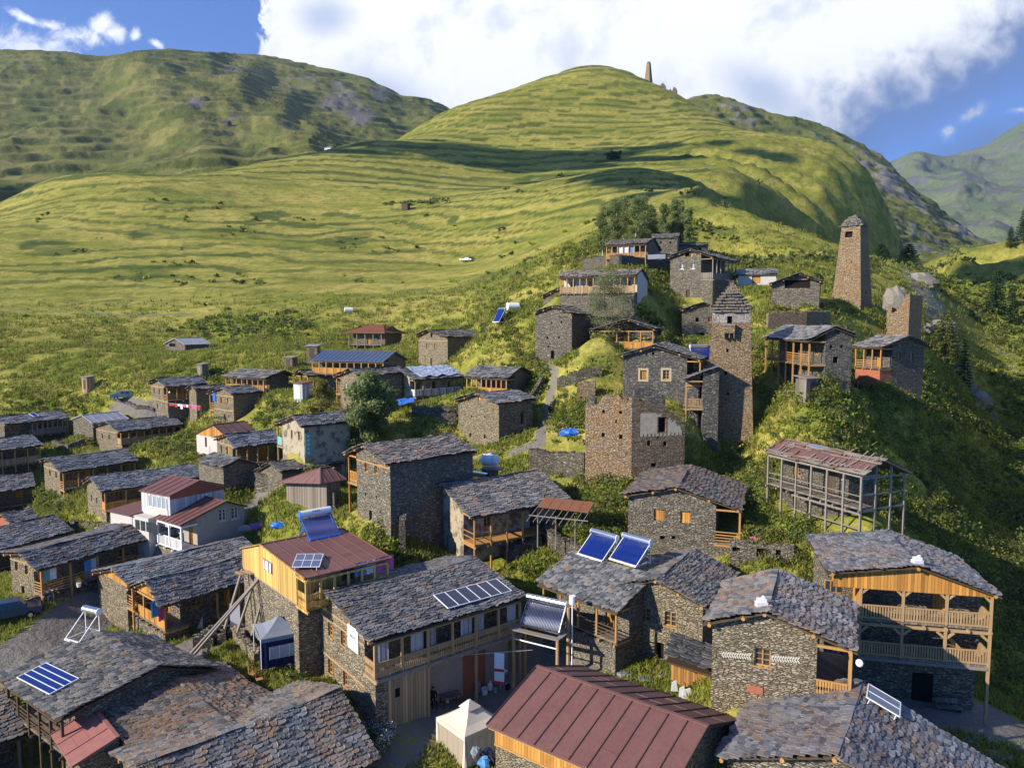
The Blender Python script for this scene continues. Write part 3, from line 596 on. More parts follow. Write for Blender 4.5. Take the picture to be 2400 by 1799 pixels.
def far_mountains():
    sil=[(1950,420),(2060,390),(2090,383),(2143,358),(2200,370),(2260,360),(2310,345),(2350,315),(2400,285),(2500,240),(2700,200)]
    cols=[]
    for x in np.arange(1950,2701,25):
        s=float(np.interp(x,[a for a,_ in sil],[b for _,b in sil])); rows=[]
        for t in (0,.3,.6,1.0):
            y=640+(s-640)*t; dep=3000+3400*t
            sp=float(np.exp(-((x-(2140+(y-370)*.9))/60.)**2)); dep*=1-.10*sp
            rows.append((y,dep))
        rows.append((s+80,9000)); cols.append((x,rows))
    X,Y,Z,veg,xs,ts=sheet('m',cols,5,'hill_far',260,180,150,900,25)
    grid_mesh('far_mountains',X,Y,Z,veg,'hill_far')
far_mountains()

# ---------------- building kit ----------------
def slates(mb,O,U,V,Lu,Lv,ex,wd,top=0.0,ragged=.07,seed=0):
    """irregular stone slates laid in courses from the eave up"""
    r=random.Random(seed); O=Vector(O);U=Vector(U).normalized();V=Vector(V).normalized();Nn=U.cross(V).normalized()
    if Nn.z<0: Nn=-Nn
    rows=max(1,int(round(Lv/ex))); e=Lv/rows; k=mb.mat('slate'); ph=r.random()*6
    P=lambda u,v,n:tuple(O+U*u+V*v+Nn*(n-.05*math.sin(u*.55+ph)*math.sin(v*.8+1)-.09*math.sin(math.pi*min(max(u/Lu,0),1))-.025*math.sin(u*1.9+ph)-.02*math.sin(v*2.3+u*.8)))
    for j in range(rows):
        v0=j*e; u=-r.random()*wd*.5-ragged
        v1=min(v0+e*1.55,Lv+top)
        while u<Lu+ragged:
            wdt=wd*r.uniform(.45,1.35)
            u0=u;u1=min(u+wdt,Lu+ragged+r.random()*.08); u=u1+r.uniform(-.01,.035)
            if u1-u0<.08: continue
            dv=r.uniform(-.35,.25)*e; cl=r.uniform(0,.55)*e; cr=r.uniform(0,.55)*e
            h=.085+r.random()*.065; hu=.02+r.random()*.01; t=.035+.02*r.random(); sk=r.uniform(-.05,.05)
            a=[(u0+sk,v1,hu),(u0,v0+dv+cl,h),(u0+.28*(u1-u0),v0+dv-.02,h),(u0+.74*(u1-u0),v0+dv+r.uniform(-.05,.03),h),(u1,v0+dv+cr,h),(u1-sk,v1,hu)]
            i=len(mb.v); mb.v+=[P(*q) for q in a]+[P(q[0],q[1],q[2]-t) for q in a]
            mb.f.append((i,i+1,i+2,i+3,i+4,i+5)); mb.mi.append(k)
            for q in range(5): mb.f.append((i+q,i+6+q,i+7+q,i+1+q)); mb.mi.append(k)
def slope_frame(h,side):
    """eave-origin frame of a roof slope in house coordinates: O,U(along eave),V(up slope),Lu,Lv"""
    if side=='R': O=Vector((h.wr,0,h.ZA-h.rr)); T=Vector((0,0,h.ZA))
    else: O=Vector((-h.wl,0,h.ZA-h.rl)); T=Vector((0,0,h.ZA))
    V=T-O; return O,Vector((0,1,0)),V.normalized(),h.L,V.length
class House: pass
HS={}
def wallface(mb,P0,P1,zb,topf,holes,m,brk=(),rev=.32,back='dark_inside'):
    """vertical wall from P0 to P1 (seen from outside, left to right) with real openings; holes=(u0,u1,v0,v1)"""
    P0=Vector(P0);P1=Vector(P1);d=P1-P0;L=d.length;d.normalize(); n=Vector((-d.y,d.x,0))  # inward
    us=sorted(set([0,L]+[b for b in brk if 0<b<L]+[q for h in holes for q in h[:2] if 0<q<L])); vs=sorted(set([zb]+[q for h in holes for q in h[2:4]]))
    pt=lambda u,v,k=0:tuple(P0+d*u+n*k+Vector((0,0,v)))
    for a,b in zip(us[:-1],us[1:]):
        ta,tb=topf(a),topf(b); vv=[v for v in vs if v<min(ta,tb)-.02]
        for v0,v1 in zip(vv,vv[1:]+[None]):
            mu=(a+b)/2
            if v1 is None: mb.face([pt(a,v0),pt(b,v0),pt(b,tb),pt(a,ta)],m)
            else:
                mv=(v0+v1)/2
                if any(h[0]<mu<h[1] and h[2]<mv<h[3] for h in holes): continue
                mb.face([pt(a,v0),pt(b,v0),pt(b,v1),pt(a,v1)],m)
    for u0,u1,v0,v1 in holes:
        mb.face([pt(u0,v0),pt(u0,v0,rev),pt(u0,v1,rev),pt(u0,v1)],m); mb.face([pt(u1,v1),pt(u1,v1,rev),pt(u1,v0,rev),pt(u1,v0)],m)
        mb.face([pt(u0,v1),pt(u0,v1,rev),pt(u1,v1,rev),pt(u1,v1)],m); mb.face([pt(u0,v0,rev),pt(u0,v0),pt(u1,v0),pt(u1,v0,rev)],m)
        mb.face([pt(u0,v0,rev),pt(u1,v0,rev),pt(u1,v1,rev),pt(u0,v1,rev)],back)
    return pt
WOODS={'wood':'wood_orange','tan':'wood_tan','white':'paint_white','grey':'wood_grey','brown':'wood_dark'}
def window(root,P0,P1,hole,typ):
    """joinery set in an opening: frame with two casements, or shutters, or a plank door"""
    u0,u1,v0,v1=hole; P0=Vector(P0);P1=Vector(P1);d=(P1-P0).normalized();n=Vector((-d.y,d.x,0))
    pt=lambda u,v,k:P0+d*u+n*k+Vector((0,0,v))
    k=.17
    if typ in('dark','slit'): return
    if typ.startswith('plaster_'):
        mb=MB(); t=.24
        for a,b,c_,e in ((u0-t,u1+t,v1+.02,v1+t),(u0-t,u1+t,v0-t,v0-.02),(u0-t,u0-.01,v0-.02,v1+.02),(u1+.01,u1+t,v0-.02,v1+.02)):
            mb.hexa([pt(a,c_,.02),pt(b,c_,.02),pt(b,c_,-.02),pt(a,c_,-.02),pt(a,e,.02),pt(b,e,.02),pt(b,e,-.02),pt(a,e,-.02)],'plaster_pale')
        mb.build('window_surround',root); typ=typ[8:]
    if typ in('shutter','door','door_dark','door_white'):
        mb=MB(); m={'shutter':'planks_orange','door':'planks_orange','door_dark':'wood_dark','door_white':'planks_white'}[typ]; nb=2 if typ=='shutter' else 4
        for i in range(nb):
            a=u0+(u1-u0)*i/nb+.01; b=u0+(u1-u0)*(i+1)/nb-.01
            mb.hexa([pt(a,v0,k),pt(b,v0,k),pt(b,v0,k+.04),pt(a,v0,k+.04),pt(a,v1,k),pt(b,v1,k),pt(b,v1,k+.04),pt(a,v1,k+.04)],m)
        if typ=='shutter':
            for v in (v0+.15,v1-.2): mb.hexa([pt(u0+.03,v,k-.03),pt(u1-.03,v,k-.03),pt(u1-.03,v,k-.001),pt(u0+.03,v,k-.001),pt(u0+.03,v+.07,k-.03),pt(u1-.03,v+.07,k-.03),pt(u1-.03,v+.07,k-.001),pt(u0+.03,v+.07,k-.001)],m)
        o=mb.build('shutter' if typ=='shutter' else 'door',root)
        if typ!='shutter':
            hm=MB(); c_=pt(u1-.12,(v0+v1)/2,k-.03); hm.tube(c_,c_+Vector((0,0,.14)),.015,.015,6,'metal_dark'); hm.build('handle',o)
        return
    m=WOODS[typ]; mb=MB(); t=.07
    def bar(a,b,c_,e,kk=k): mb.hexa([pt(a,c_,kk-.04),pt(b,c_,kk-.04),pt(b,c_,kk+.03),pt(a,c_,kk+.03),pt(a,e,kk-.04),pt(b,e,kk-.04),pt(b,e,kk+.03),pt(a,e,kk+.03)],m)
    bar(u0,u0+t,v0,v1);bar(u1-t,u1,v0,v1);bar(u0+t,u1-t,v1-t,v1);bar(u0+t,u1-t,v0,v0+t)
    um=(u0+u1)/2; bar(um-.04,um+.04,v0+t,v1-t)
    for q in (.36,.68):
        vq=v0+(v1-v0)*q; bar(u0+t,um-.04,vq-.015,vq+.015,k+.01);bar(um+.04,u1-t,vq-.015,vq+.015,k+.01)
    f=mb.build('window',root); g=MB(); g.face([pt(u0+t,v0+t,k+.045),pt(u1-t,v0+t,k+.045),pt(u1-t,v1-t,k+.045),pt(u0+t,v1-t,k+.045)],'glass_dark'); g.build('pane',f)
    s=MB(); s.hexa([pt(u0-.08,v0-.07,-.05),pt(u1+.08,v0-.07,-.05),pt(u1+.08,v0-.07,.12),pt(u0-.08,v0-.07,.12),pt(u0-.08,v0-.003,-.05),pt(u1+.08,v0-.003,-.05),pt(u1+.08,v0-.003,.12),pt(u0-.08,v0-.003,.12)],m); s.build('sill',f)
def rail(root,a,b,z,typ,m,h=.95):
    """railing between two points at floor height z"""
    a=Vector((a[0],a[1],z));b=Vector((b[0],b[1],z)); d=b-a;L=d.length;mb=MB(); up=Vector((0,0,1))
    if typ=='none' or L<.3: return
    if typ=='slats':
        for q in (.18,.42,.66,.92): mb.beam(a+up*q,b+up*q,.04,.08,m)
    elif typ=='wire':
        for q in (.5,.95): mb.beam(a+up*q,b+up*q,.05,.06,m)
    elif typ=='solid':
        mb.beam(a+up*.48,b+up*.48,.04,.86,{'wood_orange':'planks_orange','wood_tan':'planks_tan','wood_grey':'planks_grey','paint_white':'planks_white'}.get(m,m)); mb.beam(a+up*.95,b+up*.95,.1,.07,m)
    else:
        mb.beam(a+up*.10,b+up*.10,.05,.12,m);mb.beam(a+up*.93,b+up*.93,.09,.08,m)
        n=int(L/(.14 if typ=='carved' else .16)); 
        for i in range(n):
            p=a+d*((i+.5)/n)
            if typ=='carved':
                e=d.normalized()*.05
                mb.beam(p+up*.17,p+up*.40,.03,.11,m,up=d.normalized()); mb.beam(p+up*.40,p+up*.58,.025,.045,m,up=d.normalized()); mb.beam(p+up*.58,p+up*.88,.03,.11,m,up=d.normalized())
            else: mb.beam(p+up*.17,p+up*.88,.025,.10,m,up=d.normalized())
    mb.build('railing',root)
def gallery(h,g):
    """covered timber gallery on one side: floor, posts, rails, head beam"""
    s=g.get('side','R'); dep=g.get('dep',1.5); m=g.get('m','wood_orange'); n=g.get('n',5); root=h.root
    if s in 'RL':
        y0=g.get('y0',h.gf); y1=g.get('y1') or h.L-h.gb; sx=1 if s=='R' else -1
        xo=(h.wr-h.er) if s=='R' else -(h.wl-h.el); xi=xo-sx*dep
        zt=h.roofz(xo)-.14; zf=g['zf'] if 'zf' in g else zt-g.get('h',2.3)
        P=lambda t,k=0.:Vector((xo-sx*(.06+k),y0+(y1-y0)*t,0)); inn=lambda t:Vector((xi,y0+(y1-y0)*t,0))
    else:
        x0=g.get('x0',-(h.wl-h.el)); x1=g.get('x1',h.wr-h.er); yo=h.gf; 
        zt=min(h.roofz(x0),h.roofz(x1))-.14; zf=g['zf'] if 'zf' in g else zt-g.get('h',2.3)
        P=lambda t,k=0.:Vector((x0+(x1-x0)*t,yo+.06+k,0)); inn=lambda t:Vector((x0+(x1-x0)*t,yo+dep,0))
    fl=MB(); a,b=P(0),P(1);c_,d_=inn(0),inn(1)
    fl.hexa([(*a.xy,zf-.14),(*b.xy,zf-.14),(*d_.xy,zf-.14),(*c_.xy,zf-.14),(*a.xy,zf),(*b.xy,zf),(*d_.xy,zf),(*c_.xy,zf)],g.get('fm','planks_grey'))
    nj=max(3,int((b-a).length/1.2))
    for i in range(nj+1):
        t=i/nj; q=P(t); e=(q-inn(t)).normalized(); fl.beam(inn(t)-e*.1+Vector((0,0,zf-.24)),q+e*.25+Vector((0,0,zf-.24)),.12,.16,m)
    fl.build('gallery_floor',root)
    up=Vector((0,0,1))
    bm=MB(); bm.beam(a+up*(zt-.09),b+up*(zt-.09),.14,.16,m)
    if s in 'RL': 
        bm.beam(a+up*(zt-.09),c_+up*(zt-.09),.12,.14,m); bm.beam(b+up*(zt-.09),d_+up*(zt-.09),.12,.14,m)
    bm.build('beam',root)
    below=g.get('below','open')
    for i in range(n):
        t=i/(n-1); q=P(t); pm=MB(); zb=zf
        if below=='open' or i in g.get('down',()): zb=-1.2
        pm.beam(q+up*zb,q+up*(zt-.17),.15,.15,m,up=(0,1,0)) if not g.get('round') else pm.tube(q+up*zb,q+up*(zt-.17),.1,.085,8,m)
        if g.get('brk'):
            e=(b-a).normalized()
            for sg in (-1,1):
                if 0<=t+sg*.05<=1: pm.beam(q+up*(zt-.55)+e*.06*sg,q+up*(zt-.2)+e*.42*sg,.07,.14,m)
        pm.build('post',root)
        if i<n-1 and g.get('rail','slats')!='none' and i not in g.get('norail',()): rail(root,P(t,0)+(b-a).normalized()*.09,P((i+1)/(n-1),0)-(b-a).normalized()*.09,zf,g.get('rail','slats'),g.get('rm',m))
    if s in 'RL':
        rail(root,P(0)+Vector((-.1*(1 if s=='R' else -1),.02,0)),inn(0)+Vector((0,.02,0)),zf,g.get('rail','slats'),g.get('rm',m))
    if below=='stone' or below=='fill':
        fb=MB(); mm=g.get('bm',h.wallm); z1=zf-.33
        xa,xb=sorted((xo-.02*(1 if s=='R' else -1),xi)) if s in 'RL' else (x0,x1)
        ya,yb=(y0+.02,y1-.02) if s in 'RL' else (h.gf+.02,h.gf+dep)
        fb.box(xa,xb,ya,yb,-3,z1,mm); fb.build('base_wall',root)
    if g.get('curtain'):
        r=random.Random(5)
        for i in range(n-1):
            cm=MB(); t0=i/(n-1)+.02; t1=t0+r.uniform(.25,.5)/(n-1); k=14
            if i%2: t1=(i+1)/(n-1)-.02; t0=t1-r.uniform(.25,.5)/(n-1)
            tt=[t0+(t1-t0)*j/k for j in range(k+1)]
            pass
            for q0,q1 in zip(tt[:-1],tt[1:]):
                A=P(q0,.12+r.random()*.05);B=P(q1,.12+r.random()*.05)
                cm.face([A+up*(zf+.85),B+up*(zf+.85),B+up*(zt-.2),A+up*(zt-.2)],g.get('cm','curtain'))
            cm.build('plastic_curtain',root)
    # joinery on the wall behind
    return zf,zt
def roofpart(h,kind,opt):
    mb=MB(); L=h.L; t=.10; hip=opt.get('hip',0)
    A0=Vector((0,hip*L,h.ZA));A1=Vector((0,L-hip*L,h.ZA))
    q=.16*(kind=='slate')
    for s in (1,-1):
        x=h.wr if s>0 else -h.wl; ze=h.ZA-(h.rr if s>0 else h.rl)
        e0=Vector((x,0,ze));e1=Vector((x,L,ze)); dn=Vector((0,0,-t-q)); dq=Vector((0,0,-q))
        if s<0 and h.wl<.3: continue
        if s>0 and h.wr<.3: continue
        mb.hexa([e0+dn,e1+dn,A1+dn,A0+dn,e0+dq,e1+dq,A1+dq,A0+dq],'wood_dark' if kind=='slate' else opt.get('rm','metal_red'))
    if kind=='slate':
        ex,wd=(.29,.42) if h.Y<62 else (.36,.52) if h.Y<90 else (.5,.72)
        hi='L' if math.sin(h.az+math.pi/2)>-.2 else 'R'
        for s in 'RL':
            if (s=='L' and h.wl<.3) or (s=='R' and h.wr<.3): continue
            O,U,V,Lu,Lv=slope_frame(h,s); slates(mb,O,U,V,Lu,Lv,ex,wd,top=(.22 if s==hi else -.02),seed=hash(h.key)%1000 if 0 else sum(map(ord,h.key))+(s=='R'))
    else:
        rm=opt.get('rm','metal_red'); ribs=opt.get('ribs',.62)
        for s in 'RL':
            if (s=='L' and h.wl<.3) or (s=='R' and h.wr<.3): continue
            O,U,V,Lu,Lv=slope_frame(h,s); Nn=U.cross(V); Nn=Nn if Nn.z>0 else -Nn; k=max(2,int(Lu/ribs)); r=random.Random(3)
            for i in range(k+1):
                u=Lu*i/k; lim=1.0
                if hip: lim=min(1,u/(hip*Lu+1e-6),(Lu-u)/(hip*Lu+1e-6))
                if lim<.1: continue
                ht=.05 if i in(0,k) else .035
                mb.beam(O+U*u+Nn*(.01),O+U*u+V*Lv*lim+Nn*(.01),.045,ht*2,opt.get('ribm',rm),up=Nn)
            for i in range(int(k*1.2)):
                u=Lu*(int(r.random()*k))/k; v=Lv*r.uniform(.25,.75)
                if not hip and u+Lu/k<=Lu+.01: mb.beam(O+U*(u+.03)+V*v+Nn*.006,O+U*(u+Lu/k-.03)+V*v+Nn*.006,.03,.014,rm,up=Nn)
        mb.beam(A0+Vector((0,-.02,.02)),A1+Vector((0,.02,.02)),.22,.07,rm)
        if hip:
            for A,y in ((A0,0),(A1,L)):
                for x,ze in ((h.wr,h.ZA-h.rr),(-h.wl,h.ZA-h.rl)): mb.beam(A+Vector((0,0,.02)),Vector((x,y,ze+.02)),.12,.05,rm)
                mb.face([A,Vector((h.wr,y,h.ZA-h.rr)),Vector((-h.wl,y,h.ZA-h.rl))],rm)
                for i in range(1,6):
                    f=i/6; xe=-h.wl+(h.wr+h.wl)*f; ze=(h.ZA-h.rl)*(1-f)+(h.ZA-h.rr)*f; g_=1-abs(f-.5)*2
                    mb.beam(Vector((xe,y,ze+.02)),Vector((xe*(1-g_),y+(A.y-y)*g_,ze+.02+(h.ZA-ze)*g_)),.04,.05,rm)
    ro=mb.build('roof',h.root)
    ro['lichen']=float(opt.get('lichen',.5)); rt=random.Random(h.key); v=rt.uniform(.82,1.22); w_=rt.uniform(-.06,.06); tn=opt.get('tone',(1.,1.,1.)); ro['tone']=(tn[0]*v*(1+w_),tn[1]*v,tn[2]*v*(1-w_))
    return ro
def house(key,label,name='stone_house',wall='stone_grey',roof='slate',ov=(.45,.45,.5,.5),gal=(),wins=(),body=None,group='houses of the hill village',cat='house',purlins=5,gz=None,opt={},bands=(),gable=None,h2=None,walls=True,zb=-3.2):
    X,Y,Z,az,L,wl,wr,rl,rr,hb=FIT[key]
    if h2: hb=h2
    h=House(); h.key=key;h.az=az;h.L=L;h.wl=wl;h.wr=wr;h.rl=rl;h.rr=rr;h.Y=Y; h.gf,h.gb,h.el,h.er=ov; h.wallm=wall
    r=Vector((math.sin(az),math.cos(az),0)); c=Vector((math.cos(az),-math.sin(az),0))
    if key in BASED or h2: g0=Z+ZC-hb
    else:
        m=Vector((X,Y,0))+r*L/2; g0=min(H1(m.x,m.y),Z+ZC-rl-2.0)
        if gz is not None: g0=Z+ZC-gz
    h.ZA=Z+ZC-g0; h.root=empty(name,(X,Y,g0),-az,label,cat,group); h.root['label']=label
    h.mw=Matrix.Translation((X,Y,g0))@Matrix.Rotation(-az,4,'Z'); h.inv=h.mw.inverted()
    h.roofz=lambda x: h.ZA-(h.rr*x/max(h.wr,.01) if x>0 else -h.rl*x/max(h.wl,.01))-.13
    def onplane(axis,val,c_,x,y):
        o=h.inv@Vector((0,0,ZC)); d=h.inv.to_3x3()@ray(*px(c_,x,y)); i='xyz'.index(axis); t=(val-o[i])/d[i]; return o+d*t
    h.onplane=onplane
    def onroof(s,c_,x,y,lift=0.):
        O,U,V,Lu,Lv=slope_frame(h,s); n=U.cross(V); n=n if n.z>0 else -n; o=h.inv@Vector((0,0,ZC)); d=h.inv.to_3x3()@ray(*px(c_,x,y)); t=(O+n*lift-o).dot(n)/d.dot(n); return o+d*t
    h.onroof=onroof; HS[key]=h
    xl=-(wl-h.el);xr=wr-h.er;y0=h.gf;y1=L-h.gb; zdefs={}
    gR=[g for g in gal if g.get('side','R')=='R'];gL=[g for g in gal if g.get('side')=='L'];gF=[g for g in gal if g.get('side')=='F']
    yw0=y0+(gF[0].get('dep',1.5) if gF else 0); xrw=xr-(gR[0].get('dep',1.5) if gR else 0); xlw=xl+(gL[0].get('dep',1.5) if gL else 0)
    if walls:
        faces={'F':(Vector((xlw,yw0,0)),Vector((xrw,yw0,0))),'R':(Vector((xrw,yw0,0)),Vector((xrw,y1,0))),'B':(Vector((xrw,y1,0)),Vector((xlw,y1,0))),'L':(Vector((xlw,y1,0)),Vector((xlw,yw0,0)))}
        hol={k:[] for k in faces}
        for wn in wins:
            s,c_,x,y,ww,hh,typ=wn
            P0,P1=faces[s]; p=onplane('y',yw0,c_,x,y) if s=='F' else onplane('x',xrw,c_,x,y) if s=='R' else onplane('x',xlw,c_,x,y) if s=='L' else onplane('y',y1,c_,x,y)
            u=(p-P0).dot((P1-P0).normalized()); Lw=(P1-P0).length
            u=min(max(u,ww/2+.15),Lw-ww/2-.15); hol[s].append((u-ww/2,u+ww/2,p.z-hh/2,p.z+hh/2,typ))
        for g in gal:  # doors and windows behind a gallery
            s=g.get('side','R'); zt=(h.roofz(xr if s!='L' else xl) if s!='F' else min(h.roofz(xl),h.roofz(xr)))-.14; zf=g['zf'] if 'zf' in g else zt-g.get('h',2.3); g['zf']=zf
            P0,P1=faces[s]; Lw=(P1-P0).length; k=g.get('jo',max(1,int(Lw/2.6))); 
            if g.get('nojo'): continue
            for i in range(k):
                uu=Lw*(i+.5)/k; dr=(i%3==1) or k==1; hh=1.9 if dr else 1.0; zz=zf+.02 if dr else zf+.85; topz=(h.roofz(xrw) if s=='R' else h.roofz(xlw) if s=='L' else zt)-.15
                if zz+hh>topz: hh=topz-zz
                if hh<.5: continue
                if any(abs((q[0]+q[1])/2-uu)<1.1 and abs(q[2]-zz)<2 for q in hol[s]): continue
                hol[s].append((uu-.42,uu+.42,zz,zz+hh,('door' if not g.get('dd') else 'door_dark') if dr else g.get('wt','wood')))
        mb=MB()
        tf={'F':lambda u:h.roofz(xlw+u),'B':lambda u:h.roofz(xrw-u),'R':lambda u:h.roofz(xrw),'L':lambda u:h.roofz(xlw)}
        bk={'F':(-xlw,),'B':(xrw,),'R':(),'L':()}
        for s,(P0,P1) in faces.items():
            hs=[q[:4] for q in hol[s]]
            wallface(mb,P0,P1,zb,tf[s],hs,wall,brk=bk[s])
        h.wall=mb.build('wall',h.root)
        for s,(P0,P1) in faces.items():
            for q in hol[s]: window(h.root,P0,P1,q[:4],q[4])
        for s,c_,x,y in bands:
            P0,P1=faces[s]; z=(onplane('y',yw0,c_,x,y) if s=='F' else onplane('x',xrw,c_,x,y)).z
            # clipped to the gable
            b=MB(); d=(P1-P0).normalized();n=Vector((-d.y,d.x,0)); a,e=P0+Vector((0,0,z)),P1+Vector((0,0,z))
            if s=='F':
                ul=[u for u in np.linspace(0,(P1-P0).length,60) if tf['F'](u)>z+.1]
                if len(ul)<3: continue
                a=P0+d*float(ul[0])+Vector((0,0,z)); e=P0+d*float(ul[-1])+Vector((0,0,z))
            b.beam(a-n*.0,e-n*.0,.06,.13,'wood_orange' if h.wallm!='stone_tan' else 'wood_tan'); b.build('wall_beam',h.root)
    h.x=(xl,xr,xlw,xrw,y0,y1,yw0)
    for g in gal: gallery(h,g)
    if gable:
        mb=MB(); yy=yw0-.03 if gable.get('flush') else y0; z0=min(h.roofz(xl),h.roofz(xr))-gable.get('drop',0.); k=14
        zs=[(xl+(xr-xl)*i/k) for i in range(k+1)]+[0]; zs=sorted(zs)
        for a,b in zip(zs[:-1],zs[1:]):
            if b-a<1e-4: continue
            mb.hexa([(a,yy-.03,z0),(b,yy-.03,z0),(b,yy+.02,z0),(a,yy+.02,z0),(a,yy-.03,max(h.roofz(a)-.03,z0+.01)),(b,yy-.03,max(h.roofz(b)-.03,z0+.01)),(b,yy+.02,max(h.roofz(b)-.03,z0+.01)),(a,yy+.02,max(h.roofz(a)-.03,z0+.01))],gable['m'])
        mb.build('gable_boards',h.root)
    roofpart(h,roof,opt)
    if purlins and roof=='slate' or opt.get('purl'):
        for i in range(purlins):
            f=i/(purlins-1); x=-(wl-.35)+(wl+wr-.7)*f
            if abs(x)<(wl+wr)/purlins*.5: x=0
            z=h.roofz(x)-.13; p=MB(); p.tube((x,-.12+rng.random()*.1,z),(x,h.gf+.5,z),.11,.11,8,'wood_orange'); p.build('purlin',h.root)
        # barge edge
    return h
# ---------------- solar things ----------------
def solar_panel(h,side,pts,cells,label,m='cell_blue',lift=.12,fm='paint_white',group=None,stand=0.):
    """flat photovoltaic array lying on a roof slope; pts = three corners (origin, along, up) seen in the photo"""
    a,b,c_=[h.onroof(side,*p,lift=lift) for p in pts]; O,U,V,Lu,Lv=slope_frame(h,side); n=U.cross(V).normalized(); n=n if n.z>0 else -n
    if stand: c_=c_+Vector((0,0,stand))
    u=b-a; v=c_-a; v=v-u*(u.dot(v)/u.length_squared); n=u.cross(v).normalized(); n=n if n.z>0 else -n
    root=empty('solar_panel',h.mw@a,0,label,'solar panel',group); root.rotation_euler=h.mw.to_euler()
    Z=Vector((0,0,0)); nx,ny=cells
    for i in range(nx):
        for j in range(ny):
            mb=MB(); p=Z+u*(i/nx)+v*(j/ny); uu=u/nx;vv=v/ny; e=.02
            q=[p+uu*e+vv*e,p+uu*(1-e)+vv*e,p+uu*(1-e)+vv*(1-e),p+uu*e+vv*(1-e)]
            mb.hexa([x-n*.03 for x in q]+[x+n*.008 for x in q],m); mb.build('cell_module',root)
    f=MB()
    for i in range(nx+1): f.beam(Z+u*(i/nx),Z+u*(i/nx)+v,.045,.06,fm,up=n)
    for j in range(ny+1): f.beam(Z+v*(j/ny),Z+v*(j/ny)+u,.045,.058,fm,up=n)
    for q in (Z+u*.1,Z+u*.9): f.beam(q-n*.02,q-n*(.3+lift)-Vector((0,0,.05)),.04,.04,fm)
    if stand:
        for q in (Z+u*.08+v,Z+u*.92+v): f.beam(q,q-Vector((0,0,stand+.3)),.04,.04,fm)
    f.build('frame',root); return root
def water_heater(loc,rz,w,label,hgt_=1.5,dep=1.7,tank='steel',tube='tube_blue',frame='paint_white',tr=.24,n=22,text=None,tubes=True,parent=None,group='solar water heaters'):
    """rooftop solar water heater: horizontal tank above a slanting rack of glass tubes, front faces local -y"""
    root=empty('water_heater',loc,rz,label,'water heater',group)
    t=MB(); t.tube((-w/2,dep,hgt_),(w/2,dep,hgt_),tr,tr,18,tank); t.build('tank',root,smooth=False)
    for s in (-1,1): c_=MB(); c_.tube((s*w/2,dep,hgt_),(s*(w/2+.05),dep,hgt_),tr*1.03,tr*.95,18,frame if frame=='blue_paint' else 'paint_white'); c_.build('end_cap',root)
    if tubes:
        tb=MB()
        for i in range(n):
            x=-w/2+.1+(w-.2)*i/(n-1); rr_=.33*(w-.2)/(n-1); tb.tube((x,.05,.12),(x,dep-.1,hgt_-tr*.7),rr_,rr_,6,tube)
        tb.build('tube_rack',root)
        bk=MB(); bk.hexa([(-w/2,.1,.02),(w/2,.1,.02),(w/2,dep,hgt_-.42),(-w/2,dep,hgt_-.42),(-w/2,.1,.05),(w/2,.1,.05),(w/2,dep,hgt_-.39),(-w/2,dep,hgt_-.39)],'steel'); bk.build('reflector',root)
    f=MB()
    for x in (-w/2+.02,w/2-.02):
        f.beam((x,0,.05),(x,dep-.05,hgt_-.15),.05,.06,frame); f.beam((x,dep,hgt_-.1),(x,dep,-.15),.05,.05,frame); f.beam((x,0,.02),(x,dep,.02),.05,.05,frame); f.beam((x,dep*.5,.5*hgt_),(x,dep,.25),.04,.04,frame)
    f.beam((-w/2,0,.06),(w/2,0,.06),.12,.12,frame); f.beam((-w/2,dep,.3),(w/2,dep,.3),.04,.04,frame)
    f.build('frame',root)
    if text:
        cu=bpy.data.curves.new('lettering','FONT'); cu.body=text; cu.size=.22; cu.align_x='CENTER'; cu.align_y='CENTER'; cu.extrude=.003; cu.materials.append(M['ink'])
        o=bpy.data.objects.new('lettering',cu); COL.objects.link(o); o.parent=root; o.location=(0,dep-tr*.86,hgt_+tr*.56); o.rotation_euler=(R_(58),0,0)
    return root

FIT['foreside'][4]+=4.5 # FORESIDE wing runs under the big roof
# ---------------- the village ----------------
# near and middle ground
house('guest','long stone guesthouse with a carved timber balcony and dark solar modules on its roof',name='guesthouse',wall='stone_tan',ov=(.35,.4,.3,.15),
  gal=[dict(dep=1.5,h=2.35,n=7,rail='carved',m='wood_tan',fm='planks_grey',below='open2',curtain='part',down=(2,4,6),jo=4,dd=1,brk=0)],
  wins=[('F','c2',912,585,.75,1.0,'wood'),('F','c2',1012,650,.75,1.0,'wood'),('F','c2',912,870,.75,1.05,'wood'),('F','c2',1030,968,.75,1.05,'wood'),('F','c2',832,985,.3,.4,'dark')],
  bands=[('F','c2',870,420),('F','c2',900,500),('F','c2',900,790)],opt=dict(lichen=.25,tone=(1.0,1.02,1.1)))
house('fore','large foreground house under a heavy slate roof with rust-coloured lichen along its ridge',wall='stone_grey',ov=(.5,.5,.5,.5),opt=dict(lichen=1.1),h2=8.0)
house('foreside','cross wing with a lichen-covered slate roof running into the big foreground roof',wall='stone_grey',ov=(.3,.1,.4,.4),opt=dict(lichen=1.3,tone=(1.05,1,.95)),h2=7.4,purlins=0)
house('panelroof','house whose smooth grey slate roof carries a blue solar array and an empty heater tank',wall='stone_grey',ov=(.4,.4,.4,.4),gal=[dict(side='R',dep=1.5,h=2.2,n=6,rail='slats',m='wood_dark')],opt=dict(lichen=.12,tone=(1.1,1.12,1.12)),purlins=0)
house('edge','house corner with brown and blue slates at the left edge of the photo',wall='stone_grey',ov=(.4,.4,.4,.4),gal=[dict(side='R',dep=1.3,h=2.2,n=5,rail='none',m='wood_grey')],opt=dict(lichen=1.2))
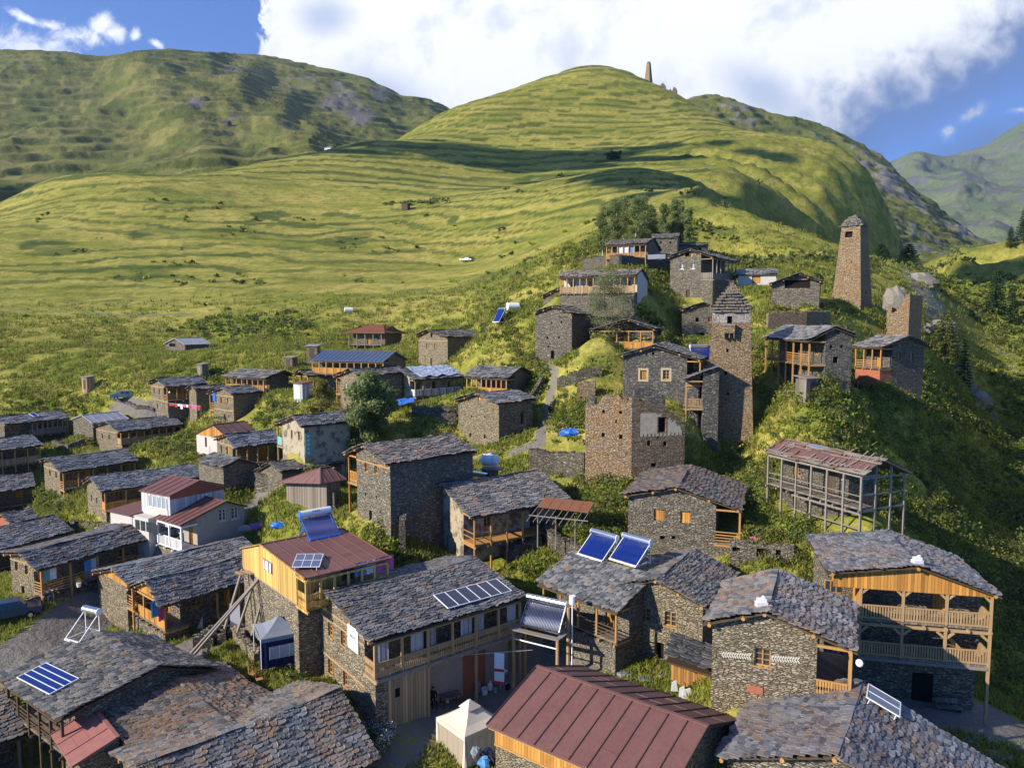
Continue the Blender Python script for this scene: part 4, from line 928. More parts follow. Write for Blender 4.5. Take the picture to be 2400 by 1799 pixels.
house('redmetal','long building under a plain brown-red standing seam metal roof in the foreground',name='metal_roofed_building',wall='stone_tan',roof='metal',ov=(.35,.35,.35,.35),opt=dict(rm='metal_red',ribs=.95,ribm='metal_dark'),purlins=0,
  gal=[],h2=6.5,wins=[])
house('herring','stone house with a herringbone band of pale stones beside its single orange window',wall='stone_tan',ov=(.5,.5,.45,.25),
  gal=[dict(dep=1.7,h=2.9,n=4,rail='carved',m='wood_orange',below='stone',jo=2)],wins=[('F','c4',1283,1130,.85,1.0,'wood')],opt=dict(lichen=.9,tone=(1,1,1.05)))
house('balconies','tall timber and stone house with two storeys of open wooden balconies',name='balcony_house',wall='stone_grey',ov=(.5,.5,.5,.35),purlins=3,
  gal=[dict(side='F',dep=2.0,h=2.25,n=4,rail='boards',m='wood_tan',rm='wood_tan',brk=1,x0=-3.2,below='no',down=(3,),jo=2)],
  wins=[],gable=dict(m='planks_orange',drop=.35),opt=dict(lichen=.7,tone=(1,1,1.08)))
house('corner','nearest roof at the bottom right, big irregular slates with rusty edges',wall='stone_grey',ov=(.5,.5,.5,.5),opt=dict(lichen=.9,tone=(.95,1,1.15)),h2=7.5)
house('archdoor','stone house with two orange windows above a small dark arched door',wall='stone_tan',ov=(.5,.5,.45,.4),wins=[('F','c4',372,795,.85,1.0,'wood'),('F','c4',568,832,.85,1.05,'wood'),('F','c4',485,1078,.62,1.25,'dark'),('F','c4',308,948,.25,.3,'dark')],opt=dict(lichen=.8))
house('heaters','low slate-roofed house with orange gallery posts carrying a pair of solar heaters',wall='stone_grey',ov=(.4,.3,.4,.3),gal=[dict(dep=1.5,h=2.2,n=5,rail='slats',m='wood_orange',rm='wood_dark',round=1,below='stone')],opt=dict(lichen=.15,tone=(1.05,1.07,1.12)),purlins=0)
house('yellow','bright yellow plank house on a stone base under a brown metal roof',name='plank_house',wall='stone_tan',roof='metal',ov=(.15,.3,.1,.1),opt=dict(rm='metal_red',ribs=.9,ribm='metal_rust'),purlins=0,
  gal=[dict(dep=1.5,h=2.0,n=7,rail='carved',m='planks_yellow',fm='planks_orange',below='no',jo=3)],wins=[])
house('longback','rear one of two long parallel slate roofs with an open timber gable',wall='stone_tan',ov=(.4,.3,.4,.3),gal=[dict(side='R',dep=1.3,h=2.1,n=4,rail='slats',m='wood_orange')],gable=dict(m='planks_orange'),opt=dict(lichen=.4,tone=(.95,1,1.1)),h2=5.4)
house('longfront','front one of two long parallel slate roofs with an orange timber porch at its end',wall='stone_grey',ov=(.4,.3,.4,.3),gal=[dict(side='R',dep=1.2,h=2.3,n=4,rail='none',m='wood_orange',below='no',y0=5.0),dict(side='F',dep=1.9,h=2.2,n=4,rail='solid',m='wood_orange',below='stone')],gable=dict(m='planks_orange'),opt=dict(lichen=.35,tone=(.95,1,1.1)),h2=5.2)
house('laundry','stone house by the gravel road with washing hung in its gallery',wall='stone_tan',ov=(.5,.3,.35,.3),gal=[dict(dep=1.3,h=2.3,n=5,rail='slats',m='wood_orange',below='no',down=(0,1,2),jo=3)],
  wins=[('F','d1',130,1415,.6,.85,'wood'),('F','d1',208,1445,.6,.85,'wood'),('F','d1',180,1610,.5,1.1,'door_dark')],bands=[('F','d1',200,1390)],opt=dict(lichen=.5,tone=(.95,1,1.12)))
house('l4','long slate roof behind the washing house, running out of the left edge',ov=(.4,.4,.4,.4),gal=[dict(dep=1.2,h=2.1,n=6,rail='slats',m='wood_dark')],opt=dict(lichen=.5,tone=(.95,1,1.12)),h2=5.5)
house('l5','small low slate-roofed shed with a reddish gable at the left edge',name='shed',cat='shed',wall='red_wall',ov=(.2,.2,.2,.2),opt=dict(lichen=.5,tone=(.95,1,1.12)),purlins=3,h2=3.2)
house('l6','left edge house under a plain slate roof, below the house with open balconies',ov=(.4,.4,.4,.4),gal=[dict(dep=1.2,h=2.1,n=6,rail='slats',m='wood_dark')],opt=dict(lichen=.4,tone=(.95,1,1.12)),h2=5.2)
house('l7','two storey stone house with slatted corner balcony, fourth row on the left slope',wall='stone_tan',ov=(.4,.3,.3,.3),gal=[dict(dep=1.3,h=2.3,n=6,rail='slats',m='wood_orange',down=(0,),below='no',jo=4)],
  wins=[('F','g3',485,735,.5,.85,'wood'),('F','g3',545,755,.5,.85,'wood')],bands=[('F','g3',520,700)],opt=dict(lichen=.3,tone=(.95,1,1.12)))
house('l8','stone house with plastered gallery wall, directly behind the white house',wall='stone_tan',ov=(.4,.3,.3,.3),gal=[dict(dep=1.4,h=2.3,n=6,rail='solid',m='wood_orange',below='stone',jo=3)],
  wins=[('F','g3',888,980,.4,.75,'dark'),('F','g3',940,1005,.4,.75,'dark'),('F','g3',915,1140,.4,.7,'dark')],opt=dict(lichen=.3,tone=(.95,1,1.12)))
house('l9','stone house with long glazed gallery above the fenced garden',wall='stone_tan',ov=(.4,.3,.3,.3),gal=[dict(dep=1.3,h=2.0,n=9,rail='solid',m='wood_orange',rm='wood_tan',below='stone',jo=4)],
  wins=[('F','d1',795,405,.45,.8,'wood'),('F','d1',848,410,.45,.8,'wood')],bands=[('F','d1',830,365)],opt=dict(lichen=.25,tone=(.95,1,1.12)))
house('l10','shed under a pale flat metal roof with a blue sheet on its wall',name='shed',cat='shed',roof='metal',wall='stone_grey',ov=(.2,.2,.2,.2),opt=dict(rm='metal_grey',ribs=1.2),purlins=0,h2=3.6)
house('l11','farthest long house at the left edge with a skylight in its slate roof',ov=(.4,.3,.4,.3),gal=[dict(dep=1.3,h=2.2,n=8,rail='solid',m='wood_grey',y0=4,below='no')],opt=dict(lichen=.2,tone=(.95,1,1.12)),h2=4.9)
house('l12','left edge house with an open timber gallery of square bays',ov=(.4,.3,.4,.3),gal=[dict(dep=1.4,h=2.4,n=8,rail='solid',m='wood_tan')],opt=dict(lichen=.2,tone=(.95,1,1.12)),h2=5.2)
house('shed1','low slate-roofed hut with a panel of orange boards in its wall',name='shed',cat='shed',ov=(.15,.15,.3,.15),opt=dict(lichen=.2),purlins=0,h2=3.6,gal=[])
house('orangegable','white walled house with an orange boarded gable under brown metal sheets',roof='metal',wall='white_wall',ov=(.2,.3,.2,.2),gable=dict(m='planks_orange',flush=1),opt=dict(rm='metal_red',ribs=1.0,ribm='metal_dark'),purlins=0,h2=5.0,wins=[('F','d2',108,450,.5,1.4,'door_dark')])
house('d3h','stone house with two bright shutters in the gable and a row of gallery posts',wall='stone_tan',ov=(.4,.3,.3,.3),gal=[dict(dep=1.4,h=2.3,n=5,rail='slats',m='wood_tan',rm='wood_dark',below='stone')],
  wins=[('F','d2',228,505,.5,1.1,'shutter'),('F','d2',278,515,.9,1.0,'shutter')],bands=[('F','d2',270,470)],h2=5.0,opt=dict(lichen=.2,tone=(.95,1,1.12)))
house('plastertall','tall house with peeling pale plaster and a turquoise patterned balcony panel',wall='plaster',ov=(.5,.3,.3,.3),gal=[dict(side='L',dep=1.4,h=2.4,n=4,rail='solid',m='wood_tan')],
  wins=[('F','d2',775,390,.55,1.05,'wood'),('F','d2',832,402,.55,1.05,'wood'),('F','d2',778,545,.18,.25,'dark'),('F','d2',825,555,.18,.25,'dark')],opt=dict(lichen=.2,tone=(.95,1,1.15)))
house('lowslate','low sagging slate roof beside a ruined wall, below the plastered house',name='shed',cat='shed',ov=(.3,.3,.3,.3),opt=dict(lichen=.3),purlins=0,h2=3.4)
house('centretall','tall stone house with a narrow orange balcony on two thin posts',wall='stone_grey',ov=(.4,.3,.35,.3),gal=[dict(side='L',dep=1.5,h=2.5,n=3,rail='boards',m='planks_orange',jo=1)],
  wins=[('F','d2',1357,642,.7,.95,'wood'),('F','d2',1432,655,.7,.95,'wood'),('F','d2',1350,855,.2,.3,'dark'),('F','d2',1433,878,.2,.3,'dark'),('F','d2',1388,1025,.5,1.1,'dark'),('F','d2',1462,992,.2,.22,'dark')],bands=[('F','d2',1390,615)],opt=dict(lichen=.45,tone=(1.05,1,1.0)))
house('cube','squat cube-shaped stone house with four tiny openings and a boarded gable vent',wall='stone_tan',ov=(.5,.4,.4,.3),wins=[('F','d3',680,415,.25,.28,'dark'),('F','d3',783,420,.25,.25,'dark'),('F','d3',670,560,.35,.5,'dark'),('F','d3',783,572,.35,.5,'dark'),('F','d3',742,275,.7,.6,'shutter'),('R','d3',1075,430,.5,1.4,'dark')],opt=dict(lichen=.2,tone=(1.05,1.05,1.05)))
house('plasterlong','plastered house with an unfinished timber gallery frame and no floor',wall='plaster',ov=(.5,.3,.5,.3),gal=[dict(dep=2.0,h=2.5,n=7,rail='wire',m='wood_orange',round=1,norail=(2,3,4,5),fm='wood_orange',jo=2,dd=1)],
  wins=[('F','k7',135,835,.6,1.15,'tan'),('F','k7',272,885,.6,1.15,'tan'),('F','k7',98,1150,.55,1.05,'tan'),('F','k7',262,1205,.55,1.05,'tan')],opt=dict(lichen=.6,tone=(1,1,1.02)))
house('gazebohouse','house with a golden timber veranda and a boarded gable, above the cube-shaped house',wall='stone_tan',ov=(.3,.3,.3,.2),gal=[dict(side='R',dep=2.2,h=2.2,n=9,rail='solid',m='wood_orange',below='stone',jo=2)],opt=dict(lichen=.3,tone=(1.1,1.05,1)),purlins=0,h2=4.8)
house('foil','plastered house whose roof is covered with a silver-blue foil sheet',wall='plaster',ov=(.4,.3,.3,.3),gal=[dict(dep=1.5,h=2.4,n=7,rail='solid',m='wood_grey',rm='paint_white',below='no',jo=3,dd=1)],
  wins=[('F','e1',918,708,.5,.85,'wood'),('F','e1',1003,712,.5,.9,'wood')],opt=dict(lichen=.2))
house('behindfoil','tall stone house with small white windows, half hidden by the big tree',wall='stone_tan',ov=(.5,.3,.3,.3),gal=[dict(side='L',dep=1.0,h=2.3,n=3,rail='slats',m='wood_orange',jo=1)],
  wins=[('F','e1',545,698,.5,.85,'white'),('F','e1',598,700,.5,.85,'white'),('F','e1',540,800,.3,.6,'dark'),('F','e1',600,805,.3,.6,'dark')],opt=dict(lichen=.2))
house('bluelong','long timber hall under a striped blue and brown metal roof',name='long_hall',cat='hall',roof='metal',wall='stone_tan',ov=(.3,.3,.3,.3),gal=[dict(dep=1.6,h=2.0,n=11,rail='solid',m='wood_orange',below='no',jo=5)],opt=dict(rm='metal_blue',ribs=.8,hip=.0),purlins=0,h2=4.6)
house('smallgaz','small open summer house with a slate roof above the garden wall',name='summer_house',cat='summer house',walls=False,gal=[dict(dep=1.5,h=2.0,n=3,rail='boards',m='wood_orange',nojo=1),dict(side='L',dep=1.5,h=2.0,n=3,rail='boards',m='wood_orange',nojo=1)],ov=(.3,.3,.3,.3),opt=dict(lichen=.2),purlins=3,h2=3.9)
house('v','low house with a glazed timber front and an open shaded end, upper left',wall='stone_grey',ov=(.3,.8,.3,.3),gal=[dict(dep=1.2,h=2.0,n=8,rail='boards',m='wood_orange',below='no',jo=5)],opt=dict(lichen=.2),purlins=0,h2=4.0)
house('w','stone house with timber bands and a blue cloth hung on its corner balcony',wall='stone_tan',ov=(.4,.3,.3,.3),gal=[dict(side='L',dep=1.1,h=2.4,n=2,rail='slats',m='wood_orange',jo=1)],
  wins=[('F','d6',970,1050,.55,.85,'shutter'),('F','d6',1040,1055,.6,.85,'shutter'),('F','d6',1003,1225,.4,.9,'dark'),('F','d6',1045,1215,.22,.5,'dark'),('R','d6',1350,1045,.7,.8,'shutter')],bands=[('F','d6',980,1005),('F','d6',980,1150)],opt=dict(lichen=.2,tone=(.95,1,1.1)))
house('x','two storey stone house with banded walls and a washing line in front',wall='stone_tan',ov=(.4,.3,.3,.3),gal=[dict(dep=1.4,h=2.3,n=5,rail='slats',m='wood_orange',below='stone',jo=3)],
  wins=[('F','d6',272,955,.55,.9,'shutter'),('F','d6',325,960,.55,.9,'shutter'),('F','d6',305,1110,.35,.8,'dark')],bands=[('F','d6',300,912),('F','d6',300,1045)],opt=dict(lichen=.2,tone=(.95,1,1.1)))
house('x2','narrow stone annex squeezed beside the house with the washing line',name='stone_annex',wall='stone_tan',ov=(.2,.2,.2,.2),opt=dict(lichen=.2),purlins=3,h2=5.6)
house('barn','lone stone barn with a light metal roof standing in the meadow',name='barn',cat='barn',roof='metal',wall='stone_grey',ov=(.3,.3,.3,.3),opt=dict(rm='metal_grey',ribs=.8),purlins=0,wins=[('F','d6',460,480,2.2,.7,'dark')])
house('hip','house on the meadow edge with a ribbed hipped metal roof and a porch',roof='metal',wall='stone_grey',ov=(1.2,1.2,.6,.5),gal=[dict(dep=1.4,h=2.4,n=5,rail='none',m='wood_grey',below='no',down=(0,1,2,3,4),jo=3)],opt=dict(rm='metal_rust',ribs=.7,hip=.33),purlins=0,h2=5.4)
house('aa','stone house with orange-framed slits and a long low back half, on the meadow edge',wall='stone_tan',ov=(.5,.4,.4,.4),wins=[('F','e1',1195,375,.5,.8,'shutter'),('F','e1',1258,375,.4,.8,'shutter'),('F','e1',1228,505,.5,1.4,'door_dark'),('F','e1',1178,457,.25,.3,'dark'),('F','e1',1230,290,.6,.7,'dark')],bands=[('F','e1',1230,335)],opt=dict(lichen=.2))
house('ab','tall tower-like stone house dotted with small square openings',wall='stone_grey',ov=(.4,.3,.3,.3),wins=[('F','e2',180,1270,.22,.25,'dark'),('F','e2',273,1262,.3,.35,'dark'),('F','e2',135,1415,.3,.35,'dark'),('F','e2',248,1412,.3,.3,'dark'),('F','e2',145,1497,.3,.28,'dark'),('F','e2',187,1580,.6,1.25,'dark'),('R','e2',550,1450,.8,1.0,'dark')],opt=dict(lichen=.2))
house('ac','low stone house with a wooden side porch, just above the tower-like house',wall='stone_grey',ov=(.4,.3,.3,.3),gal=[dict(dep=1.4,h=2.1,n=3,rail='solid',m='wood_orange',below='stone',jo=1)],wins=[('F','e2',212,1082,.7,1.0,'shutter'),('F','e2',300,1085,.8,1.0,'wood')],opt=dict(lichen=.3))
house('ad','long white walled house with a light wooden gallery, behind the pale tree',wall='white_wall',ov=(.3,.2,.3,.2),gal=[dict(dep=1.6,h=2.35,n=12,rail='solid',m='wood_orange',rm='wood_tan',below='fill',bm='stone_grey',jo=4)],opt=dict(lichen=.2,tone=(1.1,1,.95)),purlins=0)
house('ae','topmost gallery house with laundry on its rail and a grey cloth banner below',wall='stone_grey',ov=(.3,.2,.3,.2),gal=[dict(dep=1.6,h=2.2,n=8,rail='boards',m='wood_orange',below='open',jo=3)],opt=dict(lichen=.2,tone=(1.1,1,.95)),purlins=0)
house('af','plain stone block with two arched slits at the top of the village',wall='stone_grey',ov=(.2,.2,.2,.2),opt=dict(lichen=.1),purlins=0,h2=6.2,wins=[('R','e2',1238,490,.3,.4,'dark'),('R','e2',1330,490,.3,.4,'dark')])
house('ag','low stone extension under a nearly flat roof at the top of the village',name='stone_annex',wall='stone_grey',ov=(.2,.2,.2,.2),opt=dict(lichen=.1),purlins=0,h2=4.6,wins=[('R','e2',1620,555,.6,.6,'dark')])
house('ah','large stone house with two white windows and a side gallery under the eaves',wall='stone_grey',ov=(.5,.4,.4,.2),gal=[dict(dep=2.1,h=3.3,n=7,rail='solid',m='wood_grey',below='stone',jo=3)],
  wins=[('F','e2',1443,722,.65,.9,'white'),('F','e2',1550,718,.65,.9,'white'),('F','e2',1455,842,.5,.5,'wood'),('F','e2',1500,985,.7,1.2,'door_dark'),('F','e2',1495,608,.8,.6,'dark'),('F','e2',1540,608,.5,.6,'shutter')],opt=dict(lichen=.2))
house('ai','low white walled shed with an orange door behind the big stone house',name='shed',cat='shed',wall='white_wall',ov=(.2,.2,.3,.3),opt=dict(lichen=.1,tone=(1.2,1.2,1.25)),purlins=0,h2=3.6,wins=[('R','e3',240,680,1.4,1.3,'shutter')])
house('aj','stone barn with a wide open timber gable under its slate roof',name='barn',cat='barn',wall='stone_grey',ov=(.7,.4,.4,.4),wins=[('F','e3',560,715,3.6,1.2,'dark')],opt=dict(lichen=.2))
house('ak','dark stone house with a light wooden gallery on legs, left of the far tower base',wall='stone_dark',ov=(.3,.4,.4,.3),gal=[dict(dep=1.8,h=2.4,n=7,rail='slats',m='wood_orange',jo=3)],wins=[('B','e3',858,1305,.6,.7,'dark'),('B','e3',822,1202,.3,.35,'dark'),('B','e3',905,1200,.3,.35,'dark')],opt=dict(lichen=.2,tone=(1.1,1.1,1.15)),purlins=0)
house('al','last house on the right spur with an orange plastered porch corner',wall='stone_dark',ov=(.3,.4,.5,.3),gal=[dict(dep=2.0,h=2.6,n=4,rail='slats',m='wood_orange',below='fill',bm='red_wall',jo=1)],wins=[('B','e3',1352,1275,.5,.9,'shutter'),('B','e3',1450,1275,.5,.9,'shutter')],opt=dict(lichen=.2,tone=(1.1,1.1,1.15)),purlins=0)
house('am','dark stone house with two windows in pale plaster surrounds, left of the near tower',wall='stone_dark',ov=(.5,.4,.4,.2),gal=[dict(dep=1.5,h=2.6,n=4,rail='carved',m='wood_orange',below='stone',jo=2)],
  wins=[('F','e4',950,657,.72,1.05,'plaster_shutter'),('F','e4',1147,655,.72,1.05,'plaster_wood'),('F','e4',1035,472,.3,.3,'dark')],opt=dict(lichen=.3,purl=1))
house('ao','house with a full-width glazed golden timber veranda on a stone base',name='veranda_house',wall='stone_grey',ov=(.3,.4,.5,.5),gal=[dict(side='F',dep=1.8,h=2.55,n=6,rail='solid',m='wood_orange',below='stone',jo=3)],opt=dict(lichen=.2))
house('ap','grey stone house with an arched doorway, tucked behind the near tower',wall='stone_grey',ov=(.4,.3,.3,.3),wins=[('F','e4',1415,180,.5,.7,'dark'),('F','e4',1528,180,.6,.8,'wood'),('F','e4',1455,330,.6,1.2,'dark'),('F','e4',1548,272,.25,.25,'dark')],opt=dict(lichen=.2))

# ---------------- more buildings ----------------
house('midstone','stone house with orange shuttered windows and a slatted corner loggia',wall='stone_grey',ov=(.5,.4,.5,.15),
  gal=[dict(dep=2.0,h=2.9,n=4,rail='slats',m='wood_orange',below='stone',jo=1)],wins=[('F','d4',812,1182,.9,1.0,'shutter'),('F','d4',1015,1200,.85,1.0,'shutter'),('F','d4',838,1358,.4,.36,'dark'),('F','d4',922,1358,.3,.32,'dark')],opt=dict(lichen=.8,tone=(1.05,1,1)))
house('hexroof','low log barn under a hipped red-brown sheet metal roof',name='log_barn',cat='barn',roof='metal',wall='planks_grey',ov=(.9,.4,.7,.5),opt=dict(rm='metal_red',ribs=.6,hip=.33),purlins=0,h2=4.3)
house('leanto','narrow stone house leaning on the near tower with a boarded grey balcony',wall='stone_dark',ov=(.25,.2,.2,.05),gal=[dict(side='L',dep=1.9,h=3.0,n=3,rail='boards',m='wood_tan',below='no',down=(0,),jo=1)],opt=dict(lichen=.1,tone=(.95,.95,1.05)),purlins=0,h2=8.5)
house('pinkroof','lean-to porch under four faded pink-red metal sheets in the left foreground',name='porch',cat='porch',roof='metal',wall='stone_tan',ov=(.15,.1,.1,.45),opt=dict(rm='metal_pink',ribs=1.3),purlins=0,h2=4.2)
dh=house('derelict','collapsing grey timber house with a patched rusty roof and bare balcony frames',name='derelict_house',roof='metal',wall='stone_low',ov=(.3,2.9,.2,.15),
  gal=[dict(y1=FIT['derelict'][4]-.3,dep=1.6,h=2.6,n=7,rail='wire',m='wood_grey',jo=2,dd=1)],opt=dict(rm='metal_red',ribs=.9,ribm='wood_grey'),purlins=0)
def derelict_extra(h):
    r=random.Random(4); O,U,V,Lu,Lv=slope_frame(h,'R'); n=U.cross(V).normalized(); n=n if n.z>0 else -n; mb=MB()
    for i in range(70):
        u=r.uniform(-.3,Lu); v=(r.uniform(-.25,.5) if i<40 else r.uniform(.6*Lv,Lv*1.02)); l=r.uniform(.8,3.2); u2=min(u+l,Lu+.35)
        mb.beam(O+U*u+V*v+n*(.05+r.random()*.08),O+U*u2+V*(v+r.uniform(-.12,.12))+n*(.05+r.random()*.08),.07,.05,'wood_grey',up=n)
    for i in range(34):
        u=r.uniform(-.2,Lu); v=r.uniform(-.2,.4) if i<20 else Lv*.7; mb.beam(O+U*u+V*v+n*.12,O+U*(u+r.uniform(-.2,.2))+V*(v+r.uniform(.4,1.3))+n*.12,.12,.04,'wood_grey' if i%4 else 'metal_rust',up=n)
    mb.build('loose_boards',h.root)
    xl,xr,xlw,xrw,y0,y1,yw0=h.x; y1=h.L-.3; lw=MB(); zt=h.roofz(xr)-2.9
    for x_ in (xr-.1,xrw,(xl+xrw)/2,xl+.1): lw.beam((x_,y1,-2.5),(x_,y1,h.roofz(x_)),.13,.13,'wood_grey')
    for z_ in (zt,zt+1.2,zt+2.5): lw.beam((xl+.1,y1,z_),(xr,y1,z_),.1,.12,'wood_grey')
    for y in np.linspace(y0,y1,7): lw.beam((xr-.06,y,-2),(xr-.06,y,zt),.13,.13,'wood_grey')
    lw.beam((xr-.06,y0+3,zt-1.5),(xr-.06,y1,zt-1.5),.08,.1,'wood_grey'); lw.beam((xr-.06,y0+3,zt-.3),(xr-.06,y1,zt-.3),.12,.14,'wood_grey')
    for i in range(14): y=y1-2.2+i*.17; lw.beam((xr-.0,y,zt-3.3),(xr-.0,y+.04,zt-2.0+r.uniform(-.2,.2)),.06,.04,'wood_grey')
    lw.build('lower_frame',h.root)
    t=MB(); t.face([O+U*3.2+V*Lv*.9+n*.09,O+U*5.4+V*Lv*.86+n*.09,O+U*5.6+V*Lv*.98+n*.1,O+U*3.3+V*Lv*1.0+n*.12],'tarp_blue'); o=t.build('tarpaulin',None); o.matrix_world=h.mw; tag(o,'crumpled blue tarpaulin lying on the ridge of the derelict house','tarpaulin')
derelict_extra(dh)
# white house: one thing with upper storey, lower storey and porch
def white_house():
    h=house('whiteup','white boarded house with a red metal roof and a glazed upper storey',name='white_house',roof='metal',wall='planks_white',ov=(.2,.25,.2,.15),opt=dict(rm='metal_red',ribs=1.0),purlins=0,h2=5.2,zb=1.0,
      wins=[])
    xl,xr,xlw,xrw,y0,y1,yw0=h.x; zt=h.roofz(xr)
    mb=MB()
    for i in range(4):
        a=y0+1.3+i*.72; mb.box(xr+.005,xr+.05,a,a+.66,zt-1.35,zt-.35,'glass_pale')
    for i in range(5): a=y0+1.27+i*.72; mb.box(xr+.003,xr+.09,a-.04,a+.04,zt-1.4,zt-.3,'paint_white')
    mb.box(xr+.002,xr+.10,y0+1.2,y0+4.2,zt-1.42,zt-1.36,'paint_white'); mb.build('window_band',h.root)
    g=MB(); g.box(xr+.001,xr+.06,y0+1.0,y0+4.3,zt-2.3,zt-1.43,'white_wall'); g.build('panel',h.root)
    # gable in dark red boards
    gb=MB(); z0=h.roofz(xr)-.05
    gb.face([(xl,y1+.02,h.roofz(xl)-.35),(xr,y1+.02,z0-.3),(xr,y1+.02,z0),(0,y1+.02,h.ZA-.2),(xl,y1+.02,h.roofz(xl))],'red_wall'); gb.build('gable_boards',h.root)
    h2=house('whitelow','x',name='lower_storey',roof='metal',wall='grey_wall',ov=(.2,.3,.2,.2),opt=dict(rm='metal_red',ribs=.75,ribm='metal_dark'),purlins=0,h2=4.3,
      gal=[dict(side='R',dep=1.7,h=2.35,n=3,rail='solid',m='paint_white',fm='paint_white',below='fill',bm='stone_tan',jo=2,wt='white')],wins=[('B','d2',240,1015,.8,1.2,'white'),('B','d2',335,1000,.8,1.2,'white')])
    rel=h.inv@h2.mw
    for ch in list(h2.root.children): ch.parent=h.root; ch.matrix_local=rel@ch.matrix_local
    bpy.data.objects.remove(h2.root)
    # left annex
    a=MB(); Y0=-3.4; a.box(xr-3.0,xr+1.2,Y0,y0+.1,-2.5,1.9,'white_wall'); a.build('annex',h.root)
    rf=MB(); rf.hexa([(xr-3.2,Y0-.3,2.2),(xr+1.5,Y0-.3,1.92),(xr+1.5,y0+.2,1.92),(xr-3.2,y0+.2,2.2),(xr-3.2,Y0-.3,2.28),(xr+1.5,Y0-.3,2.0),(xr+1.5,y0+.2,2.0),(xr-3.2,y0+.2,2.28)],'metal_red'); rf.build('annex_roof',h.root)
    lw=MB(); lw.box(xl,xr+1.15,y0+.05,y1-1.9,-2.5,1.95,'white_wall'); lw.build('lower_wall',h.root)
    wb=MB()
    for i in range(4): y=y0+.6+i*.9; wb.box(xr+1.152,xr+1.19,y,y+.7,.6,1.6,'glass_dark')
    wb.build('lower_windows',h.root)
white_house()
def yellow_fix():
    h=HS['yellow']; xl,xr,xlw,xrw,y0,y1,yw0=h.x; zf=h.roofz(xr)-2.15
    s=MB(); s.box(xl,xrw+.0,yw0-.05,y1,zf-.15,zf+.02,'wood_tan'); s.build('floor_beam',h.root)
    f=MB(); k=10
    for i in range(k):
        a=xl+(xrw-xl)*i/k;b=xl+(xrw-xl)*(i+1)/k; pts=[a,b] if not(a<0<b) else [a,0,b]
        for p,q in zip(pts[:-1],pts[1:]): f.hexa([(p,yw0-.08,zf),(q,yw0-.08,zf),(q,yw0-.005,zf),(p,yw0-.005,zf),(p,yw0-.08,h.roofz(p)),(q,yw0-.08,h.roofz(q)),(q,yw0-.005,h.roofz(q)),(p,yw0-.005,h.roofz(p))],'planks_yellow')
    f.build('plank_wall',h.root)
    r=MB(); r.box(xrw+.005,xrw+.06,yw0,y1,zf,h.roofz(xrw),'planks_yellow'); r.build('side_wall',h.root)
    w_=MB(); p=h.onplane('y',yw0-.1,'d2',590,1412)
    w_.box(p.x-.9,p.x+.9,yw0-.13,yw0-.085,p.z-.45,p.z+.45,'wood_tan'); o=w_.build('window',h.root)
    g=MB(); g.box(p.x-.82,p.x+.82,yw0-.145,yw0-.132,p.z-.38,p.z+.38,'glass_dark'); g.build('pane',o)
    c_=MB()
    for q in (-.62,-.2,.1,.55): c_.box(p.x+q-.12,p.x+q+.1,yw0-.16,yw0-.147,p.z-.36,p.z+.36,'cloth_white')
    c_.build('curtain',o)
    bb=MB(); 
    for s_,x_ in ((1,h.wr),(-1,-h.wl)): bb.beam((0,-.02,h.ZA+.0),(x_,-.02,h.roofz(x_)+.1),.05,.2,'planks_yellow',up=(0,1,0))
    bb.build('barge_board',h.root)
yellow_fix()
def balcony_fix():
    h=HS['balconies']; xl,xr,xlw,xrw,y0,y1,yw0=h.x; zt=min(h.roofz(xl),h.roofz(xr))-.14; zf=zt-2.25; root=h.root
    z2=zf-2.45; x0=-3.2
    fl=MB(); fl.box(x0,xr,y0+.06,y0+2.0,z2-.14,z2,'planks_grey'); fl.build('lower_balcony_floor',root)
    b=MB(); b.beam((x0,y0+.06,zf-.34),(xr,y0+.06,zf-.34),.16,.18,'wood_tan'); b.beam((x0,y0+.06,z2-.24),(xr,y0+.06,z2-.24),.16,.2,'wood_grey'); b.build('beam',root)
    for i in range(4):
        x=x0+(xr-x0)*i/3; p=MB(); p.beam((x,y0+.06,z2 if i<3 else -2),(x,y0+.06,zf-.4),.16,.16,'wood_tan')
        for sg in (-1,1):
            if x0<=x+sg*.4<=xr: p.beam((x+.08*sg,y0+.06,zf-.85),(x+.5*sg,y0+.06,zf-.48),.08,.16,'wood_tan')
        p.build('post',root)
        if i<3: rail(root,(x+.08,y0+.06),(x+(xr-x0)/3-.08,y0+.06),z2,'boards','wood_tan')
    rail(root,(xr-.06,y0+.2),(xr-.06,y0+1.9),z2,'boards','wood_tan'); rail(root,(xr-.06,y0+.2),(xr-.06,y0+1.9),zf,'boards','wood_tan')
    st=MB(); a=Vector((xr-3.1,y0+1.0,zf-.1)); c_=Vector((xr-.9,y0+1.0,z2+.1))
    for yy in (-.4,.4): st.beam(a+Vector((0,yy,0)),c_+Vector((0,yy,0)),.06,.22,'wood_orange')
    for i in range(9): q=a.lerp(c_,(i+.5)/9); st.box(q.x-.14,q.x+.14,q.y-.38,q.y+.38,q.z,q.z+.05,'wood_orange')
    st.build('staircase',root)
    dr=MB(); p=h.onplane('y',yw0,'c5',865,1400); dr.box(p.x-.65,p.x+.65,yw0-.012,yw0-.004,-.6,1.75,'dark_inside'); dr.build('doorway',root)
    # wood-lined left bay
    lb=MB(); lb.box(x0-.05,x0,y0+.1,y0+2.0,zf,zt,'planks_orange'); lb.box(xlw+.3,x0-.05,y0+1.98,y0+2.03-.0,zt-.9,zt,'planks_orange'); lb.build('board_lining',root)
    wn=MB(); wn.box(x0-1.9,x0-.8,yw0-.05,yw0-.01,zf+.9,zf+1.8,'wood_orange'); o=wn.build('window',root); g=MB()
    for q in (-1.82,-1.46,-1.10): g.box(x0+q,x0+q+.28,yw0-.06,yw0-.052,zf+.98,zf+1.72,'glass_dark')
    g.build('pane',o)
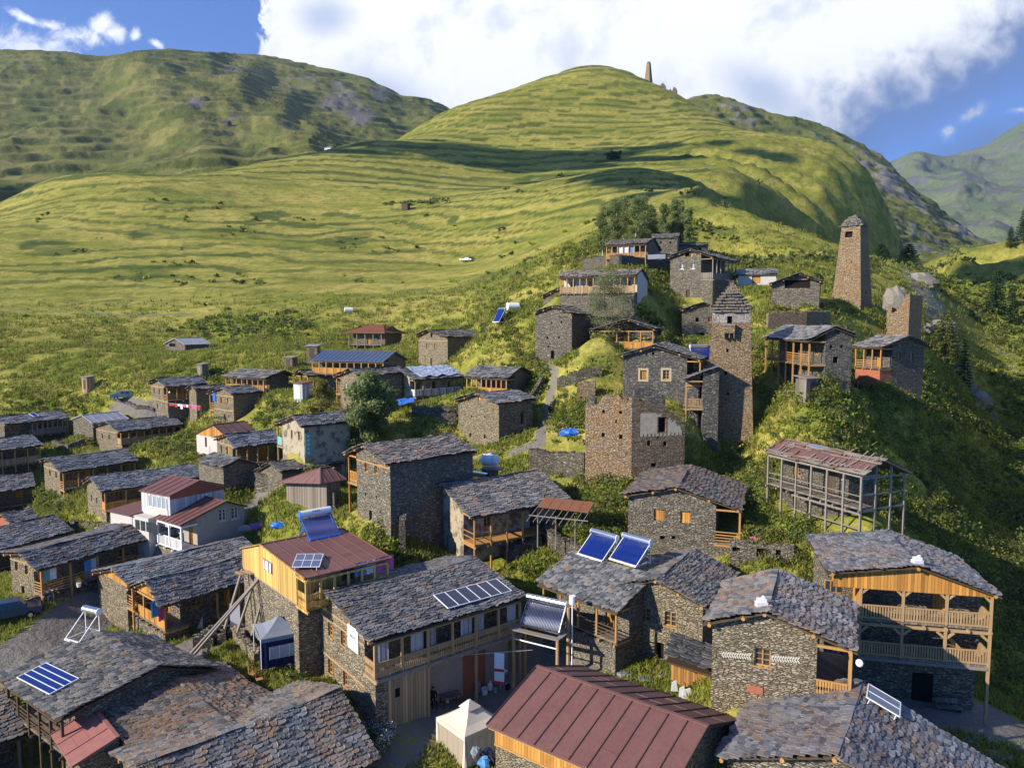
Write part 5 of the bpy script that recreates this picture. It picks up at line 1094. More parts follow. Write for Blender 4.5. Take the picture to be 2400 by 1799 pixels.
balcony_fix()
def guest_fix():
    h=HS['guest']; xl,xr,xlw,xrw,y0,y1,yw0=h.x; zf=h.roofz(xr)-.14-2.35
    a=MB(); a.box(xrw-.0,xr-.08,y0,y0+.9,-3,zf-.36,'stone_tan'); a.build('base_wall',h.root)
    b=MB(); b.box(xr-.14,xr-.07,y0+.9,y0+3.9,-2.5,zf-.36,'planks_tan'); b.box(xrw,xr-.14,y0+3.83,y0+3.9,-2.5,zf-.36,'planks_tan'); b.box(xr-.065,xr-.06,y0+1.4,y0+1.75,zf-1.7,zf-1.1,'dark_inside'); b.build('plank_shed',h.root)
    c_=MB(); c_.box(xrw-.05,xrw+.05,y0+3.9,y1,-2.5,zf-.36,'grey_wall'); c_.build('plastered_wall',h.root)
    d=MB(); d.box(xrw+.052,xrw+.06,y0+7.6,y0+9.6,-2.,zf-.5,'red_wall'); d.build('door',h.root)
    t=MB(); t.beam((xr-.06,y0,zf-.24),(xr-.06,y1,zf-.24),.2,.26,'wood_grey'); t.build('beam',h.root)
    s=empty('sign',h.mw@Vector((0,0,0)),0,'white guesthouse sign beside the timber corner post of the carved balcony','sign'); s.rotation_euler=h.mw.to_euler()
    p=[h.onplane('y',y0-.06,'c2',*q) for q in ((1047,553),(1130,735))]; x0_,x1_=p[0].x,p[1].x; zc=(h.onplane('y',y0-.06,'c2',1088,645)).z
    m=MB(); m.box(x0_,x1_,y0-.09,y0-.05,zc-.85,zc+.75,'paint_white'); m.build('board',s)
    for body,sz,dz in (('GUESTHOUSE',.155,.42),('BEER',.36,.08)):
        cu=bpy.data.curves.new('lettering','FONT'); cu.body=body; cu.size=sz; cu.align_x='CENTER'; cu.align_y='CENTER'; cu.extrude=.004; cu.materials.append(M['ink'])
        if body!='BEER': continue
        o=bpy.data.objects.new('lettering',cu); COL.objects.link(o); o.parent=s; o.location=((x0_+x1_)/2,y0-.096,zc+dz); o.rotation_euler=(math.pi/2,0,0)
    l=MB()
    for i in range(9): t=i/8; xx=x0_+.15+(x1_-x0_-.3)*t; l.box(xx-.05,xx+.05,y0-.094,y0-.091,zc+.42+.10*math.sin(math.pi*t),zc+.46+.10*math.sin(math.pi*t),'ink')
    for q in (-.2,-.3): l.box(x0_+.2,x1_-.25,y0-.094,y0-.091,zc+q,zc+q+.025,'metal_grey')
    l.build('small_print',s)
guest_fix()
def herring_fix():
    h=HS['herring']; xl,xr,xlw,xrw,y0,y1,yw0=h.x; mb=MB(); r=random.Random(2)
    for (xa,xb) in ((970,1205),(1355,1585)):
        p0=h.onplane('y',yw0,'c4',xa,1098+ (xa-970)*.075+2);p1=h.onplane('y',yw0,'c4',xb,1098+(xb-970)*.075+2); n=int((p1.x-p0.x)/.13)
        for row in (0,1):
            for i in range(n):
                x=p0.x+.13*(i+.5); z=p0.z+(p1.z-p0.z)*i/n+(.085 if row else -.085); sg=1 if row else -1
                mb.beam((x-.055,yw0-.03,z-.07*sg),(x+.055,yw0-.03,z+.07*sg),.07,.05,'pale_stone' ,up=(0,1,0))
    mb.build('herringbone_band',h.root)
    p=h.onplane('y',yw0,'c4',1226,1375); m=MB(); m.box(p.x-.42,p.x+.42,yw0-.06,yw0-.01,p.z-.2,p.z+.2,'red_wall'); o=m.build('plaque',h.root)
herring_fix()
def chimney_pot(h,side,c_,x,y,label):
    p=h.mw@h.onroof(side,c_,x,y,.1); mb=MB(); mb.box(-.3,.3,-.22,.22,-.15,.14,'white_slab'); mb.box(-.22,.24,-.16,.16,.14,.32,'plastic_white'); mb.ball((.1,0,.36),.12,'plastic_white',7,4,jit=.3)
    o=mb.build('chimney_cap',None); o.location=p; tag(o,label,'chimney cap')
chimney_pot(HS['herring'],'L','c4',1275,712,'lumpy white cap on the ridge of the herringbone-banded house')
chimney_pot(HS['balconies'],'L','c5',828,385,'lumpy white cap on the front ridge of the balcony house')
def redmetal_fix():
    h=HS['redmetal']; xl,xr,xlw,xrw,y0,y1,yw0=h.x; z=h.roofz(xr)
    f=MB(); f.box(xr+.01,xr+.07,y0,y1,z-1.0,z-.02,'planks_orange'); f.box(xr+.01,xr+.12,y0,y1,z-1.1,z-1.0,'wood_orange'); f.build('fascia_boards',h.root)
    e=MB(); e.box(xr+.12,h.wr+.02,h.gf-.2,h.L-.2,h.ZA-h.rr-.16,h.ZA-h.rr-.12,'wood_tan'); e.build('eave_soffit',h.root)
redmetal_fix()
# ---------------- towers and ruins ----------------
simple('slate_brown',(.16,.145,.125),.85,0,.2,.4,3)
stone('whitewash',[(.38,.33,.28),(.48,.43,.37),(.58,.53,.47),(.62,.56,.5)],patch=(.30,.25,.19),lich=.5)
def tower(name,label,cx,cy,z0,z1,w0,w1,az,m,wins,steps,peak,cat='tower',white=0.,shr=.80):
    root=empty(name,(cx,cy,z0),-az,label,cat); H=z1-z0; mb=MB()
    def P(s,u,v):
        w=(w0+(w1-w0)*v)/2; z=H*v-(.0)
        x=-w+2*w*u
        return {'F':(x,-w,z),'R':(w,x,z),'B':(-x,w,z),'L':(-w,-x,z)}[s]
    k=mb.mat(m)
    for s in 'FRBL':
        hs=wins.get(s,[]); us=sorted(set([0,1]+[q for h in hs for q in (h[0]-h[2]/2,h[0]+h[2]/2)])); vs=sorted(set([-.25,0]+[i/12 for i in range(13)]+[q for h in hs for q in (h[1]-h[3]/2,h[1]+h[3]/2)]))
        for a,b in zip(us[:-1],us[1:]):
            for c_,d in zip(vs[:-1],vs[1:]):
                mu,mv=(a+b)/2,(c_+d)/2; hit=[h for h in hs if abs(mu-h[0])<h[2]/2 and abs(mv-h[1])<h[3]/2]
                mm='whitewash' if (white and mv>1-white) else m
                if not hit: mb.face([P(s,a,c_),P(s,b,c_),P(s,b,d),P(s,a,d)],mm)
        for (u,v,wd,hd) in hs:
            q=[P(s,u-wd/2,v-hd/2),P(s,u+wd/2,v-hd/2),P(s,u+wd/2,v+hd/2),P(s,u-wd/2,v+hd/2)]; nrm={'F':(0,.45,0),'R':(-.45,0,0),'B':(0,-.45,0),'L':(.45,0,0)}[s]
            i_=[tuple(np.add(t,nrm)) for t in q]
            for j in range(4): mb.face([q[j],q[(j+1)%4],i_[(j+1)%4],i_[j]],m)
            mb.face(i_,'dark_inside')
    mb.build('shaft',root)
    rf=MB(); r=random.Random(3)
    for i in range(steps):
        t=i/steps; w=(w1/2+.10)*(1-t*shr); z=H+peak*t
        n=14; pts=[]
        for sx,sy in ((-1,-1),(1,-1),(1,1),(-1,1)): pts.append((sx*(w+r.uniform(-.06,.06)),sy*(w+r.uniform(-.06,.06))))
        rf.hexa([(x,y,z+r.uniform(-.03,.03)) for x,y in pts]+[(x,y,z+.13) for x,y in pts],'slate_brown')
        w2=w-.22
        if w2>.1: rf.box(-w2,w2,-w2,w2,z+.12,z+peak/steps+.02,'stone_orange')
        if w>1:
            for s in range(4):
                for j in range(int(w*2/.55)):
                    a=-w+ (j+.5)*.55+r.uniform(-.1,.1); l=r.uniform(-.12,.08)
                    c={0:(a,-w-l,),1:(w+l,a),2:(a,w+l),3:(-w-l,a)}[s]; rf.box(c[0]-.25,c[0]+.25,c[1]-.25,c[1]+.25,z+r.uniform(-.05,.04),z+.13+r.random()*.07,'slate_brown')
    rf.ball((0,0,H+peak+.05),.32,'stone_tan',8,5,(1,1,.8),.4)
    ro=rf.build('stepped_roof',root)
    return root,P,H
base=at(1724,1030,85); zt_=at(1732,731,85).z
T1,P1,H1_=tower('stone_tower','tall near watchtower with a stepped slate cap and whitewashed band, centre right',base.x,base.y+2.7,base.z,zt_,5.55,4.15,R_(18),'stone_orange',
  {'F':[(.43,.70,.06,.028),(.41,.52,.07,.026),(.47,.36,.06,.024),(.43,.315,.03,.02),(.30,.06,.025,.012),(.55,.19,.02,.012),(.46,.94,.13,.055)]},9,at(1738,665,85).z-zt_,white=.075)
mc=MB(); w_=4.4/2; zc=H1_*.86
mc.box(-.75,.45,-w_-.75,-w_+.1,zc-.35,zc+.55,'stone_orange'); mc.box(-.8,.5,-w_-.85,-w_+.1,zc+.55,zc+.65,'slab_grey'); mc.box(-.75,-.62,-w_-.75,-w_+.05,zc-.9,zc-.35,'stone_orange'); mc.box(.32,.45,-w_-.75,-w_+.05,zc-.9,zc-.35,'stone_orange'); mc.box(-.2,-.08,-w_-.7,-w_+.05,zc-.9,zc-.35,'stone_orange')
mc.build('machicolation',T1)
base=at(2008,742,121); zt_=at(2010,528,121).z
tower('stone_tower','far watchtower with a broken round hole below its cap, on the right spur',base.x,base.y+2,base.z,zt_,5.0,2.95,R_(46),'stone_orange',{'F':[(.42,.91,.38,.065),(.4,.62,.04,.012),(.62,.6,.04,.012),(.35,.5,.04,.012),(.5,.25,.04,.012)],'R':[(.5,.7,.05,.02),(.6,.5,.05,.02),(.5,.27,.1,.03),(.5,.08,.12,.04)]},7,at(2014,503,121).z-zt_,shr=.62)
base=at(1520,182,925); tower('stone_tower','tiny ruined watchtower standing on the summit of the central hill',base.x,base.y,base.z-2,at(1521,149,925).z,6.6,3.6,R_(40),'stone_orange',{},2,2.2)
def jag_wall(root,A,B,zb,tops,th,m,holes=(),seed=0,name='wall'):
    """ruined masonry wall, stepped broken top; tops=[(t,z)...]"""
    A=Vector(A);B=Vector(B);L=(B-A).length;d=(B-A).normalized();n=Vector((-d.y,d.x,0)); r=random.Random(seed)
    ts=[t for t,_ in tops];zs=[z for _,z in tops]; k=max(3,int(L/.35)); prof=[]
    for i in range(k+1): prof.append(float(np.interp(i/k,ts,zs))+r.uniform(-.13,.13))
    us=[L*i/k for i in range(k+1)]
    def topf(u): i=min(int(u/L*k+1e-6),k-1); f=u/L*k-i; return prof[i]*(1-f)+prof[i+1]*f
    mb=MB(); wallface(mb,A,B,zb,topf,list(holes),m,brk=us,rev=th*.6)
    wallface(mb,B+n*th,A+n*th,zb,lambda u:topf(L-u),[],m,brk=us)
    for a,b in zip(us[:-1],us[1:]):
        p=lambda u,k_:tuple(A+d*u+n*th*k_+Vector((0,0,topf(u)+.001)))
        mb.face([p(a,0),p(b,0),p(b,1),p(a,1)],m)
        if r.random()<.6: c_=A+d*(a+.15)+n*th*r.uniform(.2,.8); z=topf(a+.15); mb.box(c_.x-.2,c_.x+.2,c_.y-.16,c_.y+.16,z-.08,z+r.uniform(.04,.16),m)
    for u in (0,L): 
        q0=A+d*u; mb.face([tuple(q0+Vector((0,0,zb))),tuple(q0+n*th+Vector((0,0,zb))),tuple(q0+n*th+Vector((0,0,topf(u)))),tuple(q0+Vector((0,0,topf(u))))],m)
    return mb.build(name,root)
def ruin_house():
    A=at(1371,1112,75.5);B=at(1479,1140,73.0);Cc=at(1604,1092,74.5); zb=A.z-5
    zt=lambda x,y,Y:at(x,y,Y).z
    root=empty('ruined_house',(B.x,B.y,B.z),0,'roofless ruined house with cream plaster round an empty doorway','ruin'); iv=Vector((B.x,B.y,B.z)); zo=B.z
    Z=lambda x,y,Y:zt(x,y,Y)-zo
    A_=A-iv;A_.z=0;B_=Vector((0,0,0));C_=Cc-iv;C_.z=0
    LA=(A_-B_).length
    def hole(P,Q,Y,x,y,w,h): # px hole on wall P->Q at depth Y approx
        q=at(*px('d4',x,y),Y)-iv; d=(Q-P).normalized(); u=(Vector((q.x,q.y,0))-P).dot(d); return (u-w/2,u+w/2,q.z-h/2,q.z+h/2)
    jag_wall(root,A_,B_,zb-zo,[(0,Z(1376,951,75)),(.28,Z(1405,948,75)),(.32,Z(1410,930,75)),(.7,Z(1450,926,74)),(.8,Z(1462,936,74)),(1,Z(1481,935,73))],.8,'stone_orange',[hole(A_,B_,74.6,382,378,.3,.35),hole(A_,B_,74,525,382,.3,.3),hole(A_,B_,74.5,376,560,.35,.45),hole(A_,B_,73.8,520,572,.35,.45),hole(A_,B_,74,483,452,.2,.3)],1)
    jag_wall(root,B_,C_,zb-zo,[(0,Z(1481,935,73)),(.25,Z(1515,938,73)),(.5,Z(1545,950,74)),(.8,Z(1585,972,74)),(.92,Z(1592,990,74.4)),(1,Z(1601,1000,74.5))],.8,'stone_orange',[hole(B_,C_,73.8,838,482,.85,1.5),hole(B_,C_,73.6,728,622,.4,.55),hole(B_,C_,74,856,628,.4,.5),hole(B_,C_,73.8,765,790,.6,.4),hole(B_,C_,73.8,802,580,.25,.2)],2)
    # plaster patch
    d=(C_-B_).normalized(); n=Vector((-d.y,d.x,0)); L=(C_-B_).length; mb=MB(); r=random.Random(8); zp=0
    hd=hole(B_,C_,73.8,838,482,.85,1.5)
    for i in range(34):
        for j in range(18):
            u=L*.13+L*.83*i/34; du=L*.83/34; z=Z(1500,1022,73.6)+j*.13; lim=float(np.interp((u+du/2)/L,[0,.25,.5,.8,1],[Z(1481,948,73),Z(1515,955,73),Z(1545,966,74),Z(1585,985,74),Z(1601,1010,74.5)]))
            if z+.13>lim-.1+.15*math.sin(i*1.7) or (hd[0]-.1<u+du/2<hd[1]+.1 and hd[2]-.1<z+.06<hd[3]+.1): continue
            if (j<2 or i<2 or i>31) and (i*7+j*3)%3==0: continue
            P=lambda uu,zz: tuple(B_+d*uu-n*.012+Vector((0,0,zz))); mb.face([P(u,z),P(u+du,z),P(u+du,z+.13),P(u,z+.13)],'plaster_cream')
    mb.build('plaster_patch',root)
    nb=Vector((0.3,1,0)).normalized()
    D_=A_+Vector((1.2,6.5,0));E_=C_+Vector((-.2,6.0,0))
    jag_wall(root,C_,E_,zb-zo,[(0,Z(1601,1000,74.5)),(.5,Z(1590,985,78)),(1,Z(1560,975,80))],.7,'stone_grey',(),3)
    jag_wall(root,D_,A_,zb-zo,[(0,Z(1400,930,80)),(1,Z(1376,951,75))],.7,'stone_grey',(),4)
    F0=at(1487,912,77)-iv;F0.z=0;F1=at(1560,912,77)-iv;F1.z=0
    jag_wall(root,F0,F1,zb-zo,[(0,Z(1487,912,77)),(.6,Z(1535,912,77)),(.7,Z(1540,925,77)),(1,Z(1560,932,77))],.6,'stone_dark',(),5,'inner_wall')
simple('plaster_cream',(.46,.39,.27),.9,0,.2,.5,2.2)
ruin_house()
def ruin_tower():
    A=at(2076,790,117);B=at(2128,800,114.5);Cc=at(2158,798,118.5); root=empty('ruined_tower',tuple(B),0,'broken stub of a stone tower at the end of the right spur','ruin'); iv=Vector(B)
    A_=A-iv;A_.z=0;C_=Cc-iv;C_.z=0;Z=lambda x,y,Y:at(x,y,Y).z-iv.z
    jag_wall(root,A_,Vector((0,0,0)),-5,[(0,Z(2078,728,117)),(.3,Z(2092,735,116.6)),(.55,Z(2106,718,116)),(.75,Z(2118,700,115)),(1,Z(2132,688,114.5))],.7,'stone_orange',(),6)
    jag_wall(root,Vector((0,0,0)),C_,-5,[(0,Z(2132,690,114.5)),(.5,Z(2143,690,116)),(1,Z(2150,692,118.5))],.7,'stone_orange',(),7)
    D_=A_+C_; jag_wall(root,C_,D_,-5,[(0,Z(2150,692,118.5)),(1,Z(2110,740,121))],.7,'stone_orange',(),8)
    jag_wall(root,D_,A_,-5,[(0,Z(2110,740,121)),(1,Z(2078,718,117))],.7,'stone_orange',(),9)
ruin_tower()
def low_wall(label,pts,h,th=.55,m='stone_low',seed=0,yy=None,drop=1.6):
    """dry stone wall following the ground"""
    P=[Vector(ground(*p)) if yy is None else None for p in pts] if yy is None else [Vector((at(p[0],p[1],y).x,y,0)) for p,y in zip(pts,yy)]
    if yy is not None:
        for p,q,y in zip(P,pts,yy): p.z=at(q[0],q[1],y).z
    o=P[0].copy(); root=empty('stone_wall',o,0,label,'stone wall','dry stone walls')
    for i,(a,b) in enumerate(zip(P[:-1],P[1:])):
        if b.x<a.x: a,b=b,a
        a_,b_=a-o,b-o; za,zb=a_.z,b_.z; a_.z=0;b_.z=0
        jag_wall(root,a_,b_,min(za,zb)-drop,[(0,za+h),(1,zb+h)],th,m,(),seed+i,'wall_section')
    return root
low_wall('long retaining wall beside the gravel road in front of the washing house',[(150,1400),(235,1378)],1.0,.6,'stone_grey',1)
low_wall('stepped wall end at the left edge between blue car and gravel road',[(0,1452),(45,1428),(100,1412),(150,1398)],.7,.6,'stone_grey',2)
low_wall('garden retaining wall running down in front of the grey gazebo tent',[(540,1495),(560,1520),(596,1560)],1.0,.6,'stone_tan',3)
low_wall('rubble wall of the roofless yard right of the white house road',[(535,1135),(585,1140),(640,1150)],1.7,.7,'stone_low',4)
low_wall('wall under the log barn, beside the tall house with the orange balcony',[(745,1196),(784,1199)],2.0,.6,'stone_low',5)
low_wall('curved broken wall left of the plastered house with the unfinished gallery',[(935,1290),(938,1245),(960,1205),(985,1195)],2.2,.6,'stone_low',6)
low_wall('sloping rubble wall left of the ruined house, above the green bank',[(1240,1105),(1300,1115),(1368,1118)],2.6,.6,'stone_low',7)
low_wall('ruined stub wall in front of the plastered house with unfinished gallery',[(1195,1325),(1235,1300),(1270,1285)],1.2,.9,'stone_low',8)
low_wall('broken wall below the leaning poles, right of the unfinished gallery',[(1255,1240),(1275,1275),(1300,1300),(1380,1330)],1.6,.7,'stone_low',9)
low_wall('terrace wall under the foil-roofed house',[(965,975),(1020,978),(1075,976)],1.3,.5,'stone_low',10)
low_wall('terrace wall left of the cube-shaped house',[(1030,1000),(1070,998)],1.6,.5,'stone_low',11)
low_wall('grassy terrace wall under the golden veranda house',[(1305,915),(1350,900),(1410,885)],1.6,.5,'stone_low',12)
low_wall('slanted ruin wall on the bank above the blue tarp',[(1352,945),(1395,935)],2.4,.7,'stone_orange',13)
low_wall('long terrace wall below the topmost gallery house',[(1365,632),(1450,628),(1560,640)],2.2,.5,'stone_low',14)
low_wall('long mossy terrace wall between the near tower and far tower',[(1800,775),(1890,770),(1945,768)],2.4,.5,'stone_orange',15)
low_wall('rubble garden wall in front of the farthest barn row at far left',[(122,1048),(160,1060),(200,1045)],1.2,.5,'stone_low',16)
low_wall('tumbled wall below the house with the plastered gallery wall',[(160,1235),(210,1240),(260,1238)],.7,.8,'stone_low',17)
low_wall('low field wall beside the parked car at the upper left',[(265,940),(320,960),(360,965)],.7,.8,'stone_low',18)
low_wall('wall beside the footpath right of the golden veranda corner house',[(1240,960),(1262,930),(1275,905)],1.5,.5,'stone_low',19)
low_wall('terrace wall below the large house with white windows',[(1600,690),(1650,690),(1720,685)],2.0,.5,'stone_low',20)
def enclosure():
    A=at(1710,1310,60);B=at(1860,1330,58.5); root=empty('roofless_enclosure',tuple(A),0,'small roofless stone enclosure with three empty window gaps','ruin'); iv=Vector(A); A_=Vector((0,0,0));B_=B-iv;B_.z=0
    L=B_.length; z=at(1780,1280,59).z-iv.z; hs=[(L*.04,L*.16,z-.7,z-.02-.3),(L*.42,L*.58,z-1.0,z-.25),(L*.72,L*.80,z-.7,z-.25)]
    jag_wall(root,A_,B_,-3,[(0,z+.1),(1,z+.05)],.5,'stone_grey',hs,3)
    C_=B_+Vector((1.2,3.2,0)); jag_wall(root,B_,C_,-3,[(0,z),(1,z+.2)],.5,'stone_grey',(),4)
    cl=MB(); q=(A_+B_)/2+Vector((.6,2.2,z-.1)); cl.ball(q,.55,'cloth_pink',9,5,(1.5,.6,.5),.4); o=cl.build('blanket_heap',None); o.location=iv; tag(o,'bright pink blankets heaped behind the roofless enclosure','blankets')
enclosure()
for (x0,x1,y0,y1,lab) in ((1537,1558,213,197,'left'),(1564,1585,222,208,'right')):
    A=at(x0,y0+6,905);B=at(x1,y0+10,900); root=empty('ruined_wall',tuple(A),0,'larger broken fortress wall just below the summit tower' if lab=='left' else 'smaller broken fortress wall, the lowest one below the summit tower','ruin'); b_=B-A;b_.z=0
    jag_wall(root,Vector((0,0,0)),b_,-6,[(0,6),(.3,9),(.5,8 if lab=='left' else 6),(.7,11),(.85,10),(1,7)],4,'stone_dark',(),11)
def rock(label,c,sx,sy,sz,m='pale_stone',seed=0):
    """angular outcrop: a subdivided block roughened with noise"""
    r=random.Random(seed); n=9; V=[];F=[]
    bm_=[]; th=[math.pi*i/n for i in range(n+1)]
    for i in range(n+1):
        for j in range(14):
            a=th[i];b=2*math.pi*j/14; q=1+.16*(r.random()-.5); x=math.sin(a)*math.cos(b);y=math.sin(a)*math.sin(b);z=math.cos(a)
            k=1/max(abs(x),abs(y),abs(z))**.5; q*=1+.10*math.sin(5*x+seed)*math.sin(4*z+2*y); V.append((sx*x*k*q,sy*y*k*q,sz*z*k*q))
    for i in range(n):
        for j in range(14): F.append((i*14+j,(i+1)*14+j,(i+1)*14+(j+1)%14,i*14+(j+1)%14))
    mb=MB(); mb.v=V;mb.f=F;mb.m=[m];mb.mi=[0]*len(F); o=mb.build('rock_outcrop',None); o.location=c; o.rotation_euler=(0,0,seed); tag(o,label,'rock')
def limestone():
    m,q,b=mat('limestone'); tc=q.new('ShaderNodeTexCoord'); n=q.noise(tc.outputs['Object'],.5,7,.7); n2=q.noise(tc.outputs['Object'],2.5,6,.7)
    c=q.mix(n2,(.16,.145,.12,1),(.36,.33,.28,1)); c=q.mix(q.maprange(n,.55,.7),c,(.40,.25,.14,1)); c=q.mix(q.maprange(n,.25,.38,1,0),c,(.10,.12,.04,1)); q.l.new(c,b.inputs['Base Color']); bump(q,b,n2,1,.3)
limestone()
def rk(label,x,y,Y,sx,sy,sz,seed,m='limestone'): p=at(x,y,Y); rock(label,(p.x,p.y,min(p.z,H1(p.x,p.y)-sz*.15)),sx,sy,sz,m,seed)
p=at(2098,690,135); rock('large pale rock face rising behind the broken tower stub',(p.x,p.y,p.z-2.5),2.6,2.0,3.9,'limestone',1)
rk('pale limestone ledge on the bank right of the far pines',2135,662,172,5.5,3,2.2,2)
rk('pale limestone boulder on the green bank, above the lone pine',2205,710,160,3.4,2.4,1.6,3)
rk('small pale boulder left of the lone pine',2170,752,155,1.6,1.4,1.2,4)
rk('pale rock scar right of the lone pine',2290,815,150,3.2,2.2,2.2,5)
rk('grey boulder in the shade below the lone pine',2240,880,138,2.2,2,1.4,6)

# ---------------- vegetation ----------------
def leaves(cent,rad,cnt,size,flat=1.0,seed=0,hollow=.35,zmin=-1.):
    """swarm of small leaf quads around clump centres; returns vertex array (n*4,3)"""
    g=np.random.default_rng(seed); cent=np.asarray(cent,float); rad=np.asarray(rad,float); cnt=np.asarray(cnt,int)
    idx=np.repeat(np.arange(len(cent)),cnt); n=len(idx); d=g.normal(size=(n,3)); d/=np.linalg.norm(d,axis=1)[:,None]
    d[:,2]=np.where(d[:,2]<zmin,-d[:,2],d[:,2])
    r=(hollow+(1-hollow)*g.random(n)**.6)*(1+.4*g.normal(size=n)*.5); p=cent[idx]+d*(rad[idx]*r)[:,None]*np.array([1,1,flat])
    s=(np.asarray(size)*np.ones(len(cent)))[idx]*g.uniform(.6,1.3,n)
    t=d+g.normal(size=(n,3))*.7; t/=np.linalg.norm(t,axis=1)[:,None]; a=np.cross(t,g.normal(size=(n,3))); a/=np.linalg.norm(a,axis=1)[:,None]; b=np.cross(t,a)
    a*=s[:,None]; b*=(s*g.uniform(.5,1,n))[:,None]
    return np.stack([p-a-b*.4,p+b-a*.2,p+a+b*.3,p-b],1).reshape(-1,3)
def quads(name,v,m,parent=None):
    me=bpy.data.meshes.new(name); n=len(v)//4; me.vertices.add(len(v)); me.vertices.foreach_set('co',v.ravel()); me.loops.add(len(v)); me.loops.foreach_set('vertex_index',np.arange(len(v),dtype=np.int32))
    me.polygons.add(n); me.polygons.foreach_set('loop_start',np.arange(0,len(v),4,dtype=np.int32)); me.update(calc_edges=True); me.materials.append(M[m])
    o=bpy.data.objects.new(name,me); COL.objects.link(o); 
    if parent: o.parent=parent
    return o
def tree(label,loc,h,r,kind='broad',m='leaf_green',seed=0,n=9000,group=None,leaf=.13,name='tree',cols=1,trunk='bark',base=.2):
    g=random.Random(seed); root=empty(name,loc,g.random()*6,label,'tree',group); tb=MB(); lean=Vector((g.uniform(-.05,.05)*h,g.uniform(-.05,.05)*h,0)); cs=[];rs=[]
    tops=[(0,0)] if cols==1 else [(g.uniform(-.3,.3)*r,g.uniform(-.3,.3)*r) for _ in range(cols)]
    for tx,ty in tops:
        pr=None; k=6; tr=(.022*h if cols==1 else .014*h) if kind=='broad' else .010*h
        for i in range(k+1):
            t=i/k; p=Vector((tx*(.3+t),ty*(.3+t),-.4))+lean*t*t+Vector((g.uniform(-.1,.1)*t,g.uniform(-.1,.1)*t,h*(.93 if kind!='birch' else .8)*t))
            if pr is not None: tb.tube(pr[0],p,pr[1],tr*(1-t*.85)+.01,7,trunk,cap=False)
            pr=(p,tr*(1-t*.85)+.01)
        nb=20 if kind=='broad' else 26
        for i in range(nb):
            t=base+(1-base)*(i+.5)/nb; a=g.random()*6.3; 
            w=math.sin(math.pi*min(1,(t-base)/(1-base)*.9+.1))**.7*r*g.uniform(.55,1.05) if kind!='birch' else r*g.uniform(.4,1.0)*(1.05-.55*t)
            o=Vector((tx*(.3+t),ty*(.3+t),0))+lean*t*t+Vector((0,0,h*.9*t)); e=o+Vector((math.cos(a)*w,math.sin(a)*w,w*g.uniform(.1,.55)))
            tb.tube(o,e,.012*h*(1.1-t)*.6+.01,.008,5,trunk,cap=False)
            for q in ((.55,.9,1.0) if kind!='sparse' else (.6,1.0)): cs.append(o.lerp(e,q)+Vector((g.uniform(-.2,.2),g.uniform(-.2,.2),g.uniform(-.1,.3)))*r*.3); rs.append(r*(g.uniform(.24,.42) if kind!='birch' else g.uniform(.34,.6)))
        cs.append((tx*1.3+lean.x,ty*1.3+lean.y,h*.93)); rs.append(r*.28); cs.append((tx*1.3,ty*1.3,h*.82)); rs.append(r*.36)
    cs=[Vector(c) for c in cs]
    tb.build('trunk',root)
    cnt=[int(n/len(cs)*g.uniform(.5,1.5)) for _ in cs]; v=leaves([tuple(c) for c in cs],rs,cnt,leaf,.8,seed); quads('crown',v,m,root); return root
def pine(label,loc,h,r,seed=0,n=9000,group=None,m='leaf_dark',name='pine_tree'):
    g=random.Random(seed); root=empty(name,loc,g.random()*6,label,'tree',group); tb=MB(); tb.tube((0,0,-.5),(0,0,h*.97),.022*h,.02,8,'bark',cap=False); cs=[];rs=[]
    k=int(11+h*.6)
    for i in range(k):
        t=.1+.88*i/k; w=r*(1-t)**.8*g.uniform(.85,1.1)+.1; nb=6
        for j in range(nb):
            a=6.283*(j+g.random()*.6)/nb+i; e=Vector((math.cos(a)*w,math.sin(a)*w,h*t-w*.15)); tb.tube((0,0,h*t),e,.03*(1-t)+.01,.008,4,'bark',cap=False)
            for q in (.35,.65,.95): cs.append((e.x*q,e.y*q,h*t-w*.15*q)); rs.append(w*.24+.12)
    tb.build('trunk',root); cnt=[max(6,int(n/len(cs)))]*len(cs); v=leaves(cs,rs,cnt,.012*h+.05,.38,seed,.1); quads('crown',v,m,root); return root
def G(x,y,**k): return Vector(ground(x,y,**k))
def gxy(x,Y): p=at(x,900,Y); return Vector((p.x,Y,H1(p.x,Y)))
def tree_px(label,x,ytop,ybase,r_px,Y=None,fn=tree,**k):
    """tree whose foot is seen at (x,ybase)"""
    p=G(x,ybase) if Y is None else at(x,ybase,Y)
    if Y is not None: p=Vector((p.x,p.y,H1(p.x,p.y)))
    top=at(x,ytop,p.y).z; h=top-p.z; fn(label,p,max(h,1.),r_px/FPX*p.y,**k)
tree_px('tall dark leafy tree in the middle of the village, beside the foil roof',872,868,1030,50,Y=93,seed=1,n=26000,cols=2,m='leaf_birch',leaf=.16,base=.12)
tree_px('shorter leafy tree merging with the tall one, on its lower left',845,950,1035,42,Y=90,seed=2,n=15000,m='leaf_birch',leaf=.13,base=.1)
tree_px('young round tree in front of the long dark wall of the tall balcony house',1085,1040,1122,32,Y=72,seed=3,n=7000,m='leaf_green',leaf=.11,base=.05)
tree_px('small loose tree beside the white hut',752,885,940,30,Y=105,seed=4,n=4500,m='leaf_olive',leaf=.12,base=.1)
tree_px('pale grey-green tree with visible branches in front of the white walled gallery house',1440,625,765,58,Y=110,seed=5,n=15000,kind='sparse',m='leaf_pale',leaf=.085,trunk='bark',base=.12,cols=2)
tree_px('bushy dark green tree right of the pale tree',1525,725,785,38,Y=112,seed=6,n=6000,m='leaf_green',leaf=.14,base=.05)
tree_px('small round bush tree between pale tree and stone house with arched doorway',1495,715,760,26,Y=116,seed=7,n=3500,m='leaf_bright',leaf=.13,base=.05)
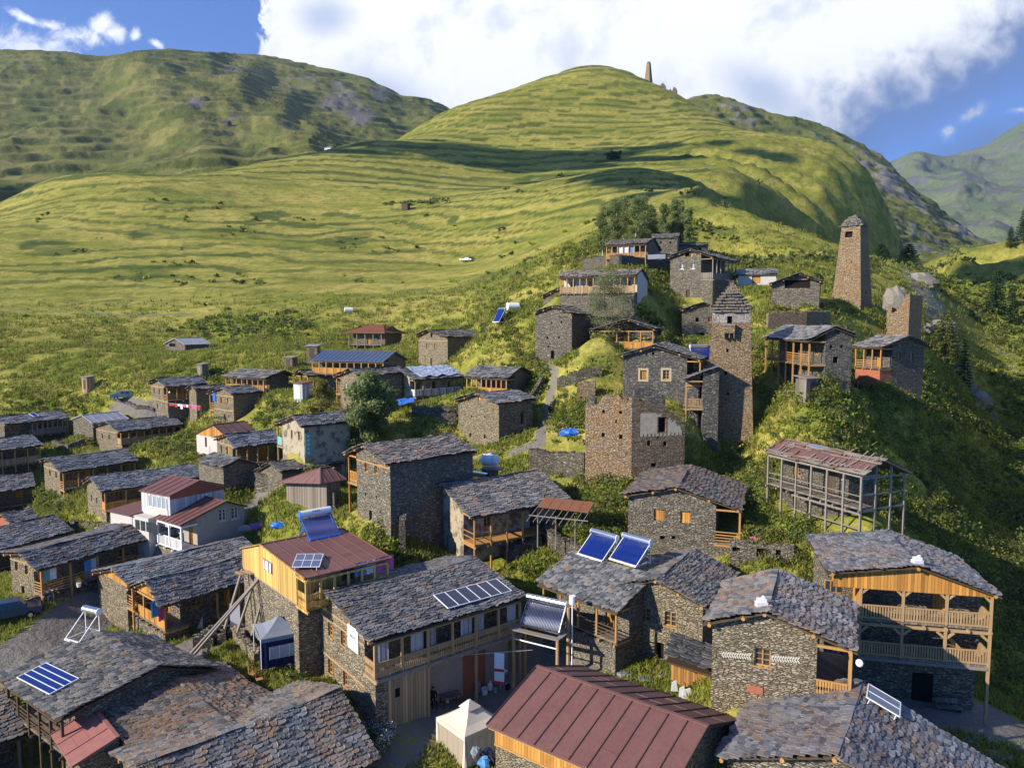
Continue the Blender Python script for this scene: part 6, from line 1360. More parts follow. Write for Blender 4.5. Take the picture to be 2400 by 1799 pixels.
tree_px('low dark shrub tree on the right of the golden veranda house',1555,770,812,26,Y=104,seed=8,n=3000,m='leaf_green',leaf=.12,base=.05)
tree_px('small tree on the shaded terrace under the central hill',1438,360,392,17,Y=620,seed=9,n=1500,m='leaf_dark',leaf=.6,base=.05)
tree_px('slim shrub in front of the log barn, by the low slate roof',637,1085,1120,18,Y=88,seed=10,n=2500,m='leaf_green',leaf=.1,base=.05)
tree_px('dark shrub beside the hut with orange boards',563,1065,1110,18,Y=92,seed=11,n=2500,m='leaf_green',leaf=.1,base=.05)
bl=['left','second','third','fourth','fifth','sixth','seventh','eighth','ninth','right']
for i,(x,t,b,r) in enumerate(((1412,478,575,20),(1437,462,580,26),(1462,458,585,24),(1488,460,585,24),(1508,456,580,22),(1530,478,578,18),(1556,470,560,16),(1575,462,565,18),(1592,478,568,18),(1610,480,575,14))):
    tree_px(('leftmost','rightmost')[i==9]+' birch of the grove above the topmost houses' if i in (0,9) else bl[i]+' birch from the left in the grove above the topmost houses',x,t,b,r,Y=165+(i%3)*6,kind='birch',seed=20+i,n=9000,m='leaf_birch',leaf=.13,trunk='bark_pale',group='birch trees above the village',name='birch_tree',base=.1)
tree_px('distant round trees in the valley notch at far right',2262,578,612,26,Y=400,seed=40,n=2500,m='leaf_birch',leaf=.5,cols=3,base=.05)
for i,(lab,x,t,b,r,Y,s) in enumerate((('dark pine directly right of the far watchtower',2062,568,672,26,205,1),('widest dark pine on the bank right of the far watchtower',2128,566,640,44,225,2),('pine peeking out left of the far watchtower base',1960,632,700,12,150,3),
    ('lone pale green pine on the slope beyond the last house',2212,722,845,46,150,4),('tall pine on the upper right slope',2332,628,718,24,195,5),('small pine leaning beside the tall one on the upper right slope',2372,662,722,16,190,6),
    ('big pine cut by the right edge of the photo',2398,480,575,20,300,7),('smaller pine next to the one at the right edge',2368,528,572,12,300,8),('small pine on the slope below the pair of upper right pines',2262,788,835,16,150,9),('dark pine on the steep slope above the barn with the open gable',1915,640,700,14,150,10))):
    tree_px(lab,x,t,b,r,Y=Y,fn=pine,seed=60+i,n=8000 if r>20 else 4000,group='pines on the right bank',m='leaf_dark' if i not in (3,) else 'leaf_green')
# footprints to keep plants out of houses
def inside(x,y):
    r=np.zeros(x.shape,bool)
    for h in HS.values():
        mx=h.inv; lx=mx[0][0]*x+mx[0][1]*y+mx[0][3]; ly=mx[1][0]*x+mx[1][1]*y+mx[1][3]
        r|=(lx>-h.wl+.2)&(lx<h.wr-.2)&(ly>.2)&(ly<h.L-.2)
    return r
def onpath(x,y,f=1.0):
    r=np.zeros(x.shape,bool)
    for pl,hw,wt in PATHS:
        if wt<.65: continue
        for (ax,ay),(bx,by) in zip(pl[:-1],pl[1:]):
            L=max((bx-ax)**2+(by-ay)**2,1e-6); t=np.clip(((x-ax)*(bx-ax)+(y-ay)*(by-ay))/L,0,1); r|=np.hypot(x-ax-t*(bx-ax),y-ay-t*(by-ay))<hw*f
    return r
def pxof(x,y,z):
    c_,s_=math.cos(PITCH),math.sin(PITCH); fw=y*c_-(z-ZC)*s_; up=y*s_+(z-ZC)*c_; return 1200+FPX*x/fw,899.5-FPX*up/fw
def scatter(seed,n,Y0,Y1,mask,u0=-.78,u1=.78,pathf=1.0):
    g=np.random.default_rng(seed); Y=Y0*(Y1/Y0)**(g.random(n)**.8); u=g.uniform(u0,u1,n); x=u*Y; z=hgt(x,Y); X_,Y_=pxof(x,Y,z)
    k=mask(X_,Y_,x,Y,g)&~inside(x,Y)&~onpath(x,Y,pathf); return x[k],Y[k],z[k],X_[k],Y_[k],g
def ell(X,Y,cx,cy,rx,ry): return np.clip(1-np.hypot((X-cx)/rx,(Y-cy)/ry),0,1)
def plants(name,label,seed,n,Y0,Y1,mask,r0,r1,leafn,m,sz=.12,flat=.8,pathf=1.05):
    x,y,z,X_,Y_,g=scatter(seed,n,Y0,Y1,mask,pathf=pathf); rad=g.uniform(r0,r1,len(x))*(1+y/260); c=np.stack([x,y,z+rad*.25],1)
    v=leaves(c,rad,(leafn*g.uniform(.6,1.3,len(x))).astype(int),sz*(1+y/140),flat,seed,.45,-.35); o=quads(name,v,m); tag(o,label,'plants',None,'stuff'); print(name,len(x),len(v)//4); return o
def m_right(X,Y,x,y,g): # bushy slope right of the village
    d=ell(X,Y,2150,1200,420,560)*1.2+ell(X,Y,1700,1130,170,110)+ell(X,Y,2050,930,260,110)+ell(X,Y,1450,1180,180,140)+ell(X,Y,1900,1250,200,150)
    return (g.random(len(X))<np.clip(d*1.5,0,.95)*(.3+.9*(fbm(x/9,y/9,3,7)>-.1)))&(X>1290)&(Y>860)&~((Y>1500)&(X<2330))
plants('undergrowth','dense bushes on the right slope','1'.__len__(),6500,50,135,m_right,.4,1.0,100,'leaf_green',.085)
plants('undergrowth','bright yellow-green bushes on the right slope',12,5200,50,135,m_right,.35,.9,95,'leaf_bright',.085)
plants('undergrowth','dry olive weeds on the right slope',13,4500,50,135,m_right,.3,.8,80,'leaf_olive',.08)
def m_vil(X,Y,x,y,g):
    d=sum(ell(X,Y,*e) for e in ((640,960,60,26),(620,985,70,22),(930,1330,90,50),(880,1260,60,60),(1000,1150,60,60),(1000,1010,70,40),(1060,985,60,30),(1180,1010,60,40),(1320,940,80,60),(1340,1010,60,50),(1270,860,110,60),(1200,760,120,60),(1250,1330,70,40),
        (1170,1385,60,30),(1120,1340,60,30),(420,1045,110,40),(300,1040,60,30),(120,1175,60,40),(230,1010,50,40),(330,1200,40,25),(560,1160,50,20),(700,1150,60,30),(640,1560,60,30),(700,1590,50,30),(340,1405,25,20),(440,1480,40,25),(480,1475,40,25),
        (1480,850,70,40),(1650,880,40,30),(1830,870,60,40),(1800,830,50,30),(1550,660,120,30),(1420,790,50,20),(1600,790,60,25),(1900,730,110,20),(870,1735,55,45),(150,950,130,40),(480,890,70,26),(520,930,60,30),(1660,590,50,30),(1700,610,60,40),(1340,590,60,50),(1400,560,50,40)))
    return g.random(len(X))<np.clip(d*1.7,0,.95)
plants('undergrowth','weeds and shrubs between the village houses',21,9000,45,190,m_vil,.25,.75,46,'leaf_green',.10)
plants('undergrowth','bright nettles and weeds between the village houses',22,9500,45,190,m_vil,.2,.6,42,'leaf_bright',.10)
plants('undergrowth','dry grass heads between the village houses',23,7000,45,190,m_vil,.2,.5,34,'leaf_olive',.09)
def m_mead(X,Y,x,y,g):
    b=fbm(x/26,y/13,4,3); d=np.where(b>.34,.08,.002)+ell(X,Y,530,770,160,40)*.7+ell(X,Y,660,765,90,40)+ell(X,Y,950,470,120,14)*2+ell(X,Y,1640,545,110,50)*.6
    return (g.random(len(X))<d)&(Y<830)
plants('scrub','low dark scrub along the meadow terraces',31,16000,125,430,m_mead,.35,1.0,13,'leaf_green',.22,.5)
plants('scrub','bright tufts along the meadow terraces',32,14000,120,400,m_mead,.3,.8,12,'leaf_bright',.20,.5)
def m_steep(X,Y,x,y,g): return (x/y>.16)&(x/y<.62)&(g.random(len(X))<.22*(fbm(x/22,y/40,4,9)>.05))&(Y<640)&(X<2330)&(Y>430)
plants('scrub','dark scrub in the gullies of the steep hillside',33,14000,150,620,m_steep,.8,2.0,22,'leaf_green',.24,.6)
def m_bank(X,Y,x,y,g): return (X>2150)&(Y>580)&(g.random(len(X))<.55*(fbm(x/12,y/12,4,19)>-.05))
plants('undergrowth','bushes on the far bank of the gorge',34,9000,90,260,m_bank,.4,1.3,34,'leaf_green',.17,.7)
plants('undergrowth','sunlit tufts on the far bank of the gorge',35,8000,90,260,m_bank,.4,1.0,30,'leaf_bright',.17,.6)
# grass tufts
def tufts(seed,n,Y0,Y1,m,h,label,mask):
    x,y,z,X_,Y_,g=scatter(seed,n,Y0,Y1,mask,pathf=1.1); k=9; idx=np.repeat(np.arange(len(x)),k); N_=len(idx); s=(1+y[idx]/90)
    bx=x[idx]+g.normal(size=N_)*.16*s; by=y[idx]+g.normal(size=N_)*.16*s; a=g.random(N_)*6.28; hh=h*s*g.uniform(.5,1.2,N_); w=.035*s; lx=g.normal(size=N_)*.35*hh; ly=g.normal(size=N_)*.35*hh
    bz=z[idx]-.03; ca,sa=np.cos(a)*w,np.sin(a)*w
    v=np.stack([np.stack([bx-ca,by-sa,bz],1),np.stack([bx+ca,by+sa,bz],1),np.stack([bx+lx+ca*.3,by+ly+sa*.3,bz+hh],1),np.stack([bx+lx-ca*.3,by+ly-sa*.3,bz+hh],1)],1).reshape(-1,3)
    tag(quads('grass',v,m),label,'grass',None,'stuff')
allm=lambda X,Y,x,y,g:(X>-100)&(X<2500)&(fbm(x/6,y/6,3,55)>-.35)&(g.random(len(X))>sst(y,120,235))
tufts(41,60000,40,235,'leaf_bright',.22,'bright grass tufts on the village slopes',allm)
tufts(42,42000,40,235,'leaf_olive',.24,'dry grass tufts on the village slopes',allm)

# ---------------- props ----------------
def RX(key,side,c_,x,y,lift=0): h=HS[key]; return h.mw@h.onroof(side,c_,x,y,lift)
H=HS
solar_panel(H['guest'],'R',(('c3',333,415),('c3',828,278),('c3',222,312)),(6,1),'row of five dark solar modules on the guesthouse roof',m='cell_navy',group='solar panels')
solar_panel(H['panelroof'],'R',(('c1',385,1083),('c1',132,952),('c1',597,952)),(1,4),'blue four-strip solar panel on the smooth grey roof at lower left',group='solar panels')
solar_panel(H['yellow'],'R',(('d2',778,1420),('d2',990,1418),('d2',762,1320)),(3,2),'blue six-part solar panel on the yellow house roof',lift=.25,group='solar panels')
solar_panel(H['corner'],'R',(('c5',692,1588),('c5',435,1435),('c5',720,1490)),(1,2),'narrow grey solar panel propped on the bottom right roof',m='cell_grey',lift=.3,group='solar panels')
solar_panel(H['l11'],'R',(('d1',262,252),('d1',305,247),('d1',218,228)),(1,1),'skylight-like white framed panel on the farthest left roof',group='solar panels')
def heater_on(key,side,c_,x,y,w,label,**k):
    h=HS[key]; p=RX(key,side,c_,x,y); rz=-h.az+(math.pi/2 if side=='R' else -math.pi/2); return water_heater(p,rz,w,label,**k)
heater_on('yellow','R','d2',1035,1195,2.6,'bright blue framed solar water heater with lettered white tank on the yellow house',hgt_=1.75,dep=1.7,tank='plastic_white',frame='blue_paint',tr=.27,n=30,text='SOLAR')
heater_on('heaters','R','c4',-60,355,2.6,'left one of two blue tube heaters side by side on the low roof',hgt_=1.55,dep=1.75,n=24,tank='steel')
heater_on('heaters','R','c4',195,395,2.6,'right one of two blue tube heaters side by side on the low roof',hgt_=1.55,dep=1.75,n=24,tank='steel')
def gantry():
    A=at(*px('k3',700,1560),50.5); z0=H1(A.x,A.y); c=Vector((A.x-1.5,A.y+.6,z0)); ztop=at(*px('k3',680,1010),50).z
    root=empty('heater_stand',c,R_(-30),'tall timber stand with crossbars that carries the dark tube heater','stand'); h=ztop-z0; W=1.75
    for sx,sy in ((-W,-.6),(W,-.6),(-W,1.1),(W,1.1)): p=MB(); p.tube((sx,sy,-.5),(sx,sy,h-.05+(1.7 if sy>0 and sx>0 else 0)),.14,.12,9,'wood_tan'); p.build('post',root)
    f=MB(); f.box(-W-.2,W+.2,-.9,-.45,h-.04,h+.04,'wood_grey'); f.box(-W-.1,W+.1,.95,1.2,h-.04,h+.04,'wood_grey'); f.box(-W-.15,-W+.2,-.6,1.1,h-.12,h-.045,'wood_grey'); f.box(W-.2,W+.15,-.6,1.1,h-.12,h-.045,'wood_grey'); f.build('platform',root)
    b=MB(); b.tube((-W,-.6,h-.75),(W,-.6,h-.75),.05,.05,8,'paint_white'); b.build('crossbar',root)
    pp=MB(); pp.tube((W+.25,1.2,0),(W+.25,1.2,h+1.9),.05,.05,8,'plastic_white'); pp.tube((W+.25,1.2,h+1.9),(W+.25,1.2,h+2.5),.2,.24,12,'paint_white'); pp.build('pipe',root)
    water_heater(c+Vector((0,0,h+.05)),R_(-30),3.1,'dark tube solar heater with a long steel tank on the timber stand',hgt_=1.75,dep=1.15,tube='tube_dark',frame='steel',n=26,tr=.22)
gantry()
h=HS['panelroof']; p=RX('panelroof','R','c1',560,675)
water_heater(p,-h.az+math.pi/2+R_(12),1.5,'empty heater rack with a steel tank and no tubes on the grey roof ridge',hgt_=1.7,dep=1.6,tubes=False,n=2,tr=.27,tank='steel')
p=at(1162,748,124); water_heater(Vector((p.x,p.y,H1(p.x,p.y)+1.0)),R_(-60),2.2,'solar heater standing behind the striped long hall',hgt_=2.2,dep=1.2,n=14)
p=at(1645,845,91); water_heater(Vector((p.x,p.y,p.z)),R_(0),2.6,'double blue heater behind the dark house with plaster window surrounds',hgt_=1.7,dep=.8,n=20,tr=.26)
# tents
def tent(label,c_pts,Y,w,d,h,rz,top,side,cat='tent',sides='LR',ph=.8,walls=()):
    root=empty('tent',c_pts,rz,label,cat); x,y=w/2,d/2; mb=MB(); e=.0
    cs=[(-x,-y),(x,-y),(x,y),(-x,y)]; ap=(0,0,h+ph)
    for i in range(4):
        a,b=cs[i],cs[(i+1)%4]; n=6
        for j in range(n):
            t0,t1=j/n,(j+1)/n
            L=lambda t,q:tuple(np.array([a[0]+(b[0]-a[0])*t,a[1]+(b[1]-a[1])*t,h-.05*math.sin(math.pi*t)])*(1-q)+np.array(ap)*q - np.array([0,0,.18*math.sin(math.pi*q)]))
            for q0,q1 in ((0,.35),(.35,.7),(.7,1)): mb.face([L(t0,q0),L(t1,q0),L(t1,q1),L(t0,q1)],top)
        mb.face([(a[0],a[1],h),(b[0],b[1],h),(b[0],b[1],h-.28),(a[0],a[1],h-.28)],top)
    mb.build('canopy',root)
    for i,(a,b) in enumerate(cs): p=MB(); p.tube((a,b,-.3),(a,b,h),.03,.03,6,'paint_white'); p.build('pole',root)
    for (i,m,lo) in walls:
        a,b=cs[i],cs[(i+1)%4]; wm=MB(); n=26; r=random.Random(i); d_=np.array([b[0]-a[0],b[1]-a[1]]); nn=np.array([d_[1],-d_[0]])/np.hypot(*d_)
        off=[.05*math.sin(j*1.3)+r.uniform(-.02,.02) for j in range(n+1)]
        for j in range(n):
            P=lambda jj,z:(a[0]+d_[0]*jj/n-nn[0]*(.06+off[jj]*(h-z)/h),a[1]+d_[1]*jj/n-nn[1]*(.06+off[jj]*(h-z)/h),z)
            wm.face([P(j,lo),P(j+1,lo),P(j+1,h-.2),P(j,h-.2)],m)
        wm.build('side_wall',root,smooth=True)
    return root
p=at(1105,1745,44.2); z=H1(p.x,p.y)
t=tent('cream canvas gazebo tent with drawn mesh curtains beside the red metal roof',Vector((at(1100,1700,45.0).x,45.3,z)),45,3.0,3.0,2.15,R_(40),'canvas_cream','net',walls=((3,'net',0),(0,'canvas_cream',0),(2,'net',0)),ph=1.15)
for i in range(4):
    s=[(-1.5,-1.5),(1.5,-1.5),(1.5,1.5),(-1.5,1.5)][i]; m=MB()
    for j in range(7): a=j*.9; m.tube((s[0]+.1*math.cos(a)-.1*np.sign(s[0]),s[1]+.1*math.sin(a)-.1*np.sign(s[1]),0.02),(s[0]-.05*np.sign(s[0]),s[1]-.05*np.sign(s[1]),2.1),.09,.04,6,'canvas_cream')
    m.build('gathered_curtain',t)
m=MB(); m.hexa([(-.5,-.5,2.95),(.5,-.5,2.95),(.5,.5,2.95),(-.5,.5,2.95),(-.06,-.06,3.42),(.06,-.06,3.42),(.06,.06,3.42),(-.06,.06,3.42)],'canvas_cream'); m.build('vent_cap',t)
p=at(645,1545,52.5); z=at(634,1559,51.3).z
t=tent('grey-topped gazebo with navy walls and a clear window in the side garden',Vector((at(655,1500,52.5).x,52.5,z)),52,3.1,3.1,2.3,R_(28),'canvas_grey','canvas_navy',walls=((0,'canvas_navy',.1),(1,'canvas_navy',.1)),ph=.95)
w_=MB(); w_.box(-1.0,1.1,-1.63,-1.61,.75,1.65,'glass_pale'); w_.build('clear_window',t)
for i in range(4): w_=MB(); w_.box(-1.0+i*.68,-.97+i*.68,-1.64,-1.63,.75,1.65,'paint_white'); w_.build('window_bar',t)
cu_=MB()
for j in range(6): cu_.tube((-1.5,-1.3+.1*j,.1),(-1.5,-1.45+.04*j,2.1),.09,.04,6,'canvas_navy')
cu_.build('gathered_curtain',t)
# chairs by the gazebo
def chair(loc,rz,label,group='wooden chairs by the grey gazebo'):
    root=empty('wooden_chair',loc,rz,label,'chair',group)
    s=MB(); s.box(-.22,.22,-.22,.22,.43,.47,'wood_orange'); s.build('seat',root)
    for x in (-.2,.2):
        for y in (-.2,.2): l=MB(); l.box(x-.025,x+.025,y-.025,y+.025,-.1,.43 if y<0 else 1.0,'wood_orange'); l.build('leg',root)
    b=MB(); b.box(-.2,.2,.185,.215,.62,.72,'wood_orange'); b.box(-.2,.2,.185,.215,.88,.99,'wood_orange'); b.build('backrest',root)
p=at(592,1555,50.8); chair(Vector((p.x,p.y,H1(p.x,p.y)+.1)),R_(70),'left wooden chair between grey gazebo and garden wall')
p=at(607,1562,50.0); chair(Vector((p.x,p.y,H1(p.x,p.y)+.1)),R_(30),'right wooden chair between grey gazebo and garden wall')
# people
def figure(loc,rz,label,joints,radii,edges,top,legs,head,hairc='hair'):
    root=empty('person',loc,rz,label,'person')
    me=bpy.data.meshes.new('body'); me.from_pydata(joints,edges,[]); o=bpy.data.objects.new('body',me); COL.objects.link(o); o.parent=root
    sk=o.modifiers.new('skin','SKIN'); sk.use_smooth_shade=True
    for v,r in zip(me.skin_vertices[0].data,radii): v.radius=(r,r)
    me.skin_vertices[0].data[0].use_root=True
    o.modifiers.new('sub','SUBSURF').levels=1; o.modifiers['sub'].render_levels=2
    me.materials.append(M[top])
    hd=MB(); hx,hy,hz=head; hd.ball((hx,hy,hz),.10,'skin',12,9,(.86,1.0,1.2)); hd.ball((hx,hy-.105,hz-.01),.018,'skin',6,4)
    hd.ball((hx-.09,hy,hz),.025,'skin',6,4);hd.ball((hx+.09,hy,hz),.025,'skin',6,4)
    for s in (-.035,.035): hd.ball((hx+s,hy-.092,hz+.02),.012,'ink',6,4)
    hd.box(hx-.03,hx+.03,hy-.1,hy-.09,hz-.06,hz-.052,'red_wall'); hd.build('head',root,smooth=True)
    hr=MB(); hr.ball((hx,hy+.02,hz+.03),.112,hairc,12,8,(.9,1.,1.1)); hr.build('hair',root,smooth=True)
    return root
def hand(root,c_,d,sgn):
    m=MB(); c_=Vector(c_); d=Vector(d).normalized(); s=d.cross(Vector((0,0,1))); s=s.normalized() if s.length>.1 else Vector((1,0,0)); m.beam(c_,c_+d*.09,.08,.03,'skin')
    for i,l in enumerate((.065,.078,.072,.055)): a=c_+d*.09+s*(i-1.5)*.021; m.tube(a,a+d*l*.6,.010,.009,6,'skin'); m.tube(a+d*l*.6,a+d*l+Vector((0,0,-.02)),.009,.007,6,'skin')
    a=c_+d*.03+s*.04*sgn; m.tube(a,a+d*.05+s*.03*sgn,.011,.009,6,'skin'); m.build('hand',root)
# walker on the path
p=G(1290,978); J=[(0,0,.92),(0,0,1.15),(0,-.02,1.38),(0,-.03,1.5),(-.09,0,.88),(-.12,-.16,.5),(-.13,-.05,.08),(-.13,-.17,.04),(.09,0,.88),(.11,.1,.5),(.12,.3,.14),(.12,.22,.05),(-.19,-.01,1.38),(-.27,.04,1.12),(-.33,-.08,.9),(.19,-.01,1.38),(.25,.1,1.12),(.27,.02,.9)]
Rr=[.14,.135,.15,.055,.095,.07,.05,.045,.095,.07,.05,.045,.065,.05,.035,.065,.05,.035]; E_=[(0,1),(1,2),(2,3),(0,4),(4,5),(5,6),(6,7),(0,8),(8,9),(9,10),(10,11),(2,12),(12,13),(13,14),(2,15),(15,16),(16,17)]
f1=figure(p+Vector((0,0,.0)),R_(150),'person in dark clothes walking up the footpath with a blue bag',J,Rr,E_,'cloth_dark','',(0,-.04,1.64)); hand(f1,(-.33,-.09,.88),(-.1,-.1,-1),1); hand(f1,(.27,.01,.88),(0,-.1,-1),-1)
b_=MB(); b_.hexa([(-.12,-.2,0),(.12,-.2,0),(.12,.2,0),(-.12,.2,0),(-.09,-.17,.4),(.09,-.17,.4),(.09,.17,.4),(-.09,.17,.4)],'tarp_blue'); b_.tube((0,-.1,.4),(0,0,.52),.012,.012,5,'tarp_blue'); b_.tube((0,.1,.4),(0,0,.52),.012,.012,5,'tarp_blue'); o=b_.build('bag',None); 
mw=Matrix.Translation(p)@Matrix.Rotation(R_(150),4,'Z'); o.location=mw@Vector((-.36,-.1,.3)); tag(o,'blue bag carried by the walker on the footpath','bag')
# seated person under the balcony
gh=HS['guest']; q=gh.onplane('y',4.9,'g4',855,330); q=Vector((gh.x[1]-1.1,gh.x[4]+4.9,0)); wp=gh.mw@q; wz=H1(wp.x,wp.y); wp.z=wz
J=[(0,0,.52),(0,-.02,.78),(0,-.04,1.0),(0,-.05,1.12),(-.1,-.05,.5),(-.12,-.45,.52),(-.12,-.42,.1),(-.12,-.55,.05),(.1,-.05,.5),(.14,-.45,.52),(.16,-.5,.1),(.16,-.62,.05),(-.19,-.03,1.0),(-.24,-.12,.76),(-.1,-.34,.68),(.19,-.03,1.0),(.25,-.14,.76),(.1,-.36,.68)]
f2=figure(wp,gh.mw.to_euler().z+R_(70),'person in dark clothes sitting on a stool under the guesthouse balcony',J,Rr,E_,'cloth_dark','',(0,-.07,1.26)); hand(f2,(-.1,-.35,.68),(.1,-1,-.1),1); hand(f2,(.1,-.37,.68),(-.1,-1,-.1),-1)
def gobj(name,label,cat,off,build,rz=0,group=None):
    """thing standing on the yard beside the guesthouse, position in the guesthouse's own axes"""
    w_=gh.mw@Vector((off[0],off[1],0)); z=H1(w_.x,w_.y); r_=empty(name,Vector((w_.x,w_.y,z)),-gh.az+rz,label,cat,group); build(r_); return r_
XR=gh.x[1]
def b(r_):
    s=MB(); s.tube((0,0,.38),(0,0,.43),.2,.2,12,'wood_dark'); s.build('seat',r_)
    for a in range(4): l=MB(); l.tube((.16*math.cos(a*1.57),.16*math.sin(a*1.57),-.1),(.12*math.cos(a*1.57),.12*math.sin(a*1.57),.38),.02,.02,6,'wood_dark'); l.build('leg',r_)
gobj('stool','low round stool under the seated person','stool',(q.x,q.y),b)
def b(r_):
    s=MB(); s.box(-.7,.7,-.4,.4,.7,.75,'planks_grey'); s.build('tabletop',r_)
    for x in (-.6,.6):
        for y in (-.32,.32): l=MB(); l.box(x-.03,x+.03,y-.03,y+.03,-.1,.7,'wood_dark'); l.build('leg',r_)
gobj('table','dark work table beside the person under the balcony','table',(q.x+.2,q.y+1.3),b,R_(80))
def bucket(m,r1=.17,r2=.14,h=.34):
    def f(r_): 
        s=MB(); s.tube((0,0,-.02),(0,0,h),r2,r1,14,m,cap=False); s.tube((0,0,.0),(0,0,.02),r2,r2,14,m); s.build('pail',r_); k=MB()
        pr=None
        for i in range(9): a=math.pi*i/8; c_=Vector((r1*math.cos(a),0,h+r1*.8*math.sin(a)-.02)); 
        k.tube((-r1,0,h-.02),(0,0,h+r1*.7),.008,.008,5,'steel'); k.tube((0,0,h+r1*.7),(r1,0,h-.02),.008,.008,5,'steel'); k.build('handle',r_)
    return f
def yard(name,label,cat,c_,x,y,build,rz=0,group=None,Y=None):
    p=G(*px(c_,x,y)) if Y is None else at(*px(c_,x,y),Y); r_=empty(name,p,rz,label,cat,group); build(r_); return r_
yard('bucket','large white bucket in the shaded yard','bucket','g4',1582,412,bucket('plastic_white',.24,.2,.42),group='buckets in the yard')
yard('bucket','dark bucket at the right end of the yard clutter','bucket','g4',1880,352,bucket('canvas_navy',.2,.16,.34),group='buckets in the yard')
yard('bucket','small white pail at the foot of the balcony post','bucket','g4',1098,525,bucket('plastic_white',.13,.1,.2),group='buckets in the yard')
yard('bucket','white basin in front of the seated person','bucket','g4',940,390,bucket('plastic_white',.2,.16,.14),group='buckets in the yard')
def b(r_): 
    s=MB(); s.ball((0,0,.3),.2,'plastic_white',10,7,(1,.8,1.7),.3); s.tube((0,0,.55),(0,0,.75),.05,.09,7,'plastic_white'); s.build('sack',r_)
yard('plastic_sack','tied white plastic sack next to the large white bucket','sack','g4',1655,375,b)
def b(r_): 
    s=MB(); s.tube((0,0,0),(0,0,.3),.13,.13,12,'teal'); s.tube((0,0,.3),(0,0,.38),.13,.04,12,'teal'); s.build('bottle',r_)
yard('water_bottle','blue-green water bottle standing right of the white sack','bottle','g4',1720,395,b)
def b(r_):
    s=MB(); s.tube((0,0,-.2),(0,0,1.5),.025,.02,6,'paint_white'); s.build('stick',r_); m=MB()
    for i in range(6): a=i*1.05; m.face([(0,0,1.75),(.5*math.cos(a),.5*math.sin(a),1.35),(.5*math.cos(a+1.05),.5*math.sin(a+1.05),1.35)],['tarp_blue','cloth_white','tarp_blue','cloth_red','tarp_blue','cloth_white'][i])
    m.build('canopy',r_)
yard('umbrella','small blue, white and red parasol on a white stick in the yard','umbrella','g4',1790,350,b)
def b(r_):
    s=MB(); s.box(-.28,.28,-.2,.2,-.05,.75,'metal_grey'); s.build('cabinet',r_); d=MB(); d.box(-.25,.25,-.22,-.202,.05,.7,'wood_dark'); d.build('door',r_)
yard('cabinet','low grey cabinet left of the large white bucket','cabinet','g4',1470,380,b,R_(-40))
def b(r_):
    s=MB(); n=10
    for i in range(n):
        z0=-2.3*i/n; m=['cloth_white','cloth_white','cloth_white','cloth_pink','cloth_white','cloth_white','cloth_white','cloth_white','cloth_red','cloth_white'][i] if i in(5,9) or 1 else ''
        m='cloth_red' if i in (5,9) else 'cloth_white'; s.face([(-.36,.03*math.sin(i),z0),(.36,.03*math.sin(i+1),z0),(.36,.03*math.sin(i+2),z0-.225),(-.36,.03*math.sin(i+1),z0-.225)],m)
    s.build('rug',r_)
    l=MB(); l.tube((-2.6,-1.2,.05),(2.2,.8,.12),.012,.012,5,'paint_white'); l.build('line',r_)
yard('hanging_rug','long white rug with red bands hung on a line in the yard','rug','g4',1770,-115,b,R_(-15),Y=50.5)
def b(r_):
    for (x,y,c_) in ((-.1,0,'cloth_dark'),(.3,.3,'canvas_navy'),(-.4,.5,'slab_grey'),(.1,-.5,'cloth_blue'),(.6,-.2,'rubber'),(.9,.2,'rubber')):
        s=MB(); s.ball((x,y,.25),.38,c_,9,6,(1,1,.8),.5); s.build('bundle',r_)
    for i in range(7): s=MB(); s.tube((.7+i*.12,-.1-i*.1,.9-.08*i),(.78+i*.12,-.13-i*.1,.86-.08*i),.3,.3,14,'rubber'); s.build('tyre',r_)
yard('junk_heap','heap of dark bundles, slabs and old tyres by the red metal building','heap','g4',1560,1290,b,Y=41.5)
# herb of white flowers
def flowers():
    p=at(865,1740,44.5); p.z=H1(p.x,p.y); root=empty('flowering_bush',p,0,'bush covered in white flowers in the shade below the guesthouse corner','bush'); g=random.Random(5)
    cs=[(g.uniform(-1.2,1.2),g.uniform(-1.0,1.0),g.uniform(.3,1.5)) for _ in range(60)]; st=MB()
    for c_ in cs[:20]: st.tube((c_[0]*.3,c_[1]*.3,-.2),c_,.015,.008,5,'bark',cap=False)
    st.build('stem',root)
    quads('leaves',leaves(cs,[.33]*60,[90]*60,.05,1,3),'leaf_green',root); quads('blossom',leaves([(c_[0]*1.08,c_[1]*1.08,c_[2]+.12) for c_ in cs],[.3]*60,[45]*60,.035,1,4,.8),'flower_white',root)
flowers()
